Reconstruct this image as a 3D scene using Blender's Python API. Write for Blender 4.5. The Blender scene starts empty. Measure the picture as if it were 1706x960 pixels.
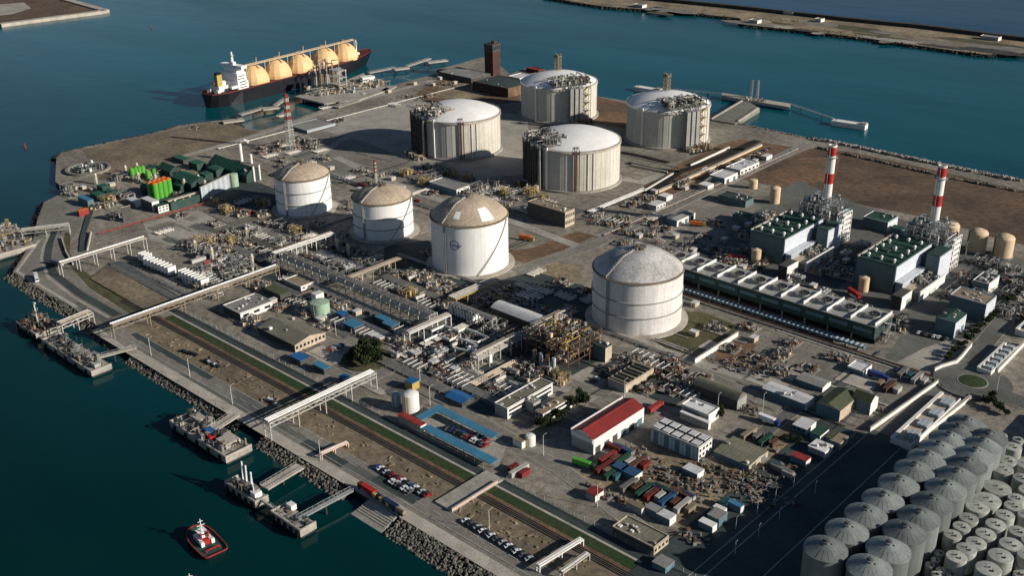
import bpy, bmesh, math, random
from mathutils import Vector, Matrix
rnd = random.Random(7)
SC = bpy.context.scene
COL = SC.collection
PI = math.pi

# ------------------------------------------------------------------ survey
# World: X runs along the quay, Y runs inland across the site, Z up; the
# helicopter hangs 300 m over the origin.  at() turns a sighted pixel of the
# 1706x960 photograph into the point of the site at height z.
FOC, PITCH, ROLL, TH = 1784.458, 0.4225763, -0.0143964, 0.8184231
def _cam():
    f = Vector((0, math.cos(PITCH), -math.sin(PITCH))); r = Vector((1, 0, 0)); u = r.cross(f)
    R = math.cos(ROLL)*r + math.sin(ROLL)*u; U = -math.sin(ROLL)*r + math.cos(ROLL)*u
    s, c = math.sin(TH), math.cos(TH)
    w = lambda v: Vector((v.x*s - v.y*c, v.x*c + v.y*s, v.z))
    return w(R), w(U), w(f)
CR, CU, CF = _cam()
EYE = Vector((0, 0, 300))
def at(p, z=0):
    d = CF*FOC + CR*(p[0]-853) + CU*(480-p[1])
    return EYE + d*((z-300)/d.z)
def see(v):
    d = Vector(v)-EYE; k = d.dot(CF)
    return 853+FOC*d.dot(CR)/k, 480-FOC*d.dot(CU)/k
def rise(b, t):
    """height of a vertical edge standing at pixel b whose top is sighted at pixel t"""
    w = at(b); lo, hi = 0, 200
    for _ in range(40):
        m = (lo+hi)/2
        if see((w.x, w.y, m))[1] > t[1]: lo = m
        else: hi = m
    return lo

# ------------------------------------------------------------------ mesh builder
class MB:
    def __init__(s): s.v = []; s.f = []; s.m = []
    def add(s, vs, fs, m=0):
        o = len(s.v); s.v += [tuple(v) for v in vs]
        for f in fs: s.f.append([i+o for i in f]); s.m.append(m)
        return s
    def box(s, x0, x1, y0, y1, z0, z1, m=0, mt=None):
        s.add([(x0,y0,z0),(x1,y0,z0),(x1,y1,z0),(x0,y1,z0),(x0,y0,z1),(x1,y0,z1),(x1,y1,z1),(x0,y1,z1)],
              [(0,3,2,1),(0,1,5,4),(1,2,6,5),(2,3,7,6),(3,0,4,7)], m)
        o = len(s.v)-8; s.f.append([o+4,o+5,o+6,o+7]); s.m.append(m if mt is None else mt); return s
    def cb(s, x, y, z, sx, sy, sz, rz=0, m=0, mt=None):
        c, n = math.cos(rz), math.sin(rz); vs = []
        for zz in (z, z+sz):
            for a, b in ((-1,-1),(1,-1),(1,1),(-1,1)):
                dx, dy = a*sx/2, b*sy/2; vs.append((x+dx*c-dy*n, y+dx*n+dy*c, zz))
        s.add(vs, [(0,3,2,1),(0,1,5,4),(1,2,6,5),(2,3,7,6),(3,0,4,7)], m)
        o = len(s.v)-8; s.f.append([o+4,o+5,o+6,o+7]); s.m.append(m if mt is None else mt); return s
    def lathe(s, x, y, prof, n=32, m=0, cap0=False, cap1=True, a0=0, a1=2*PI):
        full = a1-a0 > 6.28; k = n if full else n+1; o = len(s.v)
        for r, z in prof:
            for i in range(k):
                a = a0+(a1-a0)*i/n; s.v.append((x+r*math.cos(a), y+r*math.sin(a), z))
        for j in range(len(prof)-1):
            for i in range(n):
                i2 = (i+1) % k
                s.f.append([o+j*k+i, o+j*k+i2, o+(j+1)*k+i2, o+(j+1)*k+i]); s.m.append(m)
        if cap0: s.f.append([o+i for i in range(k)][::-1]); s.m.append(m)
        if cap1: s.f.append([o+(len(prof)-1)*k+i for i in range(k)]); s.m.append(m)
        return s
    def cyl(s, x, y, z0, z1, r, r1=None, n=16, m=0): return s.lathe(x, y, [(r,z0),(r if r1 is None else r1,z1)], n, m, True)
    def tube(s, pts, r, n=6, m=0, cap=True):
        pts = [Vector(p) for p in pts]; o = len(s.v); k = len(pts)
        for i, p in enumerate(pts):
            t = (pts[min(i+1,k-1)]-pts[max(i-1,0)])
            if t.length < 1e-6: t = Vector((0,0,1))
            t.normalize(); a = t.cross(Vector((0,0,1)) if abs(t.z) < .9 else Vector((0,1,0))).normalized(); b = t.cross(a)
            for j in range(n):
                q = p + a*(r*math.cos(2*PI*j/n)) + b*(r*math.sin(2*PI*j/n)); s.v.append(tuple(q))
        for i in range(k-1):
            for j in range(n):
                j2 = (j+1) % n; s.f.append([o+i*n+j, o+(i+1)*n+j, o+(i+1)*n+j2, o+i*n+j2]); s.m.append(m)
        if cap:
            s.f.append([o+j for j in range(n)]); s.m.append(m); s.f.append([o+(k-1)*n+j for j in range(n)][::-1]); s.m.append(m)
        return s
    def bar(s, p, q, w, h=None, m=0):
        p, q = Vector(p), Vector(q); h = h or w; t = (q-p).normalized()
        a = t.cross(Vector((0,0,1)) if abs(t.z) < .95 else Vector((0,1,0))).normalized()*(w/2); b = t.cross(a).normalized()*(h/2)
        vs = [p-a-b, p+a-b, p+a+b, p-a+b, q-a-b, q+a-b, q+a+b, q-a+b]
        return s.add(vs, [(0,1,2,3),(7,6,5,4),(0,4,5,1),(1,5,6,2),(2,6,7,3),(3,7,4,0)], m)
    def prism(s, pts, z0, z1, m=0, mt=None):
        a = sum(pts[i][0]*pts[(i+1) % len(pts)][1]-pts[(i+1) % len(pts)][0]*pts[i][1] for i in range(len(pts)))
        if a < 0: pts = pts[::-1]
        n = len(pts); o = len(s.v)
        s.v += [(p[0],p[1],z0) for p in pts]+[(p[0],p[1],z1) for p in pts]
        for i in range(n):
            j = (i+1) % n; s.f.append([o+i,o+j,o+n+j,o+n+i]); s.m.append(m)
        s.f.append([o+n+i for i in range(n)]); s.m.append(m if mt is None else mt)
        s.f.append([o+i for i in range(n)][::-1]); s.m.append(m); return s
    def sheet(s, pts, z, m=0):
        a = sum(pts[i][0]*pts[(i+1) % len(pts)][1]-pts[(i+1) % len(pts)][0]*pts[i][1] for i in range(len(pts)))
        if a < 0: pts = pts[::-1]
        o = len(s.v); s.v += [(p[0],p[1],z) for p in pts]; s.f.append([o+i for i in range(len(pts))]); s.m.append(m); return s
    def quad(s, *p, m=0):
        o = len(s.v); s.v += [tuple(x) for x in p]; s.f.append([o+i for i in range(len(p))]); s.m.append(m); return s
    def build(s, name, mats, parent=None, smooth=0, label=None, local=False):
        me = bpy.data.meshes.new(name); off = Vector((0,0,0))
        if parent is not None and not local:
            q = parent
            while q is not None: off = off+q.location; q = q.parent
        me.from_pydata([(v[0]-off.x, v[1]-off.y, v[2]-off.z) for v in s.v], [], s.f)
        if not isinstance(mats, (list, tuple)): mats = [mats]
        for m in mats: me.materials.append(MT[m] if isinstance(m, str) else m)
        me.polygons.foreach_set('material_index', s.m)
        if smooth:
            me.polygons.foreach_set('use_smooth', [True]*len(me.polygons)); me.set_sharp_from_angle(angle=math.radians(smooth))
        me.update()
        o = bpy.data.objects.new(name, me); COL.objects.link(o)
        if parent is not None: o.parent = parent
        if label: o['label'] = label
        return o

def tag(o, label, cat, group=None):
    o['label'] = label; o['category'] = cat
    if group: o['group'] = group
    return o
def thing(name, label, cat, loc=(0,0,0), group=None, rz=0):
    o = bpy.data.objects.new(name, None); o.empty_display_size = 1; COL.objects.link(o); o.location = (loc[0], loc[1], loc[2] if len(loc) > 2 else 0)
    o.rotation_euler = (0,0,rz); return tag(o, label, cat, group)
def kids(o): return [c for c in COL.objects if c.parent == o]
def copy_tree(o, loc, rz=0, label=None, group=None, parent=None, tree=None):
    c = o.copy(); COL.objects.link(c); c.parent = parent
    if parent is None:
        c.location = (loc[0], loc[1], loc[2] if len(loc) > 2 else 0); c.rotation_euler = (0,0,rz)
        if label: c['label'] = label
        if group: c['group'] = group
    for ch in list(o.children): copy_tree(ch, None, parent=c)
    return c
def struct(o): o['kind'] = 'structure'; return o
def stuff(o): o['kind'] = 'stuff'; return o
ORD = 'first second third fourth fifth sixth seventh eighth ninth tenth eleventh twelfth thirteenth fourteenth fifteenth sixteenth seventeenth eighteenth nineteenth twentieth twenty-first twenty-second twenty-third twenty-fourth twenty-fifth twenty-sixth twenty-seventh twenty-eighth twenty-ninth thirtieth'.split()

# ------------------------------------------------------------------ materials
MT = {}
def mat(name, col, rough=.8, var=.3, sc=.08, col2=None, metal=0, fine=.25, streak=0, stripe=None, bump=0, spec=.3, w=(.35,.65), rand=0, grain=0):
    """procedural paint / soil / concrete: two colours mixed by noise, finer grain over it, optional run-down streaks or sheet ribs"""
    m = bpy.data.materials.new(name); m.use_nodes = True; N = m.node_tree.nodes; L = m.node_tree.links
    b = N['Principled BSDF']; b.inputs['Roughness'].default_value = rough; b.inputs['Metallic'].default_value = metal
    b.inputs['Specular IOR Level'].default_value = spec
    g = N.new('ShaderNodeNewGeometry')
    def noise(scale, det=5, sv=None):
        n = N.new('ShaderNodeTexNoise'); n.inputs['Scale'].default_value = scale; n.inputs['Detail'].default_value = det
        n.inputs['Roughness'].default_value = .6
        src = g.outputs['Position']
        if sv:
            mp = N.new('ShaderNodeVectorMath'); mp.operation = 'MULTIPLY'; mp.inputs[1].default_value = sv; L.new(src, mp.inputs[0]); src = mp.outputs[0]
        L.new(src, n.inputs['Vector']); return n
    c2 = col2 or tuple(x*(1-var) for x in col)
    n1 = noise(sc); r = N.new('ShaderNodeValToRGB'); e = r.color_ramp.elements
    e[0].position, e[1].position = w; e[0].color = (*c2, 1); e[1].color = (*col, 1); L.new(n1.outputs['Fac'], r.inputs[0]); out = r.outputs[0]
    def mul(fac, lo, hi, src, p0=.3, p1=.7):
        mr = N.new('ShaderNodeMapRange'); mr.inputs[1].default_value = p0; mr.inputs[2].default_value = p1; mr.inputs[3].default_value = lo; mr.inputs[4].default_value = hi
        L.new(fac, mr.inputs[0]); v = N.new('ShaderNodeVectorMath'); v.operation = 'SCALE'; L.new(src, v.inputs[0]); L.new(mr.outputs[0], v.inputs['Scale']); return v.outputs[0]
    if grain: out = mul(noise(sc*42, 4).outputs['Fac'], 1-grain, 1+grain*.7, out, .35, .65)
    if fine: out = mul(noise(sc*9, 6).outputs['Fac'], 1-fine, 1+fine*.5, out)
    if streak: out = mul(noise(.6, 4, (1,1,.05)).outputs['Fac'], 1-streak, 1.05, out)
    if stripe:   # ribs of sheet metal: (axis, period)
        sp = N.new('ShaderNodeSeparateXYZ'); L.new(g.outputs['Position'], sp.inputs[0])
        k = N.new('ShaderNodeMath'); k.operation = 'MULTIPLY'; k.inputs[1].default_value = 2*PI/stripe[1]; L.new(sp.outputs[stripe[0]], k.inputs[0])
        sn = N.new('ShaderNodeMath'); sn.operation = 'SINE'; L.new(k.outputs[0], sn.inputs[0])
        out = mul(sn.outputs[0], 1-stripe[2], 1.0, out, -.4, .4)
    if rand:     # each copy weathered a little differently
        oi = N.new('ShaderNodeObjectInfo'); out = mul(oi.outputs['Random'], 1-rand, 1+rand*.5, out, 0, 1)
    L.new(out, b.inputs['Base Color'])
    if bump:
        bp = N.new('ShaderNodeBump'); bp.inputs['Strength'].default_value = 1; bp.inputs['Distance'].default_value = bump; L.new(noise(sc*6, 6).outputs['Fac'], bp.inputs['Height']); L.new(bp.outputs[0], b.inputs['Normal'])
    MT[name] = m; return m
mat('ground', (.28,.25,.205), .9, .42, .022, fine=.5, grain=.3)
mat('concrete', (.38,.355,.31), .85, .3, .05, fine=.3, grain=.3)
mat('pale_concrete', (.46,.42,.36), .85, .3, .08, grain=.3)
mat('asphalt', (.14,.142,.128), .85, .35, .03, fine=.25, grain=.3)
mat('old_asphalt', (.23,.215,.185), .85, .3, .03, fine=.3, grain=.3)
mat('dark_asphalt_and_shade', (.048,.066,.066), .85, .35, .04, fine=.2, grain=.3)
mat('dirt', (.23,.18,.12), .95, .3, .03, col2=(.12,.10,.07), fine=.5, grain=.3)
mat('brown_soil', (.15,.095,.06), .95, .3, .022, col2=(.07,.05,.034), fine=.5, grain=.3)
mat('rust_soil', (.20,.115,.065), .95, .3, .025, col2=(.10,.07,.045), fine=.5, grain=.3)
mat('sand', (.33,.26,.165), .95, .3, .03, col2=(.15,.12,.085), fine=.5, grain=.3)
mat('gravel', (.24,.22,.19), .95, .4, .06, fine=.5, grain=.3)
mat('grass', (.018,.05,.012), .95, .4, .05, col2=(.038,.048,.018), fine=.5, grain=.3)
mat('dry_grass', (.10,.095,.045), .95, .4, .05, fine=.5, grain=.3)
mat('rock', (.20,.185,.155), .9, .6, .25, fine=.6)
mat('pale_rock', (.34,.32,.29), .9, .6, .25, fine=.5)
mat('dark_rock', (.055,.054,.048), .9, .5, .1, fine=.5)
mat('track', (.10,.115,.11), .8, .4, .06, fine=.4)
mat('line_paint', (.62,.60,.55), .7, .4, .5)
mat('white', (.80,.79,.77), .55, .08, .06, fine=.06, streak=.05)
mat('white_metal', (.70,.69,.67), .5, .2, .15, fine=.12)
mat('tank_white', (.78,.775,.76), .5, .10, .05, fine=.06, streak=.12)
mat('tank_shell', (.72,.70,.68), .6, .18, .06, fine=.12, streak=.22)
mat('tank_roof', (.47,.38,.29), .8, .35, .06, col2=(.33,.265,.20), fine=.35)
mat('tank_roof_grey', (.52,.51,.50), .75, .35, .07, col2=(.33,.315,.30), fine=.4)
mat('lng_wall', (.56,.53,.465), .85, .18, .05, fine=.12, streak=.16)
mat('lng_roof', (.74,.73,.72), .6, .12, .05, fine=.1)
mat('steel', (.30,.30,.29), .6, .45, .3, metal=.2)
mat('pale_steel', (.50,.48,.44), .55, .35, .3, metal=.1)
mat('dark_steel', (.075,.075,.07), .7, .4, .3)
mat('galv', (.40,.41,.42), .45, .3, .3, metal=.4)
mat('pipe', (.50,.46,.40), .5, .3, .2, metal=.1)
mat('rust', (.15,.075,.05), .8, .45, .2)
mat('yellow', (.46,.33,.10), .6, .25, .3)
mat('red', (.42,.024,.02), .55, .25, .3)
mat('dull_red', (.28,.035,.03), .7, .35, .2)
mat('orange', (.60,.16,.03), .6, .3, .3)
mat('blue', (.022,.13,.34), .55, .25, .2, stripe=(0,1.2,.15))
mat('canopy_blue', (.055,.21,.34), .55, .2, .1, stripe=(0,1.4,.14))
mat('emblem_blue', (.06,.12,.24), .6, .1, .3)
mat('navy', (.012,.03,.085), .55, .3, .2)
mat('green', (.03,.13,.07), .6, .3, .15)
mat('lime', (.09,.34,.04), .5, .15, .3)
mat('mint', (.33,.45,.33), .6, .2, .2)
mat('plant_green', (.035,.075,.066), .7, .35, .12, stripe=(0,2.4,.22))
mat('plant_roof', (.02,.065,.044), .7, .3, .06, fine=.3)
mat('works_roof', (.035,.14,.09), .7, .3, .08, stripe=(0,5,.45))
mat('plant_wall', (.11,.175,.185), .6, .2, .08, stripe=(1,3,.08))
mat('plant_pale', (.60,.64,.70), .5, .1, .08, stripe=(1,1.6,.18))
mat('red_roof', (.22,.026,.024), .6, .25, .08, stripe=(0,1.1,.2))
mat('grey_roof', (.27,.265,.25), .75, .25, .07, stripe=(0,1.5,.16), fine=.25)
mat('pale_roof', (.60,.60,.60), .55, .18, .07, stripe=(0,1.6,.12))
mat('olive_roof', (.20,.19,.14), .85, .25, .07, stripe=(0,2.0,.16), fine=.3)
mat('green_roof', (.085,.10,.055), .8, .25, .08, stripe=(0,1.5,.16))
mat('tan_roof', (.27,.215,.15), .85, .25, .08, fine=.3)
mat('wall_white', (.72,.70,.66), .75, .12, .12, fine=.1, streak=.12)
mat('wall_grey', (.36,.36,.34), .8, .2, .1, streak=.2)
mat('wall_beige', (.52,.43,.33), .8, .2, .1, streak=.2)
mat('wall_blue', (.11,.20,.24), .6, .2, .1, stripe=(0,2,.12))
mat('wall_pink', (.62,.43,.34), .8, .15, .1, streak=.15)
mat('wall_sheet', (.42,.47,.50), .6, .15, .1, stripe=(0,2.2,.25))
mat('brick', (.085,.042,.034), .85, .4, .12, streak=.25)
mat('glass', (.02,.028,.032), .15, .3, .4, spec=.5)
mat('silo', (.22,.25,.24), .5, .16, .12, fine=.12, streak=.2, metal=.25, rand=.35)
mat('silo_roof', (.25,.28,.27), .5, .25, .25, fine=.3, metal=.2, rand=.35)
mat('small_tank', (.46,.475,.43), .65, .3, .3, fine=.35, streak=.25, rand=.22)
mat('cream', (.66,.50,.33), .6, .15, .1, streak=.15)
mat('dome', (.72,.49,.25), .5, .12, .06, fine=.1, streak=.1)
mat('hull', (.012,.013,.018), .4, .4, .1)
mat('deck_red', (.12,.022,.02), .7, .35, .15)
mat('deck_green', (.03,.075,.065), .7, .35, .3)
mat('leaf', (.020,.038,.010), .9, .5, .9, fine=.4)
mat('leaf_light', (.045,.065,.016), .9, .5, .9, fine=.4)
mat('bark', (.07,.05,.035), .9)
mat('rubber', (.015,.015,.015), .9)
mat('black_void', (.010,.011,.012), .9)
for n, c in dict(car_white=(.75,.75,.75), car_silver=(.42,.43,.45), car_black=(.012,.012,.014), car_red=(.28,.02,.02), car_blue=(.02,.05,.2), car_grey=(.10,.105,.11)).items():
    mat(n, c, .3, .05, .5, fine=0, spec=.5)
for n, c in dict(box_red=(.20,.025,.022), box_blue=(.03,.09,.19), box_green=(.022,.075,.05), box_rust=(.12,.055,.032), box_grey=(.2,.2,.19), box_white=(.44,.43,.40), box_teal=(.03,.10,.12), box_tan=(.24,.19,.13)).items():
    mat(n, c, .6, .25, .4, stripe=(0,.9,.15), rand=.25)

# water: coloured body (dark green near the quay to bluer far off, growing sky reflection put into the colour), sky in the gloss, wind ripples as bump
def water(name, deep, shoal, far, sc, rough=.14):
    m = bpy.data.materials.new(name); m.use_nodes = True; N = m.node_tree.nodes; L = m.node_tree.links; b = N['Principled BSDF']
    b.inputs['Roughness'].default_value = rough; b.inputs['IOR'].default_value = 1.33; b.inputs['Specular IOR Level'].default_value = .24
    g = N.new('ShaderNodeNewGeometry')
    def nz(scale, sv, det=4):
        v = N.new('ShaderNodeVectorMath'); v.operation = 'MULTIPLY'; v.inputs[1].default_value = sv; L.new(g.outputs['Position'], v.inputs[0])
        n = N.new('ShaderNodeTexNoise'); n.inputs['Scale'].default_value = scale; n.inputs['Detail'].default_value = det; L.new(v.outputs[0], n.inputs['Vector']); return n
    def mr(src, a, b_, c, d):
        k = N.new('ShaderNodeMapRange'); k.interpolation_type = 'SMOOTHSTEP'
        for i, q in enumerate((a,b_,c,d)): k.inputs[1+i].default_value = q
        L.new(src, k.inputs[0]); return k.outputs[0]
    def mix(f, x, y):
        k = N.new('ShaderNodeMix'); k.data_type = 'RGBA'; L.new(f, k.inputs[0])
        for i, q in ((6,x),(7,y)):
            if isinstance(q, tuple): k.inputs[i].default_value = (*q,1)
            else: L.new(q, k.inputs[i])
        return k.outputs[2]
    near = mix(mr(nz(sc,(1,.5,1)).outputs[0],.35,.7,0,1), deep, shoal)
    sp = N.new('ShaderNodeVectorMath'); sp.operation = 'DOT_PRODUCT'; sp.inputs[1].default_value = (-.35,1,0); L.new(g.outputs['Position'], sp.inputs[0])
    ad = N.new('ShaderNodeMath'); ad.operation = 'MULTIPLY_ADD'; L.new(nz(.003,(1,1,1)).outputs[0], ad.inputs[0]); ad.inputs[1].default_value = 500; L.new(sp.outputs['Value'], ad.inputs[2])
    far_ = mix(mr(nz(sc*.8,(.6,1.4,1)).outputs[0],.35,.68,0,1), far, tuple(c*.72 for c in far))
    col = mix(mr(ad.outputs[0],450,1500,0,1), near, far_)
    st = mr(nz(.004,(.5,2.2,1),6).outputs[0],.3,.7,.86,1.12); v = N.new('ShaderNodeVectorMath'); v.operation = 'SCALE'; L.new(col, v.inputs[0]); L.new(st, v.inputs['Scale'])
    L.new(v.outputs[0], b.inputs['Base Color'])
    L.new(mr(nz(.0035,(.7,1.8,1),5).outputs[0],.35,.65,rough*.7,rough*1.7), b.inputs['Roughness'])
    a = nz(.12, (1,.35,1), 5); c = nz(.022, (.6,1.3,1), 3)
    k = N.new('ShaderNodeMath'); k.operation = 'MULTIPLY_ADD'; k.inputs[1].default_value = 2.5; L.new(c.outputs[0], k.inputs[0]); L.new(a.outputs[0], k.inputs[2])
    bp = N.new('ShaderNodeBump'); bp.inputs['Strength'].default_value = .5; bp.inputs['Distance'].default_value = .3; L.new(k.outputs[0], bp.inputs['Height']); L.new(bp.outputs[0], b.inputs['Normal'])
    MT[name] = m
water('harbour_water', (.0001,.016,.0155), (.0002,.024,.024), (.0006,.070,.092), .0016)
water('sea_water', (.0005,.040,.080), (.0006,.048,.095), (.0005,.036,.085), .002)
def px(*ps, z=0): return [tuple(at(p, z))[:2] for p in ps]
SEA = -3.0
# ------------------------------------------------------------------ land and water
coast = [(400,262),(-280,262)]+px((408,702),(310,643),(221,591),(170,545),(125,515),(70,484),(21,453),(36,430),(55,399),(63,364),(73,337),(100,323),(133,314),(101,309),(92,303),(94,262),(104,253),(129,247),(256,221),(300,208),(339,203),(367,200),(398,208),(400,215),(437,216),(476,204),(575,168),(645,144),(738,119),(728,116),(803,95),(822,100),(850,123),(876,113),(905,115),(996,160),(1043,168),(1182,193),(1224,203),(1352,230),(1366,231),(1470,252),(1574,274),(1706,301),(1800,321))+[(400,935)]
def land(name, pts, depth, m_top, m_side):
    b = MB(); b.prism(pts, -depth, 0, 1, 0); return struct(b.build(name, [m_top, m_side]))
land('ground', coast, 12, 'ground', 'dark_rock')
b = MB(); far_edge = px((905,-8),(1073,2),(1234,18),(1432,41),(1536,51),(1640,64),(1706,71),(1900,95), z=SEA)
hb = [(-1400,-900),(900,-900),(900,900)]+far_edge[::-1]+[(-4200,1600),(-4200,-900)]
b.sheet(hb, SEA); struct(b.build('harbour_water', 'harbour_water'))
b = MB(); b.sheet([(-12000,-2000),(9000,-2000),(9000,16000),(-12000,16000)], SEA-.6); struct(b.build('sea', 'sea_water'))
b = MB(); b.sheet([(-12000,-2000),(9000,-2000),(9000,16000),(-12000,16000)], -14); struct(b.build('seabed', 'dark_rock'))

LV = [0]
def patch(name, pts, m, z=None):
    """a sheet of paving, soil or grass lying on the ground; each new sheet a little above the one before"""
    LV[0] += 1; z = .02+.0022*LV[0] if z is None else z
    b = MB(); b.sheet(pts, z); return struct(b.build(name, m))
def pp(name, m, *ps): return patch(name, px(*ps), m)
def rect(name, m, x0, x1, y0, y1): return patch(name, [(x0,y0),(x1,y0),(x1,y1),(x0,y1)], m)
def strip(name, m, pts, w, z=None):
    P = [Vector(p[:2]) for p in pts]; l, r = [], []
    for i, p in enumerate(P):
        t = (P[min(i+1,len(P)-1)]-P[max(i-1,0)]).normalized(); n = Vector((-t.y,t.x))*w/2; l.append(tuple(p+n)); r.append(tuple(p-n))
    LV[0] += 1; z = .02+.0022*LV[0] if z is None else z; b = MB()
    for i in range(len(P)-1): b.quad((*r[i],z),(*r[i+1],z),(*l[i+1],z),(*l[i],z))
    return struct(b.build(name, m))

# soils and yards
pp('dirt_field','dirt',(136,250),(256,223),(339,206),(380,204),(430,220),(320,256),(300,263),(214,300),(165,300),(150,270))
pp('dirt_field','brown_soil',(1350,247),(1424,254),(1560,284),(1706,318),(1800,338),(1800,425),(1706,408),(1640,392),(1570,368),(1440,342),(1390,330),(1232,298))
pp('dirt_field','rust_soil',(1335,262),(1400,262),(1390,300),(1300,312),(1255,300))
pp('dirt_field','rust_soil',(700,150),(740,132),(800,133),(866,148),(866,170),(800,176),(735,180),(690,160))
pp('dirt_field','sand',(735,135),(800,132),(840,150),(790,165),(725,163))
pp('dirt_field','rust_soil',(990,160),(1045,172),(1042,214),(990,205))
pp('pavement','concrete',(540,205),(690,160),(740,185),(880,190),(880,290),(760,300),(610,262),(520,262))
pp('pavement','old_asphalt',(440,265),(530,215),(620,240),(700,275),(880,320),(860,350),(760,330),(610,310),(560,290))
pp('dirt_field','rust_soil',(870,420),(960,385),(1000,395),(910,440))
pp('dirt_field','rust_soil',(1080,300),(1200,240),(1235,232),(1320,245),(1290,262),(1130,322),(1050,345))
pp('pavement','asphalt',(1200,370),(1330,300),(1440,345),(1700,430),(1760,520),(1640,560),(1450,540),(1250,470),(1130,440))
pp('pavement','old_asphalt',(1060,405),(1130,360),(1240,330),(1270,345),(1180,410),(1120,425))
pp('pavement','asphalt',(1500,560),(1600,540),(1690,490),(1706,500),(1560,630),(1470,605))
pp('pavement','concrete',(1540,580),(1600,560),(1640,580),(1560,625),(1490,606))
pp('yard','gravel',(1140,560),(1240,545),(1290,560),(1480,600),(1550,640),(1450,720),(1310,690),(1160,610))
pp('yard','rust_soil',(1160,606),(1228,566),(1262,575),(1210,628),(1175,620))
pp('yard','sand',(1015,760),(1075,740),(1170,772),(1330,745),(1380,715),(1400,745),(1280,850),(1215,880),(1165,890),(1010,830),(955,790))
pp('yard','sand',(1255,715),(1340,680),(1400,720),(1330,760),(1265,750))
pp('pavement','old_asphalt',(865,760),(960,715),(1000,745),(1075,700),(1090,715),(1000,770),(960,800),(900,780))
pp('pavement','concrete',(905,640),(1070,580),(1150,610),(1100,690),(1000,660),(960,690),(900,680))
pp('yard','dry_grass',(1085,572),(1140,540),(1140,520),(1170,520),(1235,545),(1157,606))
pp('yard','rust_soil',(820,420),(905,412),(925,425),(880,440),(850,432))
pp('yard','sand',(885,432),(960,442),(975,470),(900,462))
pp('pavement','dark_asphalt_and_shade',(820,470),(890,452),(985,480),(985,545),(940,530),(800,500))
pp('yard','dark_asphalt_and_shade',(640,410),(715,400),(722,450),(830,470),(760,500),(640,450))
pp('pavement','concrete',(238,372),(330,350),(430,400),(470,420),(400,440),(250,400))
pp('yard','gravel',(330,380),(420,370),(480,400),(380,420))
pp('pavement','old_asphalt',(580,560),(640,580),(690,590),(670,625),(580,640),(520,610))
pp('yard','dark_asphalt_and_shade',(235,320),(340,285),(420,300),(460,315),(460,355),(340,335),(250,352))
pp('pavement','old_asphalt',(73,338),(130,318),(200,322),(190,345),(150,352),(120,400),(60,395))
pp('pavement','concrete',(700,700),(790,690),(850,730),(830,780),(720,730))

# the quay side, strip by strip from the water inland
XL = -612
rect('quay_apron','pale_concrete', XL,400,262.2,269)
rect('road','old_asphalt', XL,400,269,281)
pp('road','old_asphalt',(125,516),(60,470),(22,453),(56,398),(72,345),(118,330),(118,380),(106,415),(112,440),(130,462),(170,500),(200,512),(245,545),(210,580))
rect('verge','dirt', -600,400,281,297)
pp('verge','dry_grass',(115,440),(103,418),(108,388),(118,388),(116,420),(122,438),(165,470),(240,518),(225,528),(150,480))
rect('railway_bed','track', -640,400,297.2,301.6)
rect('verge','rust_soil', -600,400,301.6,303.6)
rect('lawn','grass', -594,400,303.6,309.6)
rect('footpath','pale_concrete', -600,400,309.8,311.2)
rect('road','dark_asphalt_and_shade', -640,400,311.4,316.5)
rect('road','asphalt', -660,-612,274,281)
strip('road_lane','dark_asphalt_and_shade',px((112,372),(90,385),(82,405),(78,430),(90,457),(133,490),(196,526)),6)
strip('road_lane','concrete',px((84,385),(73,410),(69,432),(80,462),(125,497),(182,530)),2.2)
strip('quay_apron','pale_concrete',px((66,400),(28,452),(74,480),(128,512)),2.5)
for x0, x1, y0, y1, m in ((-588,-500,276,281,'dark_asphalt_and_shade'),(-520,-452,269.5,273,'asphalt'),(-478,-405,272,280,'asphalt'),(-405,-372,270,276,'dark_asphalt_and_shade'),(-372,-330,271.5,277,'asphalt'),(-352,-322,273,280.5,'dark_asphalt_and_shade'),(-560,-470,271.5,276,'old_asphalt'),(-440,-380,276.5,280,'old_asphalt'),(-320,-240,272,275,'old_asphalt')):
    rect('road_patch', m, x0,x1,y0,y1)
b = MB()
for y in (297.7,298.9,299.9,301.1): b.box(-640,400,y-.09,y+.09,.15,.42)
struct(b.build('railway_rails','rust'))
b = MB()
for x0, x1, y in ((-600,-360,275.9),(-335,-200,275.9),(-600,400,271.5),(-600,400,280.6)):
    x = x0
    while x < x1: b.box(x,min(x+(6 if y == 275.9 else 60),x1),y-.12,y+.12,.3,.315); x += 12 if y == 275.9 else 60
struct(b.build('road_markings','line_paint'))
# dirt-yard berms: tracks and furrows along the verge
b = MB(); rr = random.Random(3)
for k in range(160):
    x = rr.uniform(-590,-150); y = rr.uniform(283,296); b.cb(x,y,.1,rr.uniform(.6,3.5),rr.uniform(.4,1.4),rr.uniform(.2,.6),rr.uniform(0,3))
stuff(b.build('rubble','sand'))

strip('pavement','concrete',px((1037.1,297.9),(1068.3,304.2),(1105.8,289.6)),12)
for q in ((-608,-544,412,456),(-536,-458,412,455),(-606,-456,374,403),(-450,-346,384,456),(-446,-350,354,382),(-690,-616,380,432),(-340,-282,428,476),(-400,-345,595,640),(-235,-182,660,740),(-320,-290,600,720)): rect('yard','dark_asphalt_and_shade',*q)  # ground coloured dark so the gaps between the plant look shaded
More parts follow.
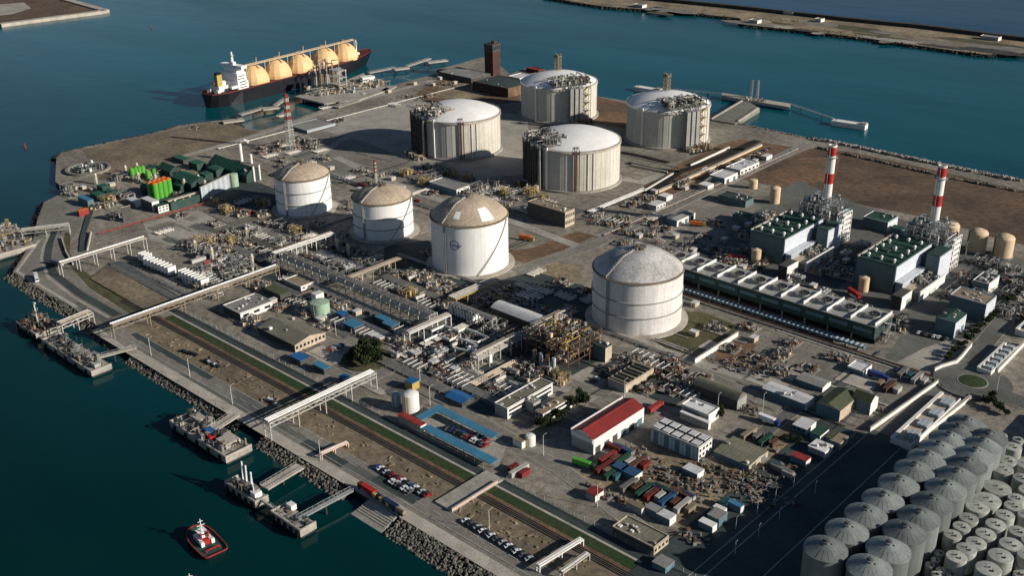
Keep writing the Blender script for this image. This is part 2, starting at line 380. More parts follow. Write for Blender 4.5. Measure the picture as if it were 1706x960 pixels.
# roads of the site
def offset(P, d):
    P = [Vector(p[:2]) for p in P]; o = []
    for i, p in enumerate(P): t = (P[min(i+1,len(P)-1)]-P[max(i-1,0)]).normalized(); o.append((p.x-t.y*d,p.y+t.x*d))
    return o
def road(m, w, *ps, name='road'):
    P = px(*ps); r = strip(name, m, P, w)
    if w > 4:
        for d in (-w/2-.2,w/2+.2): strip('kerb','pale_concrete',offset(P,d),.45)
    return r
road('old_asphalt',12,(860,452),(1006,402),(1200,308),(1345,240))
road('line_paint',.5,(1000,410),(1200,315),(1330,251))
road('old_asphalt',9,(500,553),(600,590),(640,615),(720,660),(830,720),(930,780),(1000,830),(1090,900),(1110,930))
road('old_asphalt',9,(690,600),(830,600),(1000,655),(1090,690))
road('asphalt',10,(640,590),(700,600),(830,670),(960,712))
road('old_asphalt',10,(1000,655),(1040,625),(1080,596),(1130,600),(1260,640),(1380,700))
road('asphalt',8,(1255,735),(1300,700),(1340,672),(1440,620))
road('old_asphalt',10,(1000,580),(1100,592),(1160,620),(1300,680))
road('concrete',7,(300,262),(437,223),(575,175),(742,128))
road('concrete',9,(1012,533),(1100,585),(1240,628))
road('old_asphalt',10,(1130,500),(1240,530),(1366,574),(1560,632))
road('asphalt',10,(320,375),(400,400),(470,430),(540,460),(600,478))
road('concrete',8,(560,262),(640,300),(720,330),(860,372),(960,410))
road('concrete',7,(600,215),(560,240),(520,268))
road('asphalt',12,(1470,735),(1572,648),(1605,640))
road('asphalt',11,(1600,620),(1706,495),(1740,455))
road('asphalt',14,(1640,650),(1706,672),(1780,690))
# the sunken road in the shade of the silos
rect('yard','dark_asphalt_and_shade',-216,-164,290,470)  # ground coloured darker here to deepen the silos' shadow
rect('road','dark_asphalt_and_shade',-190.5,-172.5,300,478)
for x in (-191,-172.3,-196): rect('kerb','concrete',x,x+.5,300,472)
b = MB(); c = at((1620,638)); b.lathe(c.x,c.y,[(4,.9),(21,.9)],48,0,cap0=False,cap1=False); b.f = [f[::-1] for f in b.f]; struct(b.build('roundabout','asphalt'))
b = MB(); b.lathe(c.x,c.y,[(8.3,.85),(8.3,1.06),(7.8,1.1),(0.01,1.1)],48,0,cap1=False); struct(b.build('roundabout_kerb','concrete'))
b = MB(); b.lathe(c.x,c.y,[(7.7,1.0),(7.5,1.2),(4,1.5),(0.01,1.7)],48,0,cap1=False); struct(b.build('roundabout_lawn','grass'))

# plots, drains, kerbs and joints
r_ = random.Random(5)
for x0, x1, y0, y1 in ((-760,-640,380,440),(-700,-500,462,600),(-800,-640,500,640),(-560,-400,330,372),(-470,-340,590,650),(-350,-200,480,545),(-640,-500,610,640),(-900,-780,500,620)):
    for k in range(9):
        a, c, w, d = r_.uniform(x0,x1), r_.uniform(y0,y1), r_.uniform(8,34), r_.uniform(6,22); rect('pavement',r_.choice(('old_asphalt','concrete','gravel','asphalt','pale_concrete','old_asphalt')),a-w/2,a+w/2,c-d/2,c+d/2)
# drains, kerbs and joints crossing the yards
for x0, x1, y0, y1, n in ((-760,-620,370,440,9),(-700,-480,455,640,16),(-880,-640,480,660,16),(-570,-350,322,385,10),(-470,-340,590,680,8),(-350,-195,480,550,10),(-560,-480,640,840,10),(-690,-560,610,640,4),(-340,-210,385,475,10),(-960,-800,640,900,8)):
    for k in range(n):
        a, c, L_ = r_.uniform(x0,x1), r_.uniform(y0,y1), r_.uniform(20,90); w_ = r_.choice((.5,.8,1.4)); nm, mm = r_.choice((('drain','dark_asphalt_and_shade'),('kerb','pale_concrete'),('drain','black_void'),('path','concrete')))
        if r_.random() < .5: rect(nm,mm,max(x0-20,a-L_/2),min(x1+20,a+L_/2),c,c+w_)
        else: rect(nm,mm,a,a+w_,max(y0-20,c-L_/2),min(y1+20,c+L_/2))
# ------------------------------------------------------------------ rock armour
ICO = None
def rocks(name, line, w, n, s0, s1, z0, z1, m, seed=1):
    """tipped boulders over a slope: nobody could count them"""
    global ICO
    if ICO is None:
        bm = bmesh.new(); bmesh.ops.create_icosphere(bm, subdivisions=1, radius=1); bm.verts.ensure_lookup_table()
        ICO = ([v.co.copy() for v in bm.verts], [[v.index for v in f.verts] for f in bm.faces]); bm.free()
    r = random.Random(seed); P = [Vector(p[:2]) for p in line]; L = [(P[i+1]-P[i]).length for i in range(len(P)-1)]; T = sum(L); b = MB()
    for _ in range(n):
        d = r.uniform(0,T); i = 0
        while i < len(L)-1 and d > L[i]: d -= L[i]; i += 1
        t = (P[i+1]-P[i]).normalized(); nn = Vector((t.y,-t.x)); u = r.random()
        q = P[i]+t*d+nn*(u*w); s = r.uniform(s0,s1); z = z0+(z1-z0)*u+r.uniform(-.3,.3)
        ax = Vector((r.uniform(.6,1.3),r.uniform(.6,1.3),r.uniform(.5,1)))*s; rot = Matrix.Rotation(r.uniform(0,6.3),3,Vector((r.uniform(-1,1),r.uniform(-1,1),r.uniform(-1,1))).normalized())
        b.add([rot@Vector((v.x*ax.x*r.uniform(.75,1.2),v.y*ax.y*r.uniform(.75,1.2),v.z*ax.z*r.uniform(.75,1.2)))+Vector((q.x,q.y,z)) for v in ICO[0]], ICO[1])
    return stuff(b.build(name, m))
q0 = px((221,591),(310,643),(408,702))
rocks('rock_armour', q0, 7, 1300, .35,1.0, -.5,-3.4, 'rock', 2)
rocks('rock_armour', px((21,453),(70,484),(125,515),(200,570)), 8, 1100, .35,1.1, -.5,-3.4, 'rock', 3)
rocks('rock_armour', px((133,314),(73,337),(63,364),(55,399),(36,430),(21,453)), 6, 700, .35,1.0, -.5,-3.4, 'dark_rock', 4)
rocks('rock_armour', [(-425,262),(-394,261.5),(-353,261.5)], 7, 900, .35,1.0, -.5,-3.4, 'rock', 5)
rocks('rock_armour', [(-318,262),(-270,262),(-180,262),(-120,262)], 11, 3600, .4,1.1, -.4,-3.4, 'rock', 6)
rocks('rock_armour', px((1700,304),(1574,278),(1470,256),(1385,238),(1350,233)), 16, 1000, .8,2.2, 1.2,-3.2, 'pale_rock', 7)
rocks('rock_armour', px((1350,232),(1224,205),(1182,195)), 9, 240, .8,1.8, .5,-3.2, 'rock', 9)
rocks('rock_armour', px((398,208),(339,204),(300,209),(256,222),(129,248),(104,254),(94,263)), 7, 360, .8,1.7, .2,-3.2, 'dark_rock', 8)
rocks('rubble_line', px((1706,322),(1574,296),(1470,272),(1390,254),(1362,247)), 2.5, 190, .9,1.7, .9,.9, 'rock', 10)
# ------------------------------------------------------------------ far breakwater and far quay
def fx(*ps): return px(*ps, z=0)
bw_lo = fx((905,-6),(1000,10),(1078,16),(1091,11),(1182,25),(1232,30),(1240,41),(1299,47),(1430,62),(1445,64),(1588,84),(1641,91),(1706,89),(1800,100))
bw_hi = fx((905,-30),(1073,-1),(1234,15),(1432,37),(1536,47),(1640,60),(1706,68),(1800,80))
b = MB(); b.prism(bw_lo+bw_hi[::-1], -8, .5, 1, 0); struct(b.build('breakwater_land', ['sand','dark_rock']))
b = MB()
for i in range(len(bw_hi)-1):
    p, q = Vector(bw_hi[i]), Vector(bw_hi[i+1]); b.bar((p.x,p.y,2),(q.x,q.y,2),9,7)
tag(b.build('sea_wall','dark_rock'),'long dark sea wall along the open-sea edge of the far breakwater','sea wall')
rocks('rock_armour', bw_lo, 5, 900, .8,2.0, .2,-3, 'dark_rock', 11)
b = MB(); fq = fx((-60,52),(0,40),(174,17.5),(104,-2),(60,-14),(-80,-14)); b.prism(fq,-8,.0,1,0); struct(b.build('far_quay_land',['brown_soil','concrete']))
b = MB()
for p, q in (((0,41),(176,18)),((176,18),(104,-2))):
    a, c2 = at(p), at(q); b.bar((a.x,a.y,-.8),(c2.x,c2.y,-.8),13,5.5)
    n = 9
    if p[0] == 0:
        for k in range(n):
            d = a.lerp(c2,(k+.4)/n); b.cb(d.x-1,d.y-7,-3,6,5,3.5,.2,1)
tag(b.build('quay_wall',['pale_concrete','rubber']),'pale concrete quay wall with black fenders at the top left corner','quay wall')
pp('yard','concrete',(-30,10),(40,4),(52,14),(20,24),(-30,30))

# scrub on the far breakwater
r_ = random.Random(12)
for k in range(34):
    x = r_.uniform(1010,1700); y = 7+(x-1000)*.108+r_.uniform(-7,14)*(.4 if x < 1240 else 1); a = at((x,y)); w_, d_ = r_.uniform(8,60), r_.uniform(6,22)
    if y > 14+(x-1000)*.108+ (8 if x > 1240 else 0) or y < 3+(x-1000)*.1: continue
    b = MB(); b.sheet([(a.x+w_*math.cos(t)*r_.uniform(.6,1.1),a.y+d_*math.sin(t)*r_.uniform(.6,1.1)) for t in [i*.785 for i in range(8)]],.55+.003*k); struct(b.build('scrub',r_.choice(('dry_grass','gravel','dark_rock','concrete','gravel'))))

for w_, ps in ((8,((1078,324),(1131,288),(1166,276),(1210,259),(1262,235))),(5,((1045,272),(1085,281),(1131,287))),(4,((1152,258),(1190,249),(1240,250))),(5,((1035,254),(1075,262),(1115,272)))): strip('ditch','black_void',px(*ps),w_,.78)  # flat black strips; the colour stands in for the ditches' shaded depth
# ------------------------------------------------------------------ small building blocks
def lattice(b, x, y, z0, z1, w0, w1, n, r=.18, m=0, m2=None, rz=0):
    """square braced mast, tapering from w0 to w1, legs and X bracing; m2 alternates for painted bands"""
    def c(k, i):
        t = k/n; w = (w0+(w1-w0)*t)/2; a = rz+PI/4+i*PI/2; return (x+w*1.414*math.cos(a), y+w*1.414*math.sin(a), z0+(z1-z0)*t)
    for k in range(n):
        mm = m if m2 is None or (k*7//n) % 2 == 0 else m2
        for i in range(4):
            b.bar(c(k,i), c(k+1,i), r*1.6, m=mm); b.bar(c(k,i), c(k+1,(i+1) % 4), r, m=mm); b.bar(c(k,(i+1) % 4), c(k+1,i), r, m=mm); b.bar(c(k+1,i), c(k+1,(i+1) % 4), r, m=mm)
def clutter(b, fr, n, sx, sy, hm, seed, nm=4, pr=(.15,.5)):
    """pipework, valves and small vessels packed on a floor: fr(u,v) -> point and axes"""
    r = random.Random(seed)
    for _ in range(n):
        u, v = r.uniform(-sx,sx), r.uniform(-sy,sy); o, e1, e2 = fr(u,v); k = r.random(); m = r.randrange(nm); h = hm*r.uniform(.25,1)
        if k < .4:
            d = e1 if r.random() < .5 else e2; L = r.uniform(1.5,min(sx,sy)*.9+1.6); rad = r.uniform(*pr); a = o-d*L/2+Vector((0,0,h)); q = o+d*L/2+Vector((0,0,h))
            b.tube([(a.x,a.y,o.z),a,q,(q.x,q.y,o.z)], rad, 5, m)
        elif k < .6:
            b.cyl(o.x,o.y,o.z,o.z+h,r.uniform(.4,1.2),n=8,m=m)
        elif k < .85:
            b.cb(o.x,o.y,o.z,r.uniform(.8,3),r.uniform(.8,2.4),h,math.atan2(e1.y,e1.x),m)
        else:
            for i in range(4):
                q = o+e1*(1.2 if i & 1 else -1.2)+e2*(1.0 if i & 2 else -1.0); b.bar((q.x,q.y,o.z),(q.x,q.y,o.z+h*1.2),.22,m=m)
            b.cb(o.x,o.y,o.z+h*1.15,2.6,2.2,.15,math.atan2(e1.y,e1.x),m)
def flat(x, y, z, rz=0):
    e1 = Vector((math.cos(rz),math.sin(rz),0)); e2 = Vector((-math.sin(rz),math.cos(rz),0))
    return lambda u, v: (Vector((x,y,z))+e1*u+e2*v, e1, e2)
def stairs(b, x, y, z0, z1, rz, L=7, n=8, w=1.3, m=0, m2=1):
    """dog-leg stair tower: flights zigzag up between landings on four posts"""
    f = flat(x, y, 0, rz); dz = (z1-z0)/n
    for k in range(n):
        s = -1 if k % 2 else 1
        p, _, _ = f(-s*L/2, .8); q, _, _ = f(s*L/2, .8); p.z = z0+k*dz; q.z = z0+(k+1)*dz; b.bar(p, q, w, .5, m2 if k % 2 else m)
        o, _, _ = f(s*(L/2+.8), 0); b.cb(o.x,o.y,q.z-.15,2,3.2,.3,rz,m)
    for u in (-L/2-1.6, L/2+1.6):
        for v in (-1.6,1.6): o, _, _ = f(u, v); b.bar((o.x,o.y,z0),(o.x,o.y,z1+1),.3,m=m2)

# ------------------------------------------------------------------ the four concrete gas tanks
def lng_tank(p, label, sa, far):
    c = at(p); x, y = c.x, c.y; R, H = 40, 36
    t = thing('gas_tank', label, 'storage tank', (x,y,0), 'concrete liquefied gas tanks')
    b = MB(); b.lathe(x,y,[(R,0),(R,H)],96,cap1=False)
    for k in range(48):                                    # shallow pilasters of the prestressed wall
        a = 2*PI*k/48; b.cb(x+R*math.cos(a),y+R*math.sin(a),0,.22,1.0,H-1.6,a)
    b.build('wall','lng_wall',t,30)
    b = MB(); b.lathe(x,y,[(R+2.4,0),(R+2.4,1.6),(R+.02,1.7)],96,cap1=False); b.build('base_slab','concrete',t,30)
    b = MB(); b.lathe(x,y,[(R+.02,H-1.8),(R+.9,H-1.6),(R+.9,H),(R-.6,H+.05)],96,cap1=False); b.build('ring_beam','lng_wall' if far else 'pale_concrete',t,30)
    b = MB(); RR = (R*R+10*10)/20; prof = [(RR*math.sin(a), H+10-RR*(1-math.cos(a))) for a in [math.asin((R-.5)/RR)*k/10 for k in range(10,-1,-1)]]
    prof[-1] = (.01, prof[-1][1]); b.lathe(x,y,prof,72,cap1=False); b.build('roof','lng_roof',t,40)
    b = MB()
    for k in range(72):
        a = 2*PI*k/72; b.bar((x+(R+.7)*math.cos(a),y+(R+.7)*math.sin(a),H),(x+(R+.7)*math.cos(a),y+(R+.7)*math.sin(a),H+1.2),.12)
    b.lathe(x,y,[(R+.65,H+1.1),(R+.75,H+1.25)],72,cap1=False); b.build('handrail','pale_steel',t)
    P = lambda a, r, z=0: (x+r*math.cos(a), y+r*math.sin(a), z)
    cam = math.atan2(-y,-x)
    for off in ((-.62,) if far else (-.60,)):
        a = cam+off; b = MB(); q = P(a,R+.9); b.cb(q[0],q[1],0,1.6,1.7,H+2,a); b.build('buttress','wall_white',t)
    if not far:
        b = MB()
        for k, o in enumerate((.02,.055,.11)):
            a = cam+o; b.tube([P(a,R+1.3,0),P(a,R+1.3,H+1),P(a,R-5,H+3)],.38,8)
        b.build('riser_pipe','rust',t)
        b = MB()
        for k, o in enumerate((.30,.42)): a = cam+o; b.tube([P(a,R+.6,0),P(a,R+.6,H-2)],.35,6)
        b.build('drain_pipe','wall_white',t)
    # roof platform with its pump wells, valves and pipe bends
    a = sa; q = P(a,R*.66,H+3.2 if not far else H+4); b = MB(); fr = flat(q[0],q[1],q[2],a)
    sy = 17 if not far else 19; sx = 12
    for u in (-10,-3,4,11):
        for v in (-sy,-sy/2,0,sy/2,sy):
            o, _, _ = fr(u,v); b.bar((o.x,o.y,H-2),(o.x,o.y,q[2]),.4)
    for v in (-sy,-sy*.4,sy*.4,sy): b.cb(*fr(0,v)[0][:2],q[2],24,4.5,.35,a)
    for u in (-10,0,10): b.cb(*fr(u,0)[0][:2],q[2]+.05,4,2*sy+4,.36,a)
    b.build('roof_platform','steel',t)
    b = MB(); clutter(b,fr,170,sx,sy,6.5,int(abs(x))+3,5,(.22,.7)); b.build('roof_pipework',['pale_steel','dark_steel','steel','tan_roof','pipe'],t)
    # pipe tower down the wall
    b = MB(); w = .62 if not far else .33; n = 9 if not far else 8
    for k in range(n):
        aa = a-w/2+w*k/(n-1); rad = R+2.2+(k % 3)*1.1; b.tube([P(aa,rad-.5,1),P(aa,rad,H+3),P(aa,R-4,H+6)],.9 if far and k % 2 else .5,7,k % 3)
    for z in range(4,36,6):
        for k in range(n-1):
            a1, a2 = a-w/2+w*k/(n-1), a-w/2+w*(k+1)/(n-1); b.bar(P(a1,R+5.5,z),P(a2,R+5.5,z),.5,.4,3); b.bar(P(a1,R+5.5,z),P(a2,R+5.5,z+6),.25,m=3)
    for k in range(n): a1 = a-w/2+w*k/(n-1); b.bar(P(a1,R+5.5,0),P(a1,R+5.5,H+5),.45,m=3); 
    for k in range(3):
        aa = a-w/2+w*(k+.5)/3; q = P(aa,R+(3.4 if far else 2.6)); b.cb(q[0],q[1],0,6.6 if far else 5,(w*R/3)*(.8 if far else .9),H+(1.5 if far else 0),aa,1 if far else 3)  # solid shafts sized to shade the wall; dark boxes added behind near lattices
    b.build('pipe_tower',['steel','pale_steel','wall_grey','dark_steel'] if not far else ['pale_steel','wall_grey','pale_steel','steel'],t)
    s = a+(.30 if far else -.5); q = P(s,R+3.2); b = MB(); stairs(b,q[0],q[1],0,H+1,s+PI/2,6.5,9,1.4,0,1); b.build('stair_tower',['yellow','dark_steel'] if far else ['dark_steel','steel'],t)
    if far:
        q = P(a+PI*.93,R*.2); b = MB(); lattice(b,q[0],q[1],H+8,H+24,5,5,4,.3); b.cb(q[0],q[1],H+24,6.5,6.5,.5); clutter(b,flat(q[0],q[1],H+24),10,2.5,2.5,3,4,1); b.build('roof_mast','tan_roof',t)
    # valve clutter at the foot
    q = P(a+.1,R+9); b = MB(); clutter(b,flat(q[0],q[1],0,a),80,5,13,6,int(abs(y)),5,(.2,.55)); b.build('base_pipework',['yellow','pale_steel','steel','rust','pipe'],t)
    return t
lng_tank((765,247),'concrete gas tank with white roof, its shadow falling on bare paving towards the moored ship','c2',False) if 0 else None
T_LNG = [((765,247),'concrete gas tank with bright white domed roof nearest the red and white lattice mast',-1.9,False),
         ((956,297),'biggest-looking concrete gas tank in front, white roof and pair of rust brown riser pipes',-1.9,False),
         ((931,190),'farthest concrete gas tank, standing between the brick tower and the sea, shaded left flank',-.46,True),
         ((1111,230),'concrete gas tank nearest the T-shaped sea jetty, with yellow zigzag stair down its front',-.42,True)]
for a in T_LNG: lng_tank(*a)

# ------------------------------------------------------------------ the four white steel tanks
def steel_tank(p, R, H, rise, label, wallm, roofm, bands, emblem=False):
    c = at(p); x, y = c.x, c.y; cam = math.atan2(-y,-x)
    t = thing('white_tank', label, 'storage tank', (x,y,0), 'white steel storage tanks')
    P = lambda a, r, z=0: (x+r*math.cos(a), y+r*math.sin(a), z)
    b = MB(); b.lathe(x,y,[(R,0),(R,H)],96,cap1=False); b.build('wall',wallm,t,30)
    b = MB(); b.lathe(x,y,[(R+.3,H-.4),(R+.6,H-.2),(R+.6,H+.5),(R-.4,H+.6)],96,cap1=False); b.build('eave_ring','tan_roof',t,30)
    RR = (R*R+rise*rise)/(2*rise); prof = [(RR*math.sin(a), H+.5+rise-RR*(1-math.cos(a))) for a in [math.asin((R-.4)/RR)*k/10 for k in range(10,-1,-1)]]; prof[-1] = (.01,prof[-1][1])
    b = MB(); b.lathe(x,y,prof,72,cap1=False); rf = b.build('roof',roofm,t,40)
    rz = lambda r: H+.5+rise-RR*(1-math.cos(math.asin(min(r/RR,1))))
    b = MB()
    for z in bands: b.lathe(x,y,[(R+.02,z-.3),(R+.7,z-.2),(R+.7,z+.25),(R+.02,z+.35)],96,cap1=False)
    if bands: b.build('wind_girder','wall_grey',t,30)
    b = MB(); b.lathe(x,y,[(R+4.5,0),(R+4.5,.7),(R+.02,.9)],72,cap1=False); b.build('base_slab','pale_concrete',t,30)
    for o in (-.75,):                                       # radial walkway over the roof, pipe down the wall
        a = cam+o; b = MB(); b.bar(P(a,R+.4,H+1.5),P(a,R*.5,rz(R*.5)+.9),1.1,.5); b.bar(P(a,R*.5,rz(R*.5)+.9),P(a,2,rz(2)+.9),1.1,.5)
        for k in range(14):
            r = R*(1-k/14); b.bar(P(a+.012,r,rz(r)),P(a+.012,r,rz(r)+2),.14)
        b.build('roof_walkway','pale_steel',rf)
        b = MB(); b.tube([P(a+.06,R+.9,0),P(a+.06,R+.9,H-.5)],.45,7); b.tube([P(a+.1,R+.7,0),P(a+.1,R+.7,H-.5)],.25,6); b.build('fill_pipe','wall_grey',t)
    b = MB(); clutter(b,flat(x,y,rz(0)-.3,.4),26,3.4,3.4,2.6,int(abs(x)),3,(.12,.3)); b.build('roof_vents',['tan_roof','steel','rust'],rf)
    if emblem:
        for k, (a1, a2, r1, r2) in enumerate(((cam+.35,cam+.75,.6,.93),(cam-.5,cam-.3,.68,.86))):
            b = MB(); pr = [(R*(r1+(r2-r1)*i/5), rz(R*(r1+(r2-r1)*i/5))+.12) for i in range(5,-1,-1)]; b.lathe(x,y,pr,10,cap1=False,a0=a1,a1=a2); b.build('repainted_patch','white',rf)
    b = MB(); st = 44                                       # spiral stair round the flank
    for k in range(st):
        a1, a2 = cam+.15+1.0*k/st, cam+.15+1.0*(k+1)/st; b.bar(P(a1,R+.9,H*k/st),P(a2,R+.9,H*(k+1)/st),.9,.16)
    if wallm == 'tank_white': b.build('stair','wall_grey',t)
    if emblem:                                              # blue ring emblem crossed by the company name, curved to the wall
        b = MB(); a0 = cam-.40; zc = H*.64; r0, r1 = 3.0, 3.6
        for k in range(40):
            t1, t2 = 2*PI*k/40+.25, 2*PI*(k+1)/40+.25
            if k >= 38: continue
            q = lambda tt, r: P(a0+r*math.cos(tt)/R, R+.08, zc+r*math.sin(tt)); b.quad(q(t1,r0),q(t1,r1),q(t2,r1),q(t2,r0))
        cu = bpy.data.curves.new('emblem','FONT'); cu.body = 'enagas'; cu.size = 2.7; cu.align_x = 'CENTER'; cu.align_y = 'CENTER'; cu.offset = .06
        to = bpy.data.objects.new('emblem', cu); COL.objects.link(to); bpy.context.view_layer.update()
        me = to.to_mesh()
        b.add([P(a0+(v.co.x+1.4)/R, R+.10, zc+v.co.y) for v in me.vertices], [list(f.vertices) for f in me.polygons]); to.to_mesh_clear()
        bpy.data.objects.remove(to); bpy.data.curves.remove(cu); b.build('emblem','emblem_blue',t)
    return t
steel_tank((508,347),22.4,30,8,'white steel tank with tan roof beside the green works, leftmost of the white tanks','tank_white','tank_roof',(10,20))
steel_tank((640,385),23,29,8,'white steel tank with tan roof half in the shadow of the emblem tank','tank_white','tank_roof',(9,18))
steel_tank((784,437),27.5,37,13,'tall white steel tank carrying a blue ring emblem with lettering','tank_white','tank_roof',(),True)
steel_tank((1060,528),28.4,35,12,'greyish white steel tank with ribbed grey domed roof and two girders round its wall','tank_shell','tank_roof_grey',(12,22))
# grass-and-earth apron round the nearest one, white splash of repainting on the emblem tank's roof
# ------------------------------------------------------------------ grain silos by the shaded road
def silo_mesh():
    b = MB(); R, H = 8.7, 20
    b.lathe(0,0,[(R,0),(R,H)],40,cap1=False)
    w = b
    r = MB(); n = 40; prof = [(R+.35,H-.5),(R+.35,H+.1),(R-.2,H+.2),(4.5,H+2.2),(1.6,H+3.0),(1.5,H+3.8)]; r.lathe(0,0,prof,40)
    for k in range(20):
        a = 2*PI*k/20; r.bar(((R-.2)*math.cos(a),(R-.2)*math.sin(a),H+.22),(4.5*math.cos(a),4.5*math.sin(a),H+2.22),.12,.08)
    v = MB(); v.cb(-.5,0,H+3.6,2,1.4,.9); v.bar((.5,0,H+3.9),(2.4,.5,H+3),.35); v.bar((-.5,0,H+3.6),(0,-2.4,H+2.9),.35)
    return w, r, v
ws, rs, vs = silo_mesh(); proto = None; silos = []
row1 = [at(p,20) for p in ((1375.4,914.9),(1411,885.7),(1442.6,858.6),(1471.2,833.8),(1497.1,807.8),(1523.7,783.6),(1544.7,765.2),(1563.1,749.2),(1580.3,733.1),(1595.8,719.1),(1609.5,706.8))]
row2 = [at(p,20) for p in ((1448.4,947),(1479.9,916.4),(1507.3,887.2),(1530.7,862.4),(1552.6,839),(1575.6,814.8),(1593.7,793.8),(1610.3,774.8),(1623.5,758.8),(1636.6,742.7),(1646.2,729.6))]
def fitrow(ps, n, extra=0):
    a, z = ps[0], ps[-1]; return [(a.x+(z.x-a.x)*k/(n-1), a.y+(z.y-a.y)*k/(n-1)) for k in range(-extra, n)]
for ri, (ps, x0) in enumerate(((row1,-150),(row2,-131.5))):
    for k, q in enumerate(ps):
        lab = f'ribbed grey steel silo, {ORD[k]} from the front in the {"outer row beside the dark road" if ri == 0 else "inner row by the pale tanks"}'
        if proto is None:
            proto = thing('grain_silo', lab, 'silo', (q.x,q.y,0), 'ribbed steel silos in two long rows')
            ws.build('wall','silo',proto,30,local=True); rf = rs.build('roof','silo_roof',proto,30,local=True); vs.build('vent','dark_steel',rf,local=True)
            s = proto
        else: s = copy_tree(proto,(q.x,q.y,0),rnd.uniform(-.3,.3),lab)
        silos.append(s)
# catwalk linking the roof tops
# small pale tanks behind
def small_tank(x, y, r, h, lab, seed):
    b = MB(); b.lathe(0,0,[(r,0),(r,h),(r-.12,h+.15)],28,cap1=False); t = thing('pale_tank', lab, 'storage tank', (x,y,0), 'small pale tanks crowded beyond the silos')
    b.build('wall','small_tank',t,30,local=True)
    c = MB(); c.lathe(0,0,[(r-.1,h+.12),(.01,h+.12+r*.12)],28,cap1=False); rf = c.build('roof','small_tank',t,40,local=True)
    c = MB(); q = random.Random(seed); c.cyl(q.uniform(-.3,.3),q.uniform(-.3,.3),h+r*.1,h+r*.1+.7,.35,n=8); c.cb(r*.4,-r*.2,h+.2,.9,.6,.8,q.uniform(0,3)); c.build('hatch','rust' if seed % 3 == 0 else 'dark_steel',rf,local=True)
ST = [(1260,222,54),(1233,300,58),(1200,348,66),(1310,400,52),(1170,455,84),(1113,525,84),(1058,565,72),(1280,515,52),(1262,560,56),(1215,612,58),(1008,630,58),(968,678,54),(915,725,55),(1162,665,62),(1105,720,62),(1050,770,62),(995,805,62),(1290,705,58),(1250,780,72),(1190,845,76),(1120,920,78),(938,850,64),(838,828,34),(818,868,28),(786,896,30),(850,926,32),(822,950,30),(905,950,28),(1200,155,30),(1290,180,34),(1310,905,44),(1300,950,40),(1340,610,56),(1345,470,56),(1330,320,56),(1345,840,64),(1370,760,66)]
for i, (zx, zy, d) in enumerate(ST):
    h = 11 if d > 48 else 6; p = (1320+zx/3.427, 680+zy/3.427); c = at(p,h); c2 = at((p[0]+d*.92/3.427,p[1]),h); r = (c2-c).length
    wh = 'large' if r > 8 else 'small' if r > 4.5 else 'tiny'
    where = 'nearest the silo rows' if zx < 1010 else 'along the right edge' if zx > 1240 else 'amid the tank crowd'
    small_tank(c.x,c.y,r,h,f'{wh} pale flat tank {where}, {ORD[i] if i < 30 else "thirty-"+ORD[i-30]} from the far end',i)
rect('yard','dark_asphalt_and_shade',-164,-20,330,500)  # dark ground colour carries the shadow between silos and small tanks
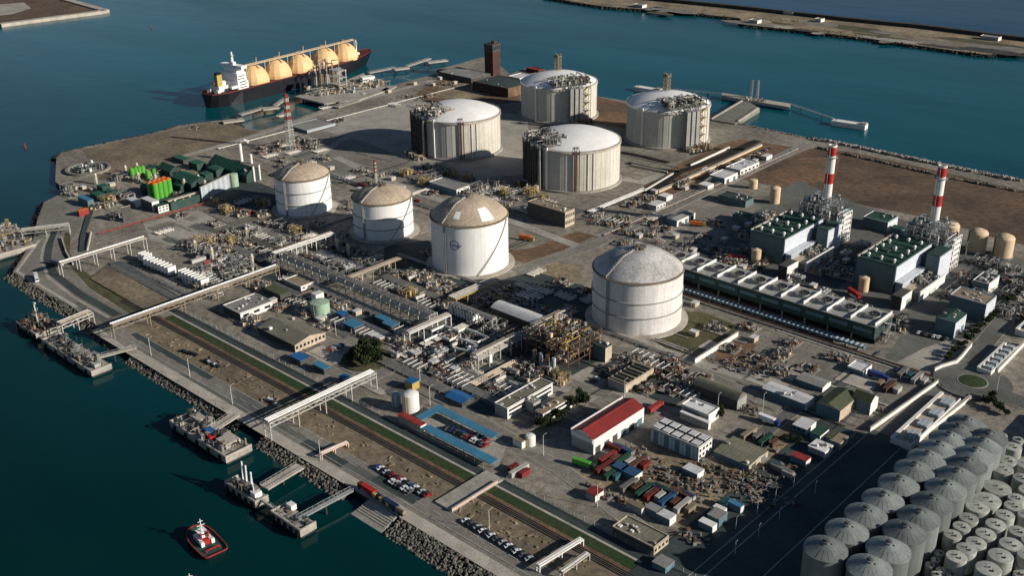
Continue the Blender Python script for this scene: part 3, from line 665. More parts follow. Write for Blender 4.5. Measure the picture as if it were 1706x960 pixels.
# ------------------------------------------------------------------ gas carrier at the far berth
def carrier():
    s0, s1 = at((347,179),SEA), at((609,108),SEA); s0.z = s1.z = 0; ax = (s1-s0).normalized(); sd = Vector((ax.y,-ax.x,0)); L = (s1-s0).length; DK = 12.0
    t = thing('gas_carrier','black-hulled gas carrier with five orange domes moored at the far berth','ship',(s0.x,s0.y,SEA))
    W = lambda s, o, z: s0+ax*s+sd*o+Vector((0,0,z))
    st = [(0,.2,.5),(.025,.5,.74),(.07,.78,.92),(.14,.97,1),(.25,1,1),(.72,1,1),(.84,.86,.97),(.92,.5,.78),(.97,.2,.5),(1,.02,.22)]
    b = MB(); B = 18; rows = []
    for f, wl, dk in st:
        rake = 10*max(0,(f-.9)/.1); sh = 3.5*max(0,(f-.86)/.14)
        rows.append([W(L*f,-B*dk,DK+sh)+ax*rake, W(L*f,-B*wl,-4), W(L*f,B*wl,-4), W(L*f,B*dk,DK+sh)+ax*rake])
    for i in range(len(rows)-1):
        a, c = rows[i], rows[i+1]
        b.quad(a[0],c[0],c[1],a[1]); b.quad(a[2],c[2],c[3],a[3])
    b.quad(*rows[0]); b.quad(*rows[-1][::-1]); b.build('hull','hull',t)
    d = MB()
    for i in range(len(rows)-1): d.quad(rows[i][0]-Vector((0,0,.3)),rows[i][3]-Vector((0,0,.3)),rows[i+1][3]-Vector((0,0,.3)),rows[i+1][0]-Vector((0,0,.3)))
    d.build('deck','deck_red',t)
    r = MB()
    for k in (0,3):
        for i in range(len(rows)-1): r.bar(rows[i][k]+Vector((0,0,.4)),rows[i+1][k]+Vector((0,0,.4)),.5,1.3)
    r.build('bulwark','deck_red',t)
    def s_at(x):
        lo, hi = 0, L
        for _ in range(40):
            m_ = (lo+hi)/2
            if see(W(m_,0,DK))[0] < x: lo = m_
            else: hi = m_
        return lo
    SS = [s_at(x) for x in (424,462,500,541,574)]; tops = []
    for i in range(5):
        c = W(SS[i],0,DK); m = MB(); R = 17.6
        m.lathe(c.x,c.y,[(R,DK-.2),(R,DK+3.5),(R-.9,DK+7.5),(R-3.2,DK+12),(R-7,DK+16.6),(R-12,DK+19.6),(.01,DK+20.3)],16,cap1=False)
        m.build('tank_dome','dome',t,12)
        q = MB(); clutter(q,flat(c.x,c.y,DK+20.6),14,3,3,3,i+5,2,(.2,.4)); q.build('dome_fittings',['tan_roof','pale_steel'],t); tops.append(c)
        for k in (-1,1):
            q = MB()
            for j in range(12):
                a, e = j/12*R*.95, (j+1)/12*R*.95
                zz = lambda r_: DK+20.3-20.3*(r_/R)**3.2; q.bar(W(SS[i],k*a*.96,zz(a)+.4),W(SS[i],k*e*.96,zz(e)+.4),1.0,.3)
            q.build('dome_ladder','rust',t)
    q = MB(); q.bar(W(SS[0]-20,5,DK+22),W(SS[4]+12,5,DK+22),2.6,.7); q.bar(W(SS[0]-20,5,DK+23.4),W(SS[4]+12,5,DK+23.4),1.6,.4); q.tube([W(SS[0]-18,3,DK+21.4),W(SS[4]+10,3,DK+21.4)],.6,6)
    for i in range(5):
        for o in (-14,0,14): q.bar(W(SS[i]+o,5,DK+(20 if o == 0 else 10)),W(SS[i]+o,5,DK+23),.5)
    q.build('catwalk','cream',t)
    # accommodation block, bridge, funnel, masts
    def blk(b, s, o, z, ls, lo, h, m=0): c = W(s,o,z); b.cb(c.x,c.y,c.z,ls,lo,h,math.atan2(ax.y,ax.x),m)
    a = MB(); blk(a,SS[0]-30,0,DK,15,32,9); blk(a,SS[0]-29,0,DK+9,13,27,9); blk(a,SS[0]-28,0,DK+18,11,22,5); ac = a.build('accommodation','white',t)
    a = MB()
    for z in (2,5,8,11,14,16.6): blk(a,SS[0]-22.4 if z < 9 else SS[0]-22.4,0,DK+z,.25,26 if z < 9 else 24,1)
    for z in (2,5,8,11,14): blk(a,SS[0]-30,16.1 if z < 9 else 13.6,DK+z,10,.25,1)
    a.build('window_band','glass',ac)
    a = MB(); blk(a,SS[0]-28,0,DK+23,8,36,3); br = a.build('bridge','white',t); a = MB(); blk(a,SS[0]-23.9,0,DK+24,.25,34,1.2); a.build('bridge_window','glass',br)
    a = MB(); blk(a,SS[0]-29,0,DK+26,4,7,3); lattice(a,*W(SS[0]-29,0,0)[:2],DK+29,DK+40,2.2,1,5,.25); blk(a,SS[0]-29,0,DK+36,.8,8,.5); a.build('radar_mast','white',t)
    a = MB(); blk(a,20,-2,DK,13,16,6); blk(a,21,0,DK+6,8,8,5); a.build('engine_casing','white',t)
    a = MB(); blk(a,17,2,DK+6,7,5,13); a.build('funnel','yellow',t)
    a = MB(); blk(a,17,2,DK+19,6.4,4.4,2.2); a.build('funnel_cap','black_void',t)
    for o in (-15,15):
        a = MB(); blk(a,max(28,SS[0]-46),o,DK+3,10,3,2.8); a.build('lifeboat','orange' if o < 0 else 'white',t)
    for s in (7,12): a = MB(); blk(a,s,-7,DK,4,4,3); blk(a,s,6,DK,4,4,2.6); a.build('mooring_winch','white' if s > 10 else 'dark_steel',t)
    a = MB(); c = W(L-15,0,DK+1); a.cyl(c.x,c.y,c.z,c.z+19,.9,.6,8); blk(a,L-15,0,DK+15,.6,5,.6); a.cb(c.x,c.y,c.z,6,5,3); a.build('fore_mast','white',t)
    a = MB(); blk(a,L-22,5,DK,6,5,3); blk(a,L-22,-6,DK,5,5,2.5); clutter(a,flat(*W(L-25,0,DK)[:3],math.atan2(ax.y,ax.x)),14,8,10,2.5,8,1); a.build('windlass','deck_red',t)
    a = MB(); clutter(a,flat(*W((SS[2]+SS[3])/2,12,DK)[:3],math.atan2(ax.y,ax.x)),70,14,7,10,5,3,(.3,.6)); a.build('cargo_manifold',['pale_steel','cream','dark_steel'],t)
    for i in range(4):
        a = MB(); c = W((SS[i]+SS[i+1])/2,-14,DK); a.cyl(c.x,c.y,DK,DK+24,.5,n=7); a.cb(c.x,c.y,DK+23,2.4,.5,.5); a.build('vent_post','cream',t)
    return t
carrier()
# ------------------------------------------------------------------ jetties
def dolphin(p, sx, sy, lab, rz=0, m='pale_concrete', top=1.6, group=None, name='mooring_dolphin'):
    c = at(p,top); t = thing(name, lab, 'dolphin', (c.x,c.y,0), group, rz)
    b = MB(); b.cb(0,0,top-1.6,sx,sy,1.6,0); b.build('deck',m,t,local=True)
    b = MB()
    for i in (-.35,.35):
        for j in (-.35,.35): b.cyl(sx*i,sy*j,-8,top-1.6,.7,n=8)
    stuff_ = b; 
    for i in (-.35,.35):
        for j in (-.35,.35): q = MB(); q.cyl(sx*i,sy*j,-8,top-1.6,.7,n=8); q.build('pile','dark_rock',t,local=True)
    q = MB(); q.cyl(sx*.2,0,top,top+1,.4,n=8); q.cb(sx*.2,0,top+1,1.2,.5,.3); q.build('bollard','dark_steel',t,local=True)
    return t
def walkway(p, q, w, lab, top=2, m='pale_concrete', name='jetty_walkway', np=None, th=.8):
    a, c = at(p,top), at(q,top); t = thing(name, lab, 'walkway', (a.x,a.y,0)); d = c-a; L = d.length
    b = MB(); b.bar((a.x,a.y,top-th/2),(c.x,c.y,top-th/2),w,th); b.build('deck',m,t)
    n = Vector((-d.y,d.x,0)).normalized()*(w/2-.1); b = MB()
    for s in (-1,1):
        b.bar(a+n*s+Vector((0,0,1.1)),c+n*s+Vector((0,0,1.1)),.12); k = max(2,int(L/3))
        for i in range(k+1): e = a.lerp(c,i/k)+n*s; b.bar(e,e+Vector((0,0,1.1)),.1)
    b.build('handrail','pale_steel',t)
    k = max(1,int(L/22)) if np is None else np
    for i in range(k):
        e = a.lerp(c,(i+.5)/k); b = MB(); b.cyl(e.x,e.y,-8,top-th,.6,n=8); b.build('pile','dark_rock',t)
    return t
# berth of the gas carrier
w1 = 'pale walkway on piles reaching from the land to the stern mooring blocks of the carrier'
walkway((400,191),(440,179),5,'pale pile walkway between the two stern mooring blocks of the carrier')
walkway((458,176),(478,162),5,'pale pile walkway between the middle mooring block and the loading platform')
walkway((614,121),(658,112),5,'pale pile walkway from the loading platform to the bow mooring block')
walkway((678,110),(716,97),5,'pale pile walkway from bow mooring block to the outermost jetty end')
G1 = 'mooring blocks along the carrier berth'
for p, sx, sy, l in (((388,200),22,9,'pale mooring block nearest the stern of the carrier'),((450,179),18,9,'pale mooring block midway along the carrier hull'),((668,113),20,9,'pale mooring block ahead of the carrier bow'),((728,101),28,9,'pale jetty-end block with fittings, outermost of the berth')):
    dolphin(p,sx,sy,l,1.25,'pale_concrete',2.2,G1)
pf = [at(p,2.5) for p in ((490,160),(535,150),(606,121),(612,128),(650,148),(600,165),(540,172))]
t = thing('loading_platform','grey loading platform beside the carrier crowded with loading arms and pipes','jetty',(*pf[0][:2],0))
b = MB(); b.prism([p[:2] for p in pf],.8,2.5); b.build('deck','concrete',t)
for i, p in enumerate(((505,164),(545,160),(575,150),(600,140),(625,148),(560,168))): q = at(p); b = MB(); b.cyl(q.x,q.y,-8,.8,1.1,n=8); b.build('pile','dark_rock',t)
b = MB(); q = at((580,146),2.5); clutter(b,flat(q.x,q.y,2.5,1.3),170,46,20,5,3,5,(.25,.6)); b.build('deck_pipework',['pale_steel','pipe','dark_steel','steel','yellow'],t)
for k, (p, h) in enumerate((((528,142),17),((536,142),22),((546,140),19),((556,137),24),((566,134),26))):
    q = at(p,2.5); b = MB(); lattice(b,q.x,q.y,2.5,2.5+h*.6,4,3,3,.35); b.tube([(q.x,q.y,2.5+h*.5),(q.x+3,q.y-2,2.5+h),(q.x-14,q.y+1,2.5+h*.85),(q.x-15,q.y+1,14)],.7,6); b.build('loading_arm','tan_roof' if k % 2 else 'pale_steel',t)
b = MB(); q = at((565,150),2.5)
for e in (-8,8):
    for f in (-5,5): b.bar((q.x+e,q.y+f,2.5),(q.x+e,q.y+f,27),.9)
for z in (10,18,26): b.cb(q.x,q.y,z,18,12,.6)
b.build('service_tower','pale_steel',t)
b = MB(); q = at((612,135),2.5); b.cb(q.x,q.y,2.5,16,10,6,1.3); b.build('control_hut','wall_white',t)
b = MB(); q = at((592,152),2.5); b.cb(q.x,q.y,2.5,22,8,.4,1.3); b.cb(q.x-2,q.y,2.5,2,2,5); b.cb(q.x+2,q.y-6,2.5,5,4,3,.3); b.build('pump_house','wall_grey',t)
walkway((598,166),(560,178),8,'concrete access trestle from the shore road to the loading platform',2.5,'concrete')
walkway((640,151),(655,143),10,'short concrete bridge from the shore to the right end of the loading platform',2.5,'concrete')
# T jetty on the seaward side
t = thing('sea_jetty','T-shaped concrete jetty reaching into the blue-green basin behind the gas tanks','jetty',(*at((1215,195))[:2],0))
b = MB(); b.prism(px((1182.3,198.4),(1239.1,164.6),(1266.1,180.2),(1224.5,205.7),z=1.4),-9,1.4); b.build('causeway','old_asphalt',t)
b = MB(); b.prism(px((1203.1,154.2),(1317.2,172.4),(1315.6,178.1),(1201.8,158.9),z=1.8),-.5,1.8); b.build('quay_arm','pale_concrete',t)
b = MB(); b.bar((*at((1263,179.7),1.8)[:2],1.8),(*at((1229.2,201.8),1.8)[:2],1.8),2.2,1.4); b.bar((*at((1240.9,164.6),1.8)[:2],1.8),(*at((1184.9,197.9),1.8)[:2],1.8),2,1); b.build('parapet','pale_concrete',t)
for k in (965,1003):
    q = at((1000+k/3.84,625/3.84),1.8); b = MB(); lattice(b,q.x,q.y,1.8,21,2.4,1.8,6,.2); b.cb(q.x,q.y,21,2.6,2.6,.3); b.build('mast','galv',t)
b = MB(); q = at((1256.5,166.7),1.8); clutter(b,flat(q.x,q.y,1.8,0),26,12,7,3,9,3); b.build('deck_fittings',['pale_steel','galv','dark_steel'],t)
for pa, pb, l in (((1059.4,142.7),(1101,149.5),'long low white mooring quay partly hidden behind the tank by the sea jetty'),((1387.5,199),(1444,207.6),'long low white mooring quay standing alone right of the sea jetty')):
    a, c = at(pa,2), at(pb,2); d = (c-a); t = thing('mooring_quay',l,'dolphin',((a.x+c.x)/2,(a.y+c.y)/2,0),'outlying mooring quays',math.atan2(d.y,d.x)); b = MB(); b.cb(0,0,-6,d.length,9,8,0); b.build('body','wall_white',t,local=True)
    b = MB(); b.cb(d.length*.42,0,2,6,6,1.6); b.build('end_block','pale_concrete',t,local=True); b = MB(); b.cyl(-d.length*.4,0,2,3.4,.6,n=8); b.build('bollard','dark_steel',t,local=True)
walkway((1117.2,147.9),(1201,156.2),1.4,'thin grey catwalk on piles left of the sea jetty',1.2,'galv','catwalk',None,.4)
walkway((1319,174),(1388,196.9),1.4,'thin grey catwalk on piles right of the sea jetty',1.2,'galv','catwalk',None,.4)

# ------------------------------------------------------------------ tankers' berths along the near quay
def berth(corner, pe, pw, label, seed, n=60, hm=4, top=1.2, mats=('concrete','dark_steel','steel','dark_steel','tan_roof'), kerb=True):
    n0, e, w = at(corner,top), at(pe,top), at(pw,top); x1, x0, y0, y1 = n0.x, w.x, n0.y, e.y
    t = thing('berth_platform',label,'jetty',((x0+x1)/2,(y0+y1)/2,0)); b = MB(); b.box(x0,x1,y0,y1,-1.6,top); b.build('deck','concrete',t)
    b = MB(); b.box(x0+.6,x1-.6,y0+.8,y1-.6,-8,-1.6); b.build('pile_wall','dark_rock',t)
    for k in range(5): b = MB(); xx = x0+(x1-x0)*(k+.5)/5; b.box(xx-.9,xx+.9,y0-.7,y0,-2.6,top-.1); b.build('fender','rubber',t)
    if kerb:
        b = MB(); b.box(x0,x1,y0,y0+.8,top+.02,top+1.2); b.box(x0,x0+.7,y0+.8,y1,top+.02,top+1.2); b.box(x1-.7,x1,y0+.8,y1,top+.02,top+1.2); b.build('parapet','pale_concrete',t)
    b = MB(); clutter(b,flat((x0+x1)/2,(y0+y1)/2,top),int(n*.65),(x1-x0)/2-1.5,(y1-y0)/2-1.2,hm,seed,5,(.15,.4)); b.build('deck_pipework',list(mats),t)
    return t, (x0,x1,y0,y1)
t, r = berth((376,765),(420,744),(292,700),'big concrete berth platform with pipework, moored against the middle of the quay',5,110,4.5)
b = MB(); b.box(r[0]+6,r[0]+15,r[3]-7,r[3]-2,1.2,4.2); b.build('hut','pale_concrete',t)
b = MB(); b.box(r[1]-16,r[1]-7,r[2]+5,r[3]-2,1.25,4); b.build('pump_shelter','pale_concrete',t)
b = MB(); b.box(r[0]+30,r[0]+33,r[2]+4,r[2]+7,1.25,3.6); b.build('fire_box','red',t)
b = MB(); b.box(r[0]+24,r[0]+30,r[2]+6,r[2]+10,1.25,4); b.build('equipment_cabin','blue',t)
walkway((352,716),(392,690),6,'concrete gangway from the quay down to the big berth platform',1.6,'pale_concrete')
t, r = berth((425,840),(447,828),(385,800),'small berth platform carrying pale crane masts and loading arms',8,46,4,1.0)
for dx, h in ((4,13),(7,12),(11,10)):
    b = MB(); x, y = r[0]+dx+3, r[2]+6; b.bar((x,y,1),(x+1,y,1+h),.7); b.bar((x+1,y,1+h),(x+7,y-3,h*.45),.5); b.cb(x,y,1,2,2,2.2); b.build('loading_arm','white_metal',t)
b = MB(); b.box(r[1]-6,r[1]-2,r[3]-6,r[3]-2,1.05,4.5); b.build('hut','wall_white',t)
walkway((440,812),(500,776),6,'wide gangway of pale pipes linking the crane platform to the quay',2,'pale_concrete')
walkway((436,833),(464,852),1.2,'thin footbridge over the water between the two small berth platforms',1.6,'pale_steel')
t, r = berth((500,888),(526,872),(455,852),'small rectangular berth platform at the end of a long lattice gangway',9,14,2,1.2)
b = MB(); b.box(r[0]+3,r[0]+7,r[2]+7,r[2]+10,1.25,4); b.build('hut','wall_white',t)
w = walkway((496,864),(586,816),2.6,'long straight lattice gangway running from the quay to the rectangular platform',3,'galv')
# left-hand berths
t, r = berth((152,622),(180,605),(90,560),'dark berth platform with pipes below the left trestle',12,90,5,.8,('dark_steel','steel','steel','dark_steel','tan_roof'))
b = MB(); b.box(r[1]-9,r[1]-3,r[2]+4,r[2]+8,.85,3.4); b.build('hut','wall_grey',t)
t, r = berth((60,560),(92,540),(28,538),'dark isolated berth platform in the water at the far left',13,80,6,.8,('dark_steel','dark_steel','rust','tan_roof','steel'))
b = MB(); x, y = (r[0]+r[1])/2, (r[2]+r[3])/2; b.bar((x,y,1),(x,y,17),.8); b.bar((x-2,y,15),(x+2.5,y,17),.9); b.bar((x,y,9),(x+4,y,14),.5); b.build('loading_arm','pale_steel',t)
t, r = berth((-6,428),(48,402),(-40,408),'yellow-piped berth platform cut by the left edge of the view',14,70,5,1,('tan_roof','tan_roof','steel','dark_steel','yellow'))
t, r = berth((-10,400),(32,380),(-40,388),'yellow walkway platform at the left edge above the pale pier',15,50,5,1,('tan_roof','yellow','steel','tan_roof','steel'))
walkway((-20,404),(52,398),5,'pale pier crossing the water at the left edge to the quay road',2,'pale_concrete')
walkway((152,598),(226,578),3,'pale gangway from the left berth up to the quay road',3,'pale_concrete')
# concrete slipway
t = thing('slipway','ribbed concrete slipway running down into the water beside the parked lorries','slipway',(*at((620,850))[:2],0))
a, c = at((609,836)), at((660,862)); b = MB(); x0, x1 = a.x, c.x; 
b.add([(x0,262,.1),(x1,262,.1),(x1+1,250,-3.4),(x0-1,250,-3.4),(x0,262,-4),(x1,262,-4),(x1+1,250,-4.6),(x0-1,250,-4.6)],[(0,3,2,1),(3,7,6,2),(0,4,7,3),(1,2,6,5),(0,1,5,4)])
b.build('ramp','concrete',t)
for k in range(9):
    b = MB(); f = (k+.5)/9; y = 262-12*f; z = .1-3.5*f; b.bar((x0,y,z+.08),(x1,y,z+.08),.5,.18); 
    if k < 6: b.build('rib','pale_concrete',t)
# ------------------------------------------------------------------ tugs
def tug(p, rz, label, sc=1, det=True):
    c = at(p,SEA); t = thing('tug_boat',label,'tug',(c.x,c.y,SEA),None,rz); B = 7.2
    st = [(-14,.72),(-13.4,.86),(-11,.97),(-4,1),(4,1),(9,.9),(12,.66),(13.6,.36),(14.2,.1)]
    b = MB(); R = []
    for x, w in st:
        z = 2.4+1.6*max(0,(x-2)/12)**2; R.append([(x,-B*w,z),(x*.94,-B*w*.86,-1.5),(x*.94,B*w*.86,-1.5),(x,B*w,z)])
    for i in range(len(R)-1): a, d = R[i], R[i+1]; b.quad(a[0],a[1],d[1],d[0]); b.quad(a[2],a[3],d[3],d[2])
    b.quad(*R[0][::-1]); b.quad(*R[-1]); b.build('hull','hull',t,local=True)
    b = MB()
    for i in range(len(R)-1): b.quad(*[Vector(q)-Vector((0,0,.8)) for q in (R[i][0],R[i+1][0],R[i+1][3],R[i][3])])
    b.build('deck','deck_green',t,local=True)
    b = MB()
    for k in (0,3):
        for i in range(len(R)-1): b.bar(R[i][k],R[i+1][k],.55,.7)
    b.bar(R[0][0],R[0][3],.55,.7); b.bar(R[-1][0],R[-1][3],.55,.7); b.build('fender_rail','dull_red',t,local=True)
    b = MB(); b.cb(2.5,0,1.8,9,7,2.6); b.cb(-2.6,2.9,1.8,2.2,1.8,2.6); b.cb(-2.6,-2.9,1.8,2.2,1.8,2.6); h = b.build('deckhouse','white',t,local=True)
    b = MB(); b.cb(7.05,0,3,.1,5,.8); b.cb(2.5,3.55,3,6,.1,.7); b.cb(2.5,-3.55,3,6,.1,.7); b.build('window','glass',h,local=True)
    b = MB(); b.cb(-1.6,0,1.8,2.4,3,2.9); b.build('winch_house','red',t,local=True)
    b = MB(); b.cb(3.6,0,4.4,4.4,4.4,2.6); b.cb(3.6,0,7,5,5,.25); w = b.build('wheelhouse','white',t,local=True)
    b = MB(); b.cb(3.6,0,5.4,4.5,4.5,.95); b.build('window','glass',w,local=True)
    for s in (-1,1): b = MB(); b.cyl(0,s*2,4.4,8,.6,n=10); b.build('funnel','red',t,local=True)
    b = MB(); b.bar((3,0,7),(3,0,15),.4); b.bar((3,-2.2,11),(3,2.2,11),.35); b.bar((3,-1.4,13.4),(3,1.4,13.4),.3); b.bar((3,0,12),(1.6,0,7.2),.25); b.cb(3.2,0,10,1.2,1.6,.3); b.build('mast','white_metal',t,local=True)
    b = MB(); b.bar((-9,-3.6,3),(-9,3.6,3),.5); b.bar((-9,-3.6,1.6),(-9,-3.6,3),.5); b.bar((-9,3.6,1.6),(-9,3.6,3),.5); b.build('towing_bow','red',t,local=True)
    t.scale = (.84,.84,.84); return t
tug((343,908),PI-.12,'black tug with red-edged hull and white deckhouse alone on the green water')
tug((322,1003),2.6,'tug mostly cut off by the bottom edge, only its white mast and top showing')
# navigation buoys
for p, l in (((252,47),'small red buoy afloat in the open harbour left of the carrier'),((42,246),'tiny reddish buoy afloat near the left edge of the harbour')):
    c = at(p,SEA); t = thing('buoy',l,'buoy',(c.x,c.y,SEA)); b = MB(); b.cyl(0,0,-.5,1,1.3,n=14); b.build('float','dull_red',t,local=True); b = MB(); lattice(b,0,0,1,4,1.2,.6,3,.16); b.cyl(0,0,4,5,.5,.2,8); b.build('topmark','dull_red',t,local=True)
# old brick tower and sheds at the tip of the site
def box_from(n, r, l, h):
    a, e, w = at(n,h), at(r,h), at(l,h); return w.x, a.x, a.y, e.y
c = at((821,124)); t = thing('brick_tower','tall dark brown brick tower standing alone on the far point','tower',(c.x,c.y,0))
b = MB(); b.box(c.x-7.5,c.x+6.5,c.y-6,c.y+7,0,29); b.build('wall','brick',t); b = MB(); b.box(c.x-7.8,c.x+6.8,c.y-6.3,c.y+7.3,29,38); b.build('top_storey','dark_steel',t)
b = MB()
for k in range(4): b.box(c.x-6.5+k*3.4,c.x-4.6+k*3.4,c.y-6.45,c.y-6.3,31,36); b.box(c.x+6.8,c.x+6.95,c.y-5+k*3.2,c.y-3.2+k*3.2,31,36)
b.build('window','glass',t); b = MB(); b.box(c.x-2,c.x+3,c.y,c.y+5,38,41); b.bar((c.x+5,c.y-4,38),(c.x+5,c.y-4,44),.3); b.build('roof_hut','brick',t)
# ------------------------------------------------------------------ combined-cycle power station: two equal units
def unit():
    t = thing('turbine_hall','left green-roofed turbine hall with pale cladding, next to the red and white chimney','power hall',(0,0,0),'twin power station blocks')
    P = dict(parent=t, local=True)
    b = MB(); b.box(-27,0,0,56,0,19.6); b.build('wall','plant_wall',**P)
    b = MB(); b.box(-26.4,-.6,.6,55.4,19.6,19.9)
    for y in range(7,55,8): b.box(-26,-1,y-.5,y+.5,19.9,20.4)
    rf = b.build('roof','plant_roof',**P)
    b = MB(); b.box(-27.3,-26.4,-.3,56,19.6,21); b.build('parapet','pale_concrete',**P)
    b = MB(); b.box(-26.4,.3,-.3,.6,19.6,20.4); b.box(-.6,.3,.6,56,19.6,20.4); b.build('eave','plant_green',**P)
    b = MB(); b.box(.05,.6,.4,56,9,19.5); b.build('cladding_panel','plant_pale',**P)
    for i in range(5):
        for x in (-22,-13,-4):
            if x == -13 and i % 2: continue
            b = MB(); y = 6+i*10.5; b.cyl(x,y,19.95,21.2,.8,n=10); b.lathe(x,y,[(1.2,21.2),(1.3,22),(.6,22.8),(.01,23)],10,cap1=False); b.build('roof_vent','white_metal',rf,local=True)
    b = MB(); b.box(-20,-15,20,30,19.95,21); b.build('roof_light','plant_green',rf,local=True)
    b = MB(); b.box(.62,5.5,2,38,0,8.2); b.build('annex','wall_sheet',**P)
    b = MB(); b.box(.62,6,1.6,38,8.2,8.8); b.build('annex_roof','plant_pale',**P)
    b = MB(); b.box(5.5,17,2,36,0,4.6); b.build('transformer_deck','wall_beige',**P)
    b = MB(); clutter(b,flat(11,24,4.6),34,5,9,4,3,3); b.build('transformers',['dark_steel','plant_green','pale_steel'],**P)
    b = MB(); b.box(17.8,18.8,0,40,0,7.2); b.build('blast_wall','wall_white',**P)
    b = MB(); b.box(8.5,15,-21,-6,0,9.5); k = b.build('switch_house','dark_steel',**P)
    b = MB(); b.box(15.02,15.5,-21,-6,0,9.6); b.build('sunlit_wall','wall_white',k,local=True)  # sunlit side put into white on a dark body
    b = MB(); b.box(14.9,15.9,-13,-8,2,5); b.build('door','wall_grey',k,local=True)
    b = MB(); b.box(5,13.5,38,58,0,18.5); k = b.build('boiler_duct','plant_wall',**P)
    b = MB(); b.box(13.52,14.1,38,58,.3,18.4); b.build('cladding_panel','plant_pale',k,local=True)
    b = MB(); b.box(4.8,13.5,38,58,18.5,19.2); b.build('duct_roof','plant_green',k,local=True)
    b = MB(); b.box(1.2,5,40,56,0,15); b.build('filter_house','plant_green',**P)
    b = MB()
    for y in range(60,76,3):
        b.bar((13,y,0),(13,y,24-(76-y)*.2),.7); b.bar((9,y,0),(9,y,22),.5)
    for z in range(4,25,4): b.bar((13,60,z),(13,75,z),.7); b.bar((9,60,z),(9,75,z),.5); b.bar((13,60,z),(13,75,z-4),.35)
    for z in range(8,24,4): b.box(12.9,13.4,63,73,z,z+2.2)
    b.build('pipe_frame','white_metal',**P)
    # heat-recovery boiler with its steelwork
    b = MB(); b.box(-20,3,57,84,0,15); h = b.build('boiler_casing','plant_wall',**P)
    b = MB(); fr = flat(-8.5,70.5,15)
    for x in range(-20,4,6):
        for y in range(57,86,7): b.bar((x,y,15),(x,y,28),.7)
    for z in (18.5,22,25.5,28):
        for y in range(57,86,7): b.bar((-20,y,z),(4,y,z),.5)
        for x in range(-20,4,6): b.bar((x,57,z),(x,85,z),.5); b.bar((x,57,z-3.5),(x,64,z),.3); b.bar((x,71,z),(x,64,z-3.5),.3)
    for y in range(57,79,7):
        for x in (-20,-14,-8,-2): b.bar((x,y,15),(x+6,y,18.5),.3); b.bar((x,y,22),(x+6,y,18.5),.3)
    b.build('boiler_steelwork','galv',h,local=True)
    b = MB(); clutter(b,fr,90,11,13,11,21,4,(.2,.6)); clutter(b,flat(-8,71,28),40,9,11,4,22,4); b.build('boiler_pipework',['galv','steel','pale_steel','plant_wall'],h,local=True)
    b = MB()
    for z in (20,24): b.cyl(-12,70,z,z+2.2,.1,n=4)
    b = MB(); b.tube([(-16,60,26),(-16,82,26)],1.3,10); b.build('steam_drum','pale_steel',h,local=True)
    b = MB(); stairs(b,-21.5,75,0,27,PI/2,6,7); b.build('stair_tower',['galv','steel'],h,local=True)
    # chimney, banded red and white
    x, y, r = -6, 71, 3.1
    c = thing('chimney','left red and white banded chimney rising behind the turbine hall','chimney',(x,y,0),'twin banded chimneys')
    Q = dict(parent=c, local=True)
    b = MB(); b.lathe(0,0,[(r,0),(r,42)],32,cap1=False); b.build('shaft','wall_white',smooth=30,**Q)
    for z0, z1, m, nm in ((42,50,'red','red_band'),(50,63.5,'wall_white','white_band'),(63.5,70,'red','red_band')):
        b = MB(); b.lathe(0,0,[(r,z0),(r,z1)],32,cap1=False); b.build(nm,m,smooth=30,**Q)
    b = MB(); b.lathe(0,0,[(r,70),(r+.1,71.4),(r-.5,71.5),(r-.5,69)],32,cap1=False); b.build('lip','wall_white',smooth=30,**Q)
    b = MB(); b.lathe(0,0,[(r+.02,61.9),(r+1.5,62),(r+1.5,62.3),(r+.02,62.4)],28,cap1=False); b.lathe(0,0,[(r+1.4,63.4),(r+1.5,63.5)],28,cap1=False)
    for k in range(14): a = 2*PI*k/14; b.bar(((r+1.4)*math.cos(a),(r+1.4)*math.sin(a),62.3),((r+1.4)*math.cos(a),(r+1.4)*math.sin(a),63.5),.12)
    b.build('gallery','galv',**Q)
    b = MB(); b.bar((0,-r-.4,28),(0,-r-.4,70),.5,.3); b.build('ladder','galv',**Q)
    # cream tank at the hall's foot
    v = thing('water_tank','small cream water tank against the dark wall of the left turbine hall','storage tank',(-17,-7,0),'cream tanks before the halls')
    b = MB(); b.lathe(0,0,[(3.4,0),(3.4,10)],24,cap1=False); b.build('wall','cream',v,30,local=True); b = MB(); b.lathe(0,0,[(3.4,10),(.01,11.2)],24,cap1=False); b.build('roof','cream',v,30,local=True)
    b = MB(); b.bar((-3.2,-1.6,0),(-3.2,-1.6,11),.5,.3); b.build('ladder','steel',v,local=True)
    return t, c, v
u1 = unit()
for o, r in zip(u1,('right green-roofed turbine hall with pale cladding, nearer the three cream tanks','right red and white banded chimney, nearer the right edge','small cream water tank against the dark wall of the right turbine hall')):
    copy_tree(o,(o.location.x-258,o.location.y+646,0),0,r)
for o in u1: o.location += Vector((-338,642,0))
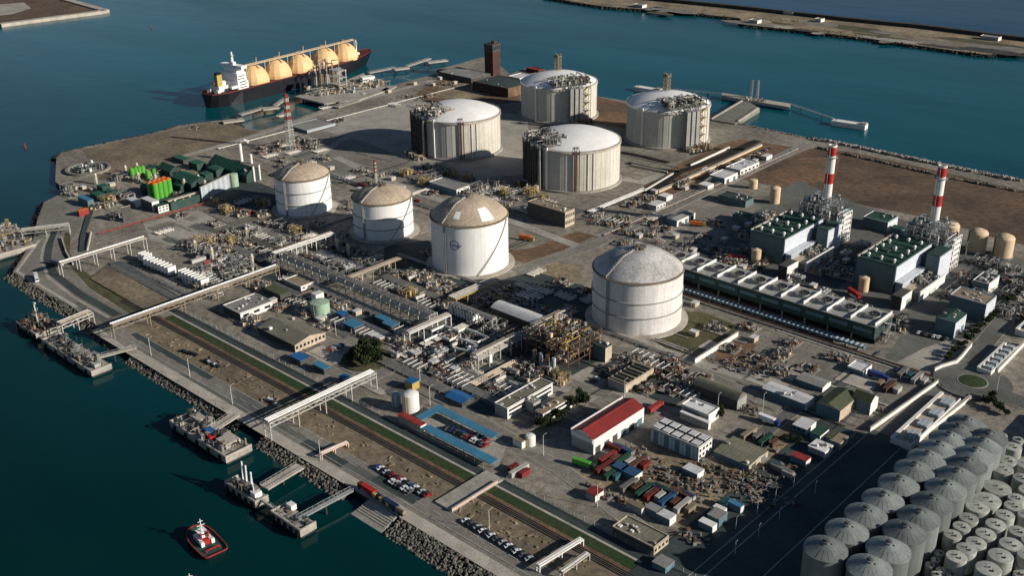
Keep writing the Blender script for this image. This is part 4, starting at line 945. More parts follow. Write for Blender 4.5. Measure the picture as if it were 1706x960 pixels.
# cooling bank
t = thing('cooling_bank','long dark green cooling bank with a row of fan stacks behind the grey tank','cooling tower',(-312,578,0))
b = MB(); b.box(-391,-233,566,590,5,13); b.build('casing','plant_green',t); b = MB(); b.box(-391.4,-232.6,565.6,590.4,13,13.5); b.build('fan_deck','wall_grey',t)
for i in range(10):
    x = -383+i*15.8
    b = MB(); b.lathe(x,578.5,[(5.0,13.5),(4.6,14.6),(4.7,15.7),(4.3,15.7),(4.2,14.6),(4.4,13.6)],28,cap1=False); f = b.build('fan_stack','steel',t,30)
    b = MB(); b.cyl(x,578.5,13.6,15.4,.9,n=10)
    for k in range(6): a = k*PI/3; b.bar((x,578.5,15.2),(x+4.5*math.cos(a),578.5+4.5*math.sin(a),15.2),.8,.12)
    b.build('fan','dark_steel',f)
    b = MB(); b.box(x+6.6,x+7.2,567,590,13.5,15.4); b.build('deck_divider','white_metal',t)
    b = MB(); b.box(x-6,x+6,565.75,565.95,8.4,10.6); b.build('louvre','wall_blue',t)
    for y in (567,589):
        b = MB(); b.box(x-7.2,x-6.4,y-.4,y+.4,0,5); b.build('pillar','wall_grey',t)
b = MB(); b.box(-390,-234,570,588,0,4.9); b.build('basin','black_void',t)  # black filler: shade of the open space under the casing, put into colour
b = MB(); stairs(b,-230,580,0,13,PI/2,6,4); b.build('stair_tower',['pale_steel','steel'],t)
# cream tanks by the right edge
for i, (p, l) in enumerate((((1578.5,404.4),'cream dome-topped tank, leftmost of three beside the right chimney, mostly in shade'),((1625.4,416.9),'cream dome-topped tank standing in the middle of three at the right edge'),((1669.1,426.2),'cream dome-topped tank, rightmost and best lit of the three by the right edge'))):
    c = at(p); v = thing('cream_tank',l,'storage tank',(c.x,c.y,0),'three cream tanks at the right edge')
    b = MB(); b.lathe(0,0,[(6.8,0),(6.8,14)],40,cap1=False); b.build('wall','cream',v,30,local=True); b = MB(); b.lathe(0,0,[(6.8,14),(6,15.2),(3.5,16.4),(.01,16.9)],40,cap1=False); b.build('roof','cream',v,40,local=True)
    b = MB(); b.lathe(0,0,[(7.6,0),(7.6,.6),(6.8,.7)],32,cap1=False); b.build('base_slab','concrete',v,local=True); b = MB(); b.tube([(-4.9,-4.9,0),(-4.9,-4.9,15),(-2,-2,17)],.3,6); b.build('fill_pipe','plant_green',v,local=True)
for p, r, h, l in (((1290,337.9),4.2,13,'cream upright tank between the brown field and the left turbine hall'),((1254.6,313.3),3.6,7,'short cream tank left of the cream upright tank, beside the straight road')):
    c = at(p); v = thing('cream_tank',l,'storage tank',(c.x,c.y,0)); b = MB(); b.lathe(0,0,[(r,0),(r,h)],28,cap1=False); b.build('wall','cream',v,30,local=True)
    b = MB(); b.lathe(0,0,[(r,h),(r*.8,h+.8),(.01,h+1.2)],28,cap1=False); b.build('roof','cream',v,40,local=True)
# low pipe way and rows of pale tray covers before the cooling bank
def pipe_way(x0, x1, y, n, z, lab, m='pipe', gap=1.3, r=.4, sl=8, m2='concrete'):
    t = thing('pipe_way',lab,'pipeline',((x0+x1)/2,y,0))
    for i in range(n): b = MB(); yy = y+(i-(n-1)/2)*gap; b.tube([(x0,yy,z),(x1,yy,z)],r,7); b.build('pipe',m if i % 3 else 'pale_steel',t)
    k = max(2,int((x1-x0)/sl))
    for i in range(min(k,60)): b = MB(); xx = x0+(x1-x0)*(i+.5)/min(k,60); b.box(xx-.25,xx+.25,y-n*gap/2,y+n*gap/2,0,z-r); b.build('sleeper',m2,t)
    return t
def pipe_wayY(y0, y1, x, n, z, lab, m='pipe', gap=1.3, r=.4, sl=8, m2='concrete'):
    t = thing('pipe_way',lab,'pipeline',(x,(y0+y1)/2,0))
    for i in range(n): b = MB(); xx = x+(i-(n-1)/2)*gap; b.tube([(xx,y0,z),(xx,y1,z)],r,7); b.build('pipe',m if i % 3 else 'pale_steel',t)
    k = min(60,max(2,int((y1-y0)/sl)))
    for i in range(k): b = MB(); yy = y0+(y1-y0)*(i+.5)/k; b.box(x-n*gap/2,x+n*gap/2,yy-.25,yy+.25,0,z-r); b.build('sleeper',m2,t)
    return t
t = thing('cable_trough','long greyish blue covered trough on short posts running before the cooling bank','cable trough',(-300,557,0))
b = MB(); b.box(-362,-234,555.5,559,2.4,3.6); b.build('cover','wall_blue',t)
for i in range(40): b = MB(); x = -361+i*3.2; b.box(x-.5,x+.5,555.3,559.2,3.6,3.85); b.build('cover_rib','plant_pale',t)
for i in range(16): b = MB(); x = -358+i*8; b.box(x-.3,x+.3,556,558.4,0,2.4); b.build('post','steel',t)
pipe_way(-362,-190,551.5,3,1.2,'low run of rusty pipes between the covered trough and the concrete road','rust')
# pale boundary wall of the tank plot
def wall(p, q, h, lab, m='wall_white', w=.6, name='boundary_wall', z=0):
    a, c = at(p), at(q); t = thing(name,lab,'wall',((a.x+c.x)/2,(a.y+c.y)/2,0)); b = MB(); b.bar((a.x,a.y,h/2),(c.x,c.y,h/2),w,h); b.build('wall_body',m,t)
    b = MB(); b.bar((a.x,a.y,h+.12),(c.x,c.y,h+.12),w+.35,.24); b.build('coping','pale_concrete',t); return t
wall((1157,607),(1229,561),3.4,'tall pale wall with a dark shaded side by the grassy plot of the grey tank')
wall((1449,720),(1562,640),2.6,'pale boundary wall beside the road leading up to the roundabout')
t = thing('boundary_wall','cream wall curling round the roundabout and up beside the hedge','wall',(*at((1590,607))[:2],0))
pts = [at(p) for p in ((1556,621),(1568,615),(1592,608),(1602,598),(1618,578))]
b = MB()
for i in range(4): b.bar(pts[i]+Vector((0,0,1.5)),pts[i+1]+Vector((0,0,1.5)),.6,3)
b.build('wall_body','wall_white',t)
b = MB()
for i in range(4): b.bar(pts[i]+Vector((0,0,3.1)),pts[i+1]+Vector((0,0,3.1)),1,.25)
b.build('coping','pale_concrete',t)
# ------------------------------------------------------------------ buildings
def bld(label, n, r, l, h, wallm='wall_grey', roofm='grey_roof', kind='flat', b0=None, face=None, win=(0,0), winy=(0,0), vents=0, name='building', cat='building', ov=.35, doors=0, rise_=None, endm=None, group=None, dims=None, base=0):
    """n, r, l: roof corners as sighted (nearest, along +Y, along -X); or dims = (x0,x1,y0,y1)"""
    if b0: h = max(2.5, rise(b0, n))
    if dims: x0, x1, y0, y1 = dims
    else:
        a, e, w = at(n,h), at(r,h), at(l,h); x0, x1, y0, y1 = w.x, a.x, a.y, e.y
    lx, ly = x1-x0, y1-y0; cx, cy = (x0+x1)/2, (y0+y1)/2
    t = thing(name,label,cat,(cx,cy,0),group)
    b = MB(); b.box(x0,x1,y0,y1,base,h); wo = b.build('wall',wallm,t)
    if endm: b = MB(); b.box(x1+.02,x1+.25,y0,y1,base,h); b.build('sunlit_wall',endm,t)  # sun-facing side: its lit tone put into a paler colour
    b = MB(); rs = rise_ or min(lx,ly)*.14
    if kind == 'flat':
        b.box(x0-ov*.5,x1+ov*.5,y0-ov*.5,y1+ov*.5,h,h+.3); rf = b.build('roof',roofm,t)
        b = MB(); z = h+.3; d = .35
        if min(lx,ly) > 9:
         for q in ((x0-ov*.5,x1+ov*.5,y0-ov*.5,y0+d-ov*.5),(x0-ov*.5,x1+ov*.5,y1-d+ov*.5,y1+ov*.5),(x0-ov*.5,x0+d-ov*.5,y0+d-ov*.5,y1-d+ov*.5),(x1-d+ov*.5,x1+ov*.5,y0+d-ov*.5,y1-d+ov*.5)): b.box(*q,z,z+.5)
         b.build('parapet',endm or wallm,t)
        zt = h+.3
    elif kind == 'gable':      # ridge along the longer side
        X0, X1, Y0, Y1 = x0-ov, x1+ov, y0-ov, y1+ov
        if lx >= ly:
            b.quad((X0,Y0,h),(X1,Y0,h),(X1,cy,h+rs),(X0,cy,h+rs)); b.quad((X1,Y1,h),(X0,Y1,h),(X0,cy,h+rs),(X1,cy,h+rs)); g = MB(); g.add([(x1,y0,h),(x1,y1,h),(x1,cy,h+rs-.1),(x0,y0,h),(x0,y1,h),(x0,cy,h+rs-.1)],[(0,1,2),(4,3,5)])
        else:
            b.quad((X1,Y0,h),(X1,Y1,h),(cx,Y1,h+rs),(cx,Y0,h+rs)); b.quad((X0,Y1,h),(X0,Y0,h),(cx,Y0,h+rs),(cx,Y1,h+rs)); g = MB(); g.add([(x0,y0,h),(x1,y0,h),(cx,y0,h+rs-.1),(x0,y1,h),(x1,y1,h),(cx,y1,h+rs-.1)],[(0,1,2),(4,3,5)])
        rf = b.build('roof',roofm,t); g.build('gable',endm or wallm,t); zt = h+rs*.5
    elif kind == 'barrel':
        k = 10
        if lx >= ly:
            p = [(y0-ov+(ly+2*ov)*i/k, h+rs*math.sin(PI*i/k)) for i in range(k+1)]
            for i in range(k): b.quad((x0-ov,p[i][0],p[i][1]),(x1+ov,p[i][0],p[i][1]),(x1+ov,p[i+1][0],p[i+1][1]),(x0-ov,p[i+1][0],p[i+1][1]))
            b.quad(*[(x1+ov-.1,q[0],q[1]-.05) for q in p]); b.quad(*[(x0-ov+.1,q[0],q[1]-.05) for q in p[::-1]])
        else:
            p = [(x0-ov+(lx+2*ov)*i/k, h+rs*math.sin(PI*i/k)) for i in range(k+1)]
            for i in range(k): b.quad((p[i][0],y1+ov,p[i][1]),(p[i][0],y0-ov,p[i][1]),(p[i+1][0],y0-ov,p[i+1][1]),(p[i+1][0],y1+ov,p[i+1][1]))
            b.quad(*[(q[0],y0-ov+.1,q[1]-.05) for q in p[::-1]])
        rf = b.build('roof',roofm,t,40); zt = h+rs*.9
    r_ = random.Random(int(abs(cx*7+cy*3)))
    def wins(cols, rows, face):
        L = ly if face == 'x' else lx; z0 = base+1; zh = (h-base-1.2)/rows
        for j in range(rows):
            for i in range(cols):
                u = (i+.5)/cols; ww = L/cols*(.94 if cols == 1 and L > 12 else .55); b = MB(); z = z0+j*zh+zh*.25
                if face == 'x': b.box(x1+(.26 if endm else .01),x1+(.33 if endm else .09),y0+ly*u-ww/2,y0+ly*u+ww/2,z,z+zh*.5)
                else: b.box(x0+lx*u-ww/2,x0+lx*u+ww/2,y0-.09,y0-.01,z,z+zh*.5)
                b.build('window','glass',wo)
    if win[0]: wins(*win,'x')
    if winy[0]: wins(*winy,'y')
    for i in range(doors):
        b = MB(); y = y0+ly*(i+.5)/doors; b.box(x1+(.26 if endm else .01),x1+(.4 if endm else .14),y-min(2,ly*.2),y+min(2,ly*.2),base,min(h*.7,4)); b.build('door','dark_steel' if i % 2 == 0 else 'wall_blue',wo)
    for i in range(vents):
        b = MB(); vx, vy = r_.uniform(x0+1.5,x1-1.5), r_.uniform(y0+1.5,y1-1.5); s = r_.uniform(.8,1.8); b.cb(vx,vy,zt-.2,s,s*r_.uniform(.7,1.4),r_.uniform(.6,1.5)); b.build('roof_vent',('pale_steel','white_metal','steel')[i % 3],rf)
    t['_b'] = (x0,x1,y0,y1,h); BL[label] = t; return t
BL = {}
def Bx(t): q = t['_b']; return [float(v) for v in q]
# --- power station yard
bld('dark blue block with beige roof plant and white right wall beside the hedge road',(1643.1,508.8),(1658.7,494.6),(1581.6,493.5),14,'plant_wall','tan_roof',b0=(1640,537.3),endm='plant_pale',vents=9,doors=1)
bld('small dark green block with white end wall nearest the concrete yard',(1592,538.3),(1611.8,523.8),(1562.9,525.8),11,'plant_wall','plant_roof',b0=(1587.2,563.3),kind='gable',endm='plant_pale',vents=4,doors=2)
bld('green-roofed block between the two turbine halls at the edge of the brown field',(1479,372),(1493,361),(1437,363),7,'plant_wall','plant_roof',b0=(1474,388),endm='plant_pale',vents=3)
bld('low green-roofed block behind the left chimney',(1404,352),(1415,345),(1388,347),5,'plant_wall','plant_roof',vents=2)
bld('low green block right of the left-hand pair in the power yard',(1502,384),(1508,379),(1482,380),5,'plant_wall','plant_roof')
bld('dark switchgear house with pale roof units, left of the hedge road',(1647.2,474.8),(1662.9,460.2),(1619.1,469.6),8,'plant_wall','dark_asphalt_and_shade',endm='wall_white',vents=14)
bld('low grey workshop with white right wall beside the straight road, near the power yard',(1127.7,368.3),(1160,354.6),(1108.3,364.6),7,'wall_blue','grey_roof',b0=(1127.7,378.8),endm='wall_white',doors=3,kind='gable',rise_=1.2)
bld('pale-grey roofed shed with white front, middle of the strip left of the straight road',(1207.1,298.1),(1224.8,287.7),(1188.3,289.8),5,'wall_blue','pale_roof',endm='wall_white',doors=2)
bld('row of white-fronted sheds in the strip left of the straight road',(1233.1,284.6),(1261.2,270),(1213.3,277.3),5,'wall_grey','pale_roof',endm='wall_white',win=(5,1),vents=6)
bld('small white hut at the far end of the strip left of the straight road',(1276.9,261.7),(1286.2,257.5),(1268.5,259.6),4,'wall_grey','pale_roof',endm='wall_white')
bld('white cabin beside the dark ditch, near end of the strip',(1179,310.6),(1185.2,305.4),(1164.4,306.5),4,'wall_grey','white_metal',endm='wall_white')
bld('pair of joined white cabins near the wide bend of the shore pipes',(1093.3,343.8),(1106.9,336.5),(1080.8,339.6),4,'wall_grey','pale_roof',endm='wall_white',win=(3,1))
bld('small white hut by the straight road behind the grey domed tank',(1110,329.2),(1113.1,322.9),(1095.4,326),3.5,'wall_grey','white_metal',endm='wall_white')
bld('tiny white hut behind the grey domed tank beside the straight road',(1066.2,409.2),(1070.4,406),(1054.8,406.7),3,'wall_grey','white_metal')
bld('pumping station with pale cladding on piers in the dark yard, left of left hall',(1242.5,336.7),(1254,330),(1196.7,325.2),5,'plant_wall','dark_asphalt_and_shade',vents=5)
bld('low dark green shed in the shade left of the left turbine hall',(1246.7,363.8),(1254,357.5),(1223.8,355.4),5,'plant_wall','plant_roof',vents=3)
# --- beyond the tanks
bld('dark compressor house with yellow-lit end behind the emblem tank',(941.2,355.2),(961,350),(861,343.8),8,'dark_steel','tan_roof',b0=(941.2,379.6),endm='wall_beige',win=(5,2),vents=8)
bld('small white block with grey roof behind the emblem tank',(760.4,317.5),(777.1,308.5),(716.7,303.3),5,'wall_blue','grey_roof',b0=(760.4,327.3),endm='wall_white',win=(4,1))
bld('low grey shed at the foot of the red and white lattice mast',(511.4,218.4),(546.6,202.8),(494,206.7),7,'wall_blue','grey_roof',b0=(511.4,219.2),endm='wall_sheet')
bld('brown brick hall with low roof right of the dark tower at the far point',(846.2,148.1),(869.6,133.8),(816.2,128.5),10,'brick','dark_asphalt_and_shade',endm='rust_soil',vents=3)
bld('long dark shed lying left of the tall brick tower',(785,131.1),(805.8,120.7),(738.1,118.1),6,'dark_steel','grey_roof',vents=3)
bld('low white hut on the shore right of the brick tower',(865.7,131.1),(876.1,123.3),(852.7,125.9),5,'wall_grey','pale_roof',endm='wall_white')
bld('reddish low hut on the shore left of the farthest gas tank',(897,117.6),(902.2,114.2),(877.4,113.4),4,'brick','dull_red')
# --- offices and sheds of the near half
t = bld('long warehouse with a bright red roof and white side wall',(988.5,733.3),(1069.2,677.9),(950,718.3),8,'wall_grey','red_roof',b0=(980.8,759),kind='gable',rise_=3.0,endm='wall_white',doors=6)
x0,x1,y0,y1,h = Bx(t); b = MB(); b.box(x0-.4,x0+.1,y0-.4,y1+.4,h-.5,h+1.1); b.box(x0+.1,x1,y0-.6,y0-.1,h-2.4,h+.2); b.build('parapet','wall_white',t)
b = MB(); b.box((x0+x1)/2-.5,(x0+x1)/2+.5,y0,y1,h+2.7,h+3.15); b.build('ridge_strip','dull_red',t)
bld('small grey lean-to at the gate end of the red-roofed warehouse',(986.5,746.5),(988.5,744.4),(960.4,740.2),3.4,'wall_sheet','pale_roof')
bld('left office block with grey flat roof and white front, beside the red-roofed warehouse',(844.8,682.5),(916.2,638.3),(823.3,673.5),7,'wall_grey','olive_roof',b0=(844.8,699.2),endm='wall_white',win=(1,2),vents=7)
bld('right office block with brown flat roof and long white window front',(904.2,690.8),(958.8,654.2),(894.8,682.9),8,'wall_grey','tan_roof',b0=(903.1,708.3),endm='wall_white',win=(1,2),vents=3,winy=(2,2))
bld('glazed link block joining the two office blocks',(888.5,673.5),(897.9,665.2),(862.5,670.4),6,'wall_grey','grey_roof',vents=3)
t = bld('roofless beige shed with open dark rafters',(1041.7,643.8),(1090,615.8),(1011.5,633.3),7,'wall_grey','tan_roof',b0=(1041.7,655.8),endm='wall_beige')
x0,x1,y0,y1,h = Bx(t)
for k in range(7): b = MB(); y = y0+(y1-y0)*(k+.5)/7; b.box(x0+.3,x1-.3,y-.7,y+.7,h+.3,h+1.3); b.build('rafter','dark_steel' if k % 2 else 'olive_roof',t)
bld('long dark warehouse with olive barrel roof',(1228.3,668.3),(1244.2,657.5),(1153.3,641.7),9,'dark_steel','olive_roof',b0=(1228.3,685),kind='barrel',rise_=3,endm='wall_grey')
t = bld('two-step white office with grey roof units, left of the olive barrel roof',(1180.4,693.3),(1193.5,679.8),(1132.1,677.7),7,'wall_grey','white_metal',b0=(1180.4,709),endm='wall_white',vents=3)
bld('low white-roofed front range of the two-step office',(1180,706.2),(1183.1,703.3),(1126.9,690.8),3.6,'wall_grey','white_metal',b0=(1180.4,717.3),endm='wall_white')
t = bld('large blue-grey clad warehouse with white roof panels',(1163.8,747.9),(1183.8,730.8),(1082.1,715.2),9,'wall_sheet','dark_steel',b0=(1162.6,769.8),endm='wall_white',win=(4,2))
x0,x1,y0,y1,h = Bx(t)
for i in range(5):
    b = MB(); w = (x1-x0)/5; b.box(x0+w*i+.6,x0+w*(i+1)-.9,y0+.5,y0+(y1-y0)*.42,h+.9,h+1.3); b.build('roof_panel','pale_roof',t); b = MB(); b.box(x0+w*i+.6,x0+w*(i+1)-.9,y0+(y1-y0)*.56,y1-.5,h+.9,h+1.3); b.build('roof_panel','pale_roof',t)
for i in range(4): b = MB(); x = x0+(x1-x0)*(i+.3)/4.4; b.box(x,x+2.6,y0-.12,y0-.02,.2,h-.6); b.build('wall_panel','wall_blue',t)
bld('flat olive-roofed store in the dirt yard, right of the blue-grey warehouse',(1247.3,776.7),(1274.1,749.2),(1188.9,752.6),7,'wall_blue','olive_roof',b0=(1247.3,787),endm='wall_beige',doors=2,vents=2,kind='gable',rise_=.8)
bld('long shed with pinkish white roof and dark teal side',(1342.1,673.5),(1357.1,662.1),(1270,647.1),7,'wall_blue','pale_roof',b0=(1341.5,685.4),endm='wall_white',kind='gable',rise_=.9,vents=3)
bld('grey-roofed shed behind the pinkish white shed',(1370,646.5),(1383.1,635.4),(1325.4,631.9),6,'wall_blue','grey_roof',b0=(1369.6,654.8),endm='wall_white',kind='gable',rise_=.9)
bld('light grey roofed shed nearest the long concrete road',(1437.9,620.8),(1451.8,609.6),(1411.4,612.5),6,'wall_blue','pale_roof',b0=(1437.9,627.7),endm='wall_white')
bld('olive-roofed barn with teal front wall',(1399.3,685),(1408.7,651.7),(1357.7,673.5),7,'wall_blue','green_roof',kind='gable',rise_=2.2,endm='wall_beige')
bld('dark barn with olive roof and tall white gable end',(1450.4,672.5),(1463.9,662.1),(1416,665.2),8,'wall_blue','green_roof',b0=(1449.3,693.3),kind='gable',rise_=3,endm='wall_white')
bld('small two-storey block with white roof in the shed quarter',(1342.9,716.7),(1358.8,703.3),(1320,708.3),6,'wall_blue','pale_roof',b0=(1342.5,725.6),endm='wall_white',winy=(3,1))
bld('small teal shed right of the little white-roofed block',(1365.8,727.7),(1381.7,715.8),(1347.7,723.5),4.5,'wall_blue','plant_roof',endm='wall_white')
bld('cabin with pale tan roof and half green cover',(1398.8,740.2),(1411.2,727.1),(1384.6,732.5),4,'wall_blue','tan_roof',endm='wall_beige')
bld('green-covered cabin beside the pale tan one',(1384.6,732.5),(1396.7,721.5),(1375.8,729.2),4,'wall_blue','green_roof')
bld('white-edged shelter at the dark edge of the shed quarter',(1373.8,754.8),(1388.3,743.3),(1344.6,745.4),3.5,'wall_grey','white_metal',endm='wall_white',vents=4)
bld('small dark red-topped cabin below the shed quarter',(1342.4,769.8),(1350.4,762.9),(1318.4,758.3),3.5,'wall_blue','dull_red',endm='wall_white')
bld('olive flat-roofed office at the bottom edge near the gate',(1088.8,914.6),(1112.5,894.6),(1020,880),8,'dark_steel','olive_roof',b0=(1088.1,927.1),endm='wall_beige',win=(4,1),vents=8)
bld('grey annex roof on the bottom edge right of the olive office',(1108.7,948.5),(1130.5,939.3),(1089.3,934.7),3,'wall_blue','grey_roof')
bld('teal-walled workshop among the scrap in the dirt yard',(1161.4,791.5),(1171.7,782.4),(1128.2,787),5,'wall_blue','pale_roof',b0=(1161.4,800.7),endm='wall_white')
bld('green-grey shed with pale roof near the dark corner of the dirt yard',(1198.1,867.1),(1210.7,854.5),(1179.7,856.8),4.5,'wall_blue','grey_roof')
bld('white roofed cabin pair at the dark corner of the dirt yard',(1186.6,879.7),(1193,872.9),(1168.8,864.9),3.5,'wall_blue','white_metal',endm='wall_white')
bld('small white shed beside the blue cabin in the dirt yard',(1204.9,852.7),(1209.5,847.7),(1190.1,843.1),3.5,'wall_grey','white_metal',endm='wall_white')
bld('blue-roofed cabin at the shaded edge of the dirt yard',(1233.6,846.5),(1236.6,840.8),(1215.3,833.9),3.5,'wall_blue','canopy_blue',endm='wall_white')
bld('teal-roofed cabin left of the blue cabin',(1210.7,840.8),(1218.7,835.1),(1198.1,836.2),3.2,'wall_blue','box_teal')
# --- west half
bld('big olive-roofed hall with white gable front beside the grass strip',(490.6,575.6),(541,554),(425,547),8,'dark_steel','olive_roof',b0=(491.7,588),kind='gable',rise_=2.4,endm='wall_beige',win=(8,1),winy=(12,1),vents=4)
bld('grey-roofed workshop with broken white wall, behind the big olive hall',(400,523.8),(453.1,503.3),(362.5,513.3),7,'dark_steel','grey_roof',b0=(400,534.6),endm='wall_white',win=(3,1),vents=8)
bld('tan flat-roofed house with white end below the white pipe rack',(501,479),(524.2,467.5),(472.9,467.1),6,'wall_grey','tan_roof',b0=(501.7,485.8),endm='wall_white',win=(3,1))
bld('olive-yellow roofed shed left of the tan house',(466.7,492.5),(483.3,485.2),(446.9,476.9),4.5,'dark_steel','green_roof')
bld('small white block with dark openings next to the mint tank',(505.2,496.7),(528.1,488.3),(493.8,492.5),6,'wall_grey','tan_roof',b0=(505.2,505),endm='wall_white',win=(2,1))
bld('white stub tower beside the little white block',(526,492.5),(534.4,485.2),(520.8,488.3),7,'wall_white','pale_roof')
t = bld('grey metal canopy with curved roof below the emblem tank',(889.2,538.8),(908.8,528.3),(815.6,513.8),8,'dark_steel','pale_roof',kind='barrel',rise_=2.2,ov=.8)
bld('brown-roofed pump shed beside the upright white tank',(700,711),(705.2,703.8),(659.4,693.3),4,'wall_beige','dull_red',endm='wall_white')
bld('bright blue roofed pavilion in the middle of the pipe yard',(769.8,673.5),(788.5,662.1),(741.7,660),5,'dark_steel','blue',b0=(769.8,680.8),kind='gable',rise_=1.2)
bld('small blue-roofed kiosk with yellow frame',(686.5,640.2),(695.8,632.9),(679.2,631.9),5,'yellow','blue')
bld('round-ended gatehouse with flat grey roof',(868.8,738.1),(884.4,728.8),(843.8,737.1),4,'wall_white','tan_roof',endm='wall_white')
for p, r, l, lab in (((589.6,546.7),(600,537.3),(572.9,537.3),'bright blue canopy beside the pipe yard road'),((534.4,594.4),(640,525.8),(627.1,525.8),'x'),((500,601.7),(510.4,593.3),(487.5,591.2),'blue canopy at the gable end of the olive hall'),((539.6,616.2),(544.8,610),(527.1,603.8),'small blue canopy among drums left of the pipe bridge'),((572.9,631.9),(578.1,625.6),(566.7,626.7),'dark blue kiosk beside the upper end of the pipe bridge'),((641.7,535.2),(646.9,530),(629.2,525.8),'bright blue cover in the pipe yard, left of its dark blue twin'),((652.1,544.6),(656.2,536.2),(645.8,534.2),'dark blue cover beside the bright blue one')):
    if lab == 'x': continue
    bld(lab,p,r,l,3.6,'dark_steel','canopy_blue' if 'bright' in lab or 'small' in lab else 'blue',ov=.8,name='canopy',cat='canopy')
bld('deep blue tarpaulin-covered store left of the bright blue canopy',(568.8,525.8),(570.8,517.5),(553.1,523.8),4,'navy','blue',name='canopy',cat='canopy')
bld('blue roof behind the leftmost pipe junction',(476,557.1),(485.4,550.8),(446.9,543.5),5,'wall_blue','canopy_blue',b0=(477.1,563.3))
# blue parking canopies in a U
def canopy(dims, lab, h=3.2, m='canopy_blue'):
    x0,x1,y0,y1 = dims; t = thing('parking_canopy',lab,'canopy',((x0+x1)/2,(y0+y1)/2,0),'blue parking canopies'); b = MB(); b.box(x0,x1,y0,y1,h,h+.35); b.build('roof',m,t)
    n = max(2,int(max(x1-x0,y1-y0)/7))
    for i in range(n+1):
        b = MB()
        if x1-x0 > y1-y0: x = x0+.4+(x1-x0-.8)*i/n; b.box(x-.15,x+.15,(y0+y1)/2-.15,(y0+y1)/2+.15,0,h)
        else: y = y0+.4+(y1-y0-.8)*i/n; b.box((x0+x1)/2-.15,(x0+x1)/2+.15,y-.15,y+.15,0,h)
        b.build('post','steel',t)
a, c = at((705.2,713.8),3.2), at((821.7,771.7),3.2); w = at((731.2,726.7),3.2)
y0c = min(a.y,c.y)-.2
canopy((a.x,c.x,y0c-1,y0c+4.6),'long blue parking canopy along the lower side of the car park')
e, f = at((737.5,682.9),3.2), at((833.3,723.5),3.2); canopy((e.x,f.x,e.y-3.4,e.y+1.8),'long blue parking canopy along the upper side of the car park')
canopy((e.x-5.4,e.x-.1,y0c+5.2,e.y+1.8),'short blue parking canopy closing the left end of the car park')
# upright white tank, mint tank
def vtank(p, r, h, lab, m='wall_white', dome=1.2, name='upright_tank', roofm=None):
    c = at(p); t = thing(name,lab,'storage tank',(c.x,c.y,0)); b = MB(); b.lathe(0,0,[(r,0),(r,h)],28,cap1=False); b.build('wall',m,t,30,local=True); b = MB(); b.lathe(0,0,[(r,h),(r*.75,h+dome*.7),(.01,h+dome)],28,cap1=False); b.build('roof',roofm or m,t,40,local=True)
    b = MB(); b.bar((r*.3,-r-.3,0),(r*.3,-r-.3,h+1),.6,.25); b.build('ladder','yellow' if m == 'wall_white' else 'steel',t,local=True); return t
vtank((685,684),4.6,10.5,'white upright tank standing beside the blue parking canopies')
vtank((660.4,675.6),2.6,7,'smaller greyish tank in the shadow left of the white upright tank','wall_sheet')
vtank((534.4,523.8),6.2,9,'mint green flat-topped tank beside the pipe yard','mint',.5)
vtank((883.3,741.2),2.8,5,'small white water tank on the gatehouse corner')
# the two sheds by the dark road: white parapet boxes with roof lights
def lowbox(p, q, wd, h, lab, n, m='wall_white', roof='wall_beige'):
    a, c = at(p,h), at(q,h); x0, x1, y0, y1 = a.x, a.x+wd, a.y, c.y; t = thing('terminal_shed',lab,'shed',((x0+x1)/2,(y0+y1)/2,0)); b = MB(); b.box(x0,x1,y0,y1,0,h-1); b.build('wall',m,t)
    b = MB(); b.box(x0+.5,x1-.5,y0+.5,y1-.5,h-1,h-.7); b.build('roof',roof,t); b = MB(); b.box(x0-.2,x0+1.6,y0,y1,h-1,h+.2); b.box(x0+1.6,x1,y0-.2,y0+.5,h-1,h); b.box(x1-.5,x1+.1,y0+.5,y1,h-1,h); b.build('parapet','wall_white',t)
    for i in range(n): b = MB(); y = y0+(y1-y0)*(i+.65)/(n+.3); L = (y1-y0)/(n+1)*.62; b.box(x0+wd*.42,x1-.8,y-L/2,y+L/2,h-.69,h+1.1); b.build('roof_light','wall_sheet',t)
    return t
lowbox((1483.9,728.7),(1577.9,656.4),11,3.6,'long white-edged shed with four roof lights below the roundabout',4)
wall((1522.9,739.5),(1615.6,666.3),2.6,'long pale retaining wall beside the silos below the roundabout',w=1.2)
lowbox((1628,612),(1668,569),8,3.4,'narrow cream shed with white edge above the roundabout',6)
wall((1661,622),(1706,575),3,'pale retaining wall right of the narrow cream shed above the roundabout',w=1)
lowbox((1692,548),(1730,505),9,4,'cream shed cut by the right edge of the view',3)
# block out of view on the right whose shade falls across the road
bld('tall dark shed just beyond the right edge, throwing shade on the road',None,None,None,22,'dark_steel','grey_roof',dims=(-75,-45,575,640))
bld('second tall shed beyond the right edge near the roundabout',None,None,None,16,'dark_steel','grey_roof',dims=(-100,-70,520,560))
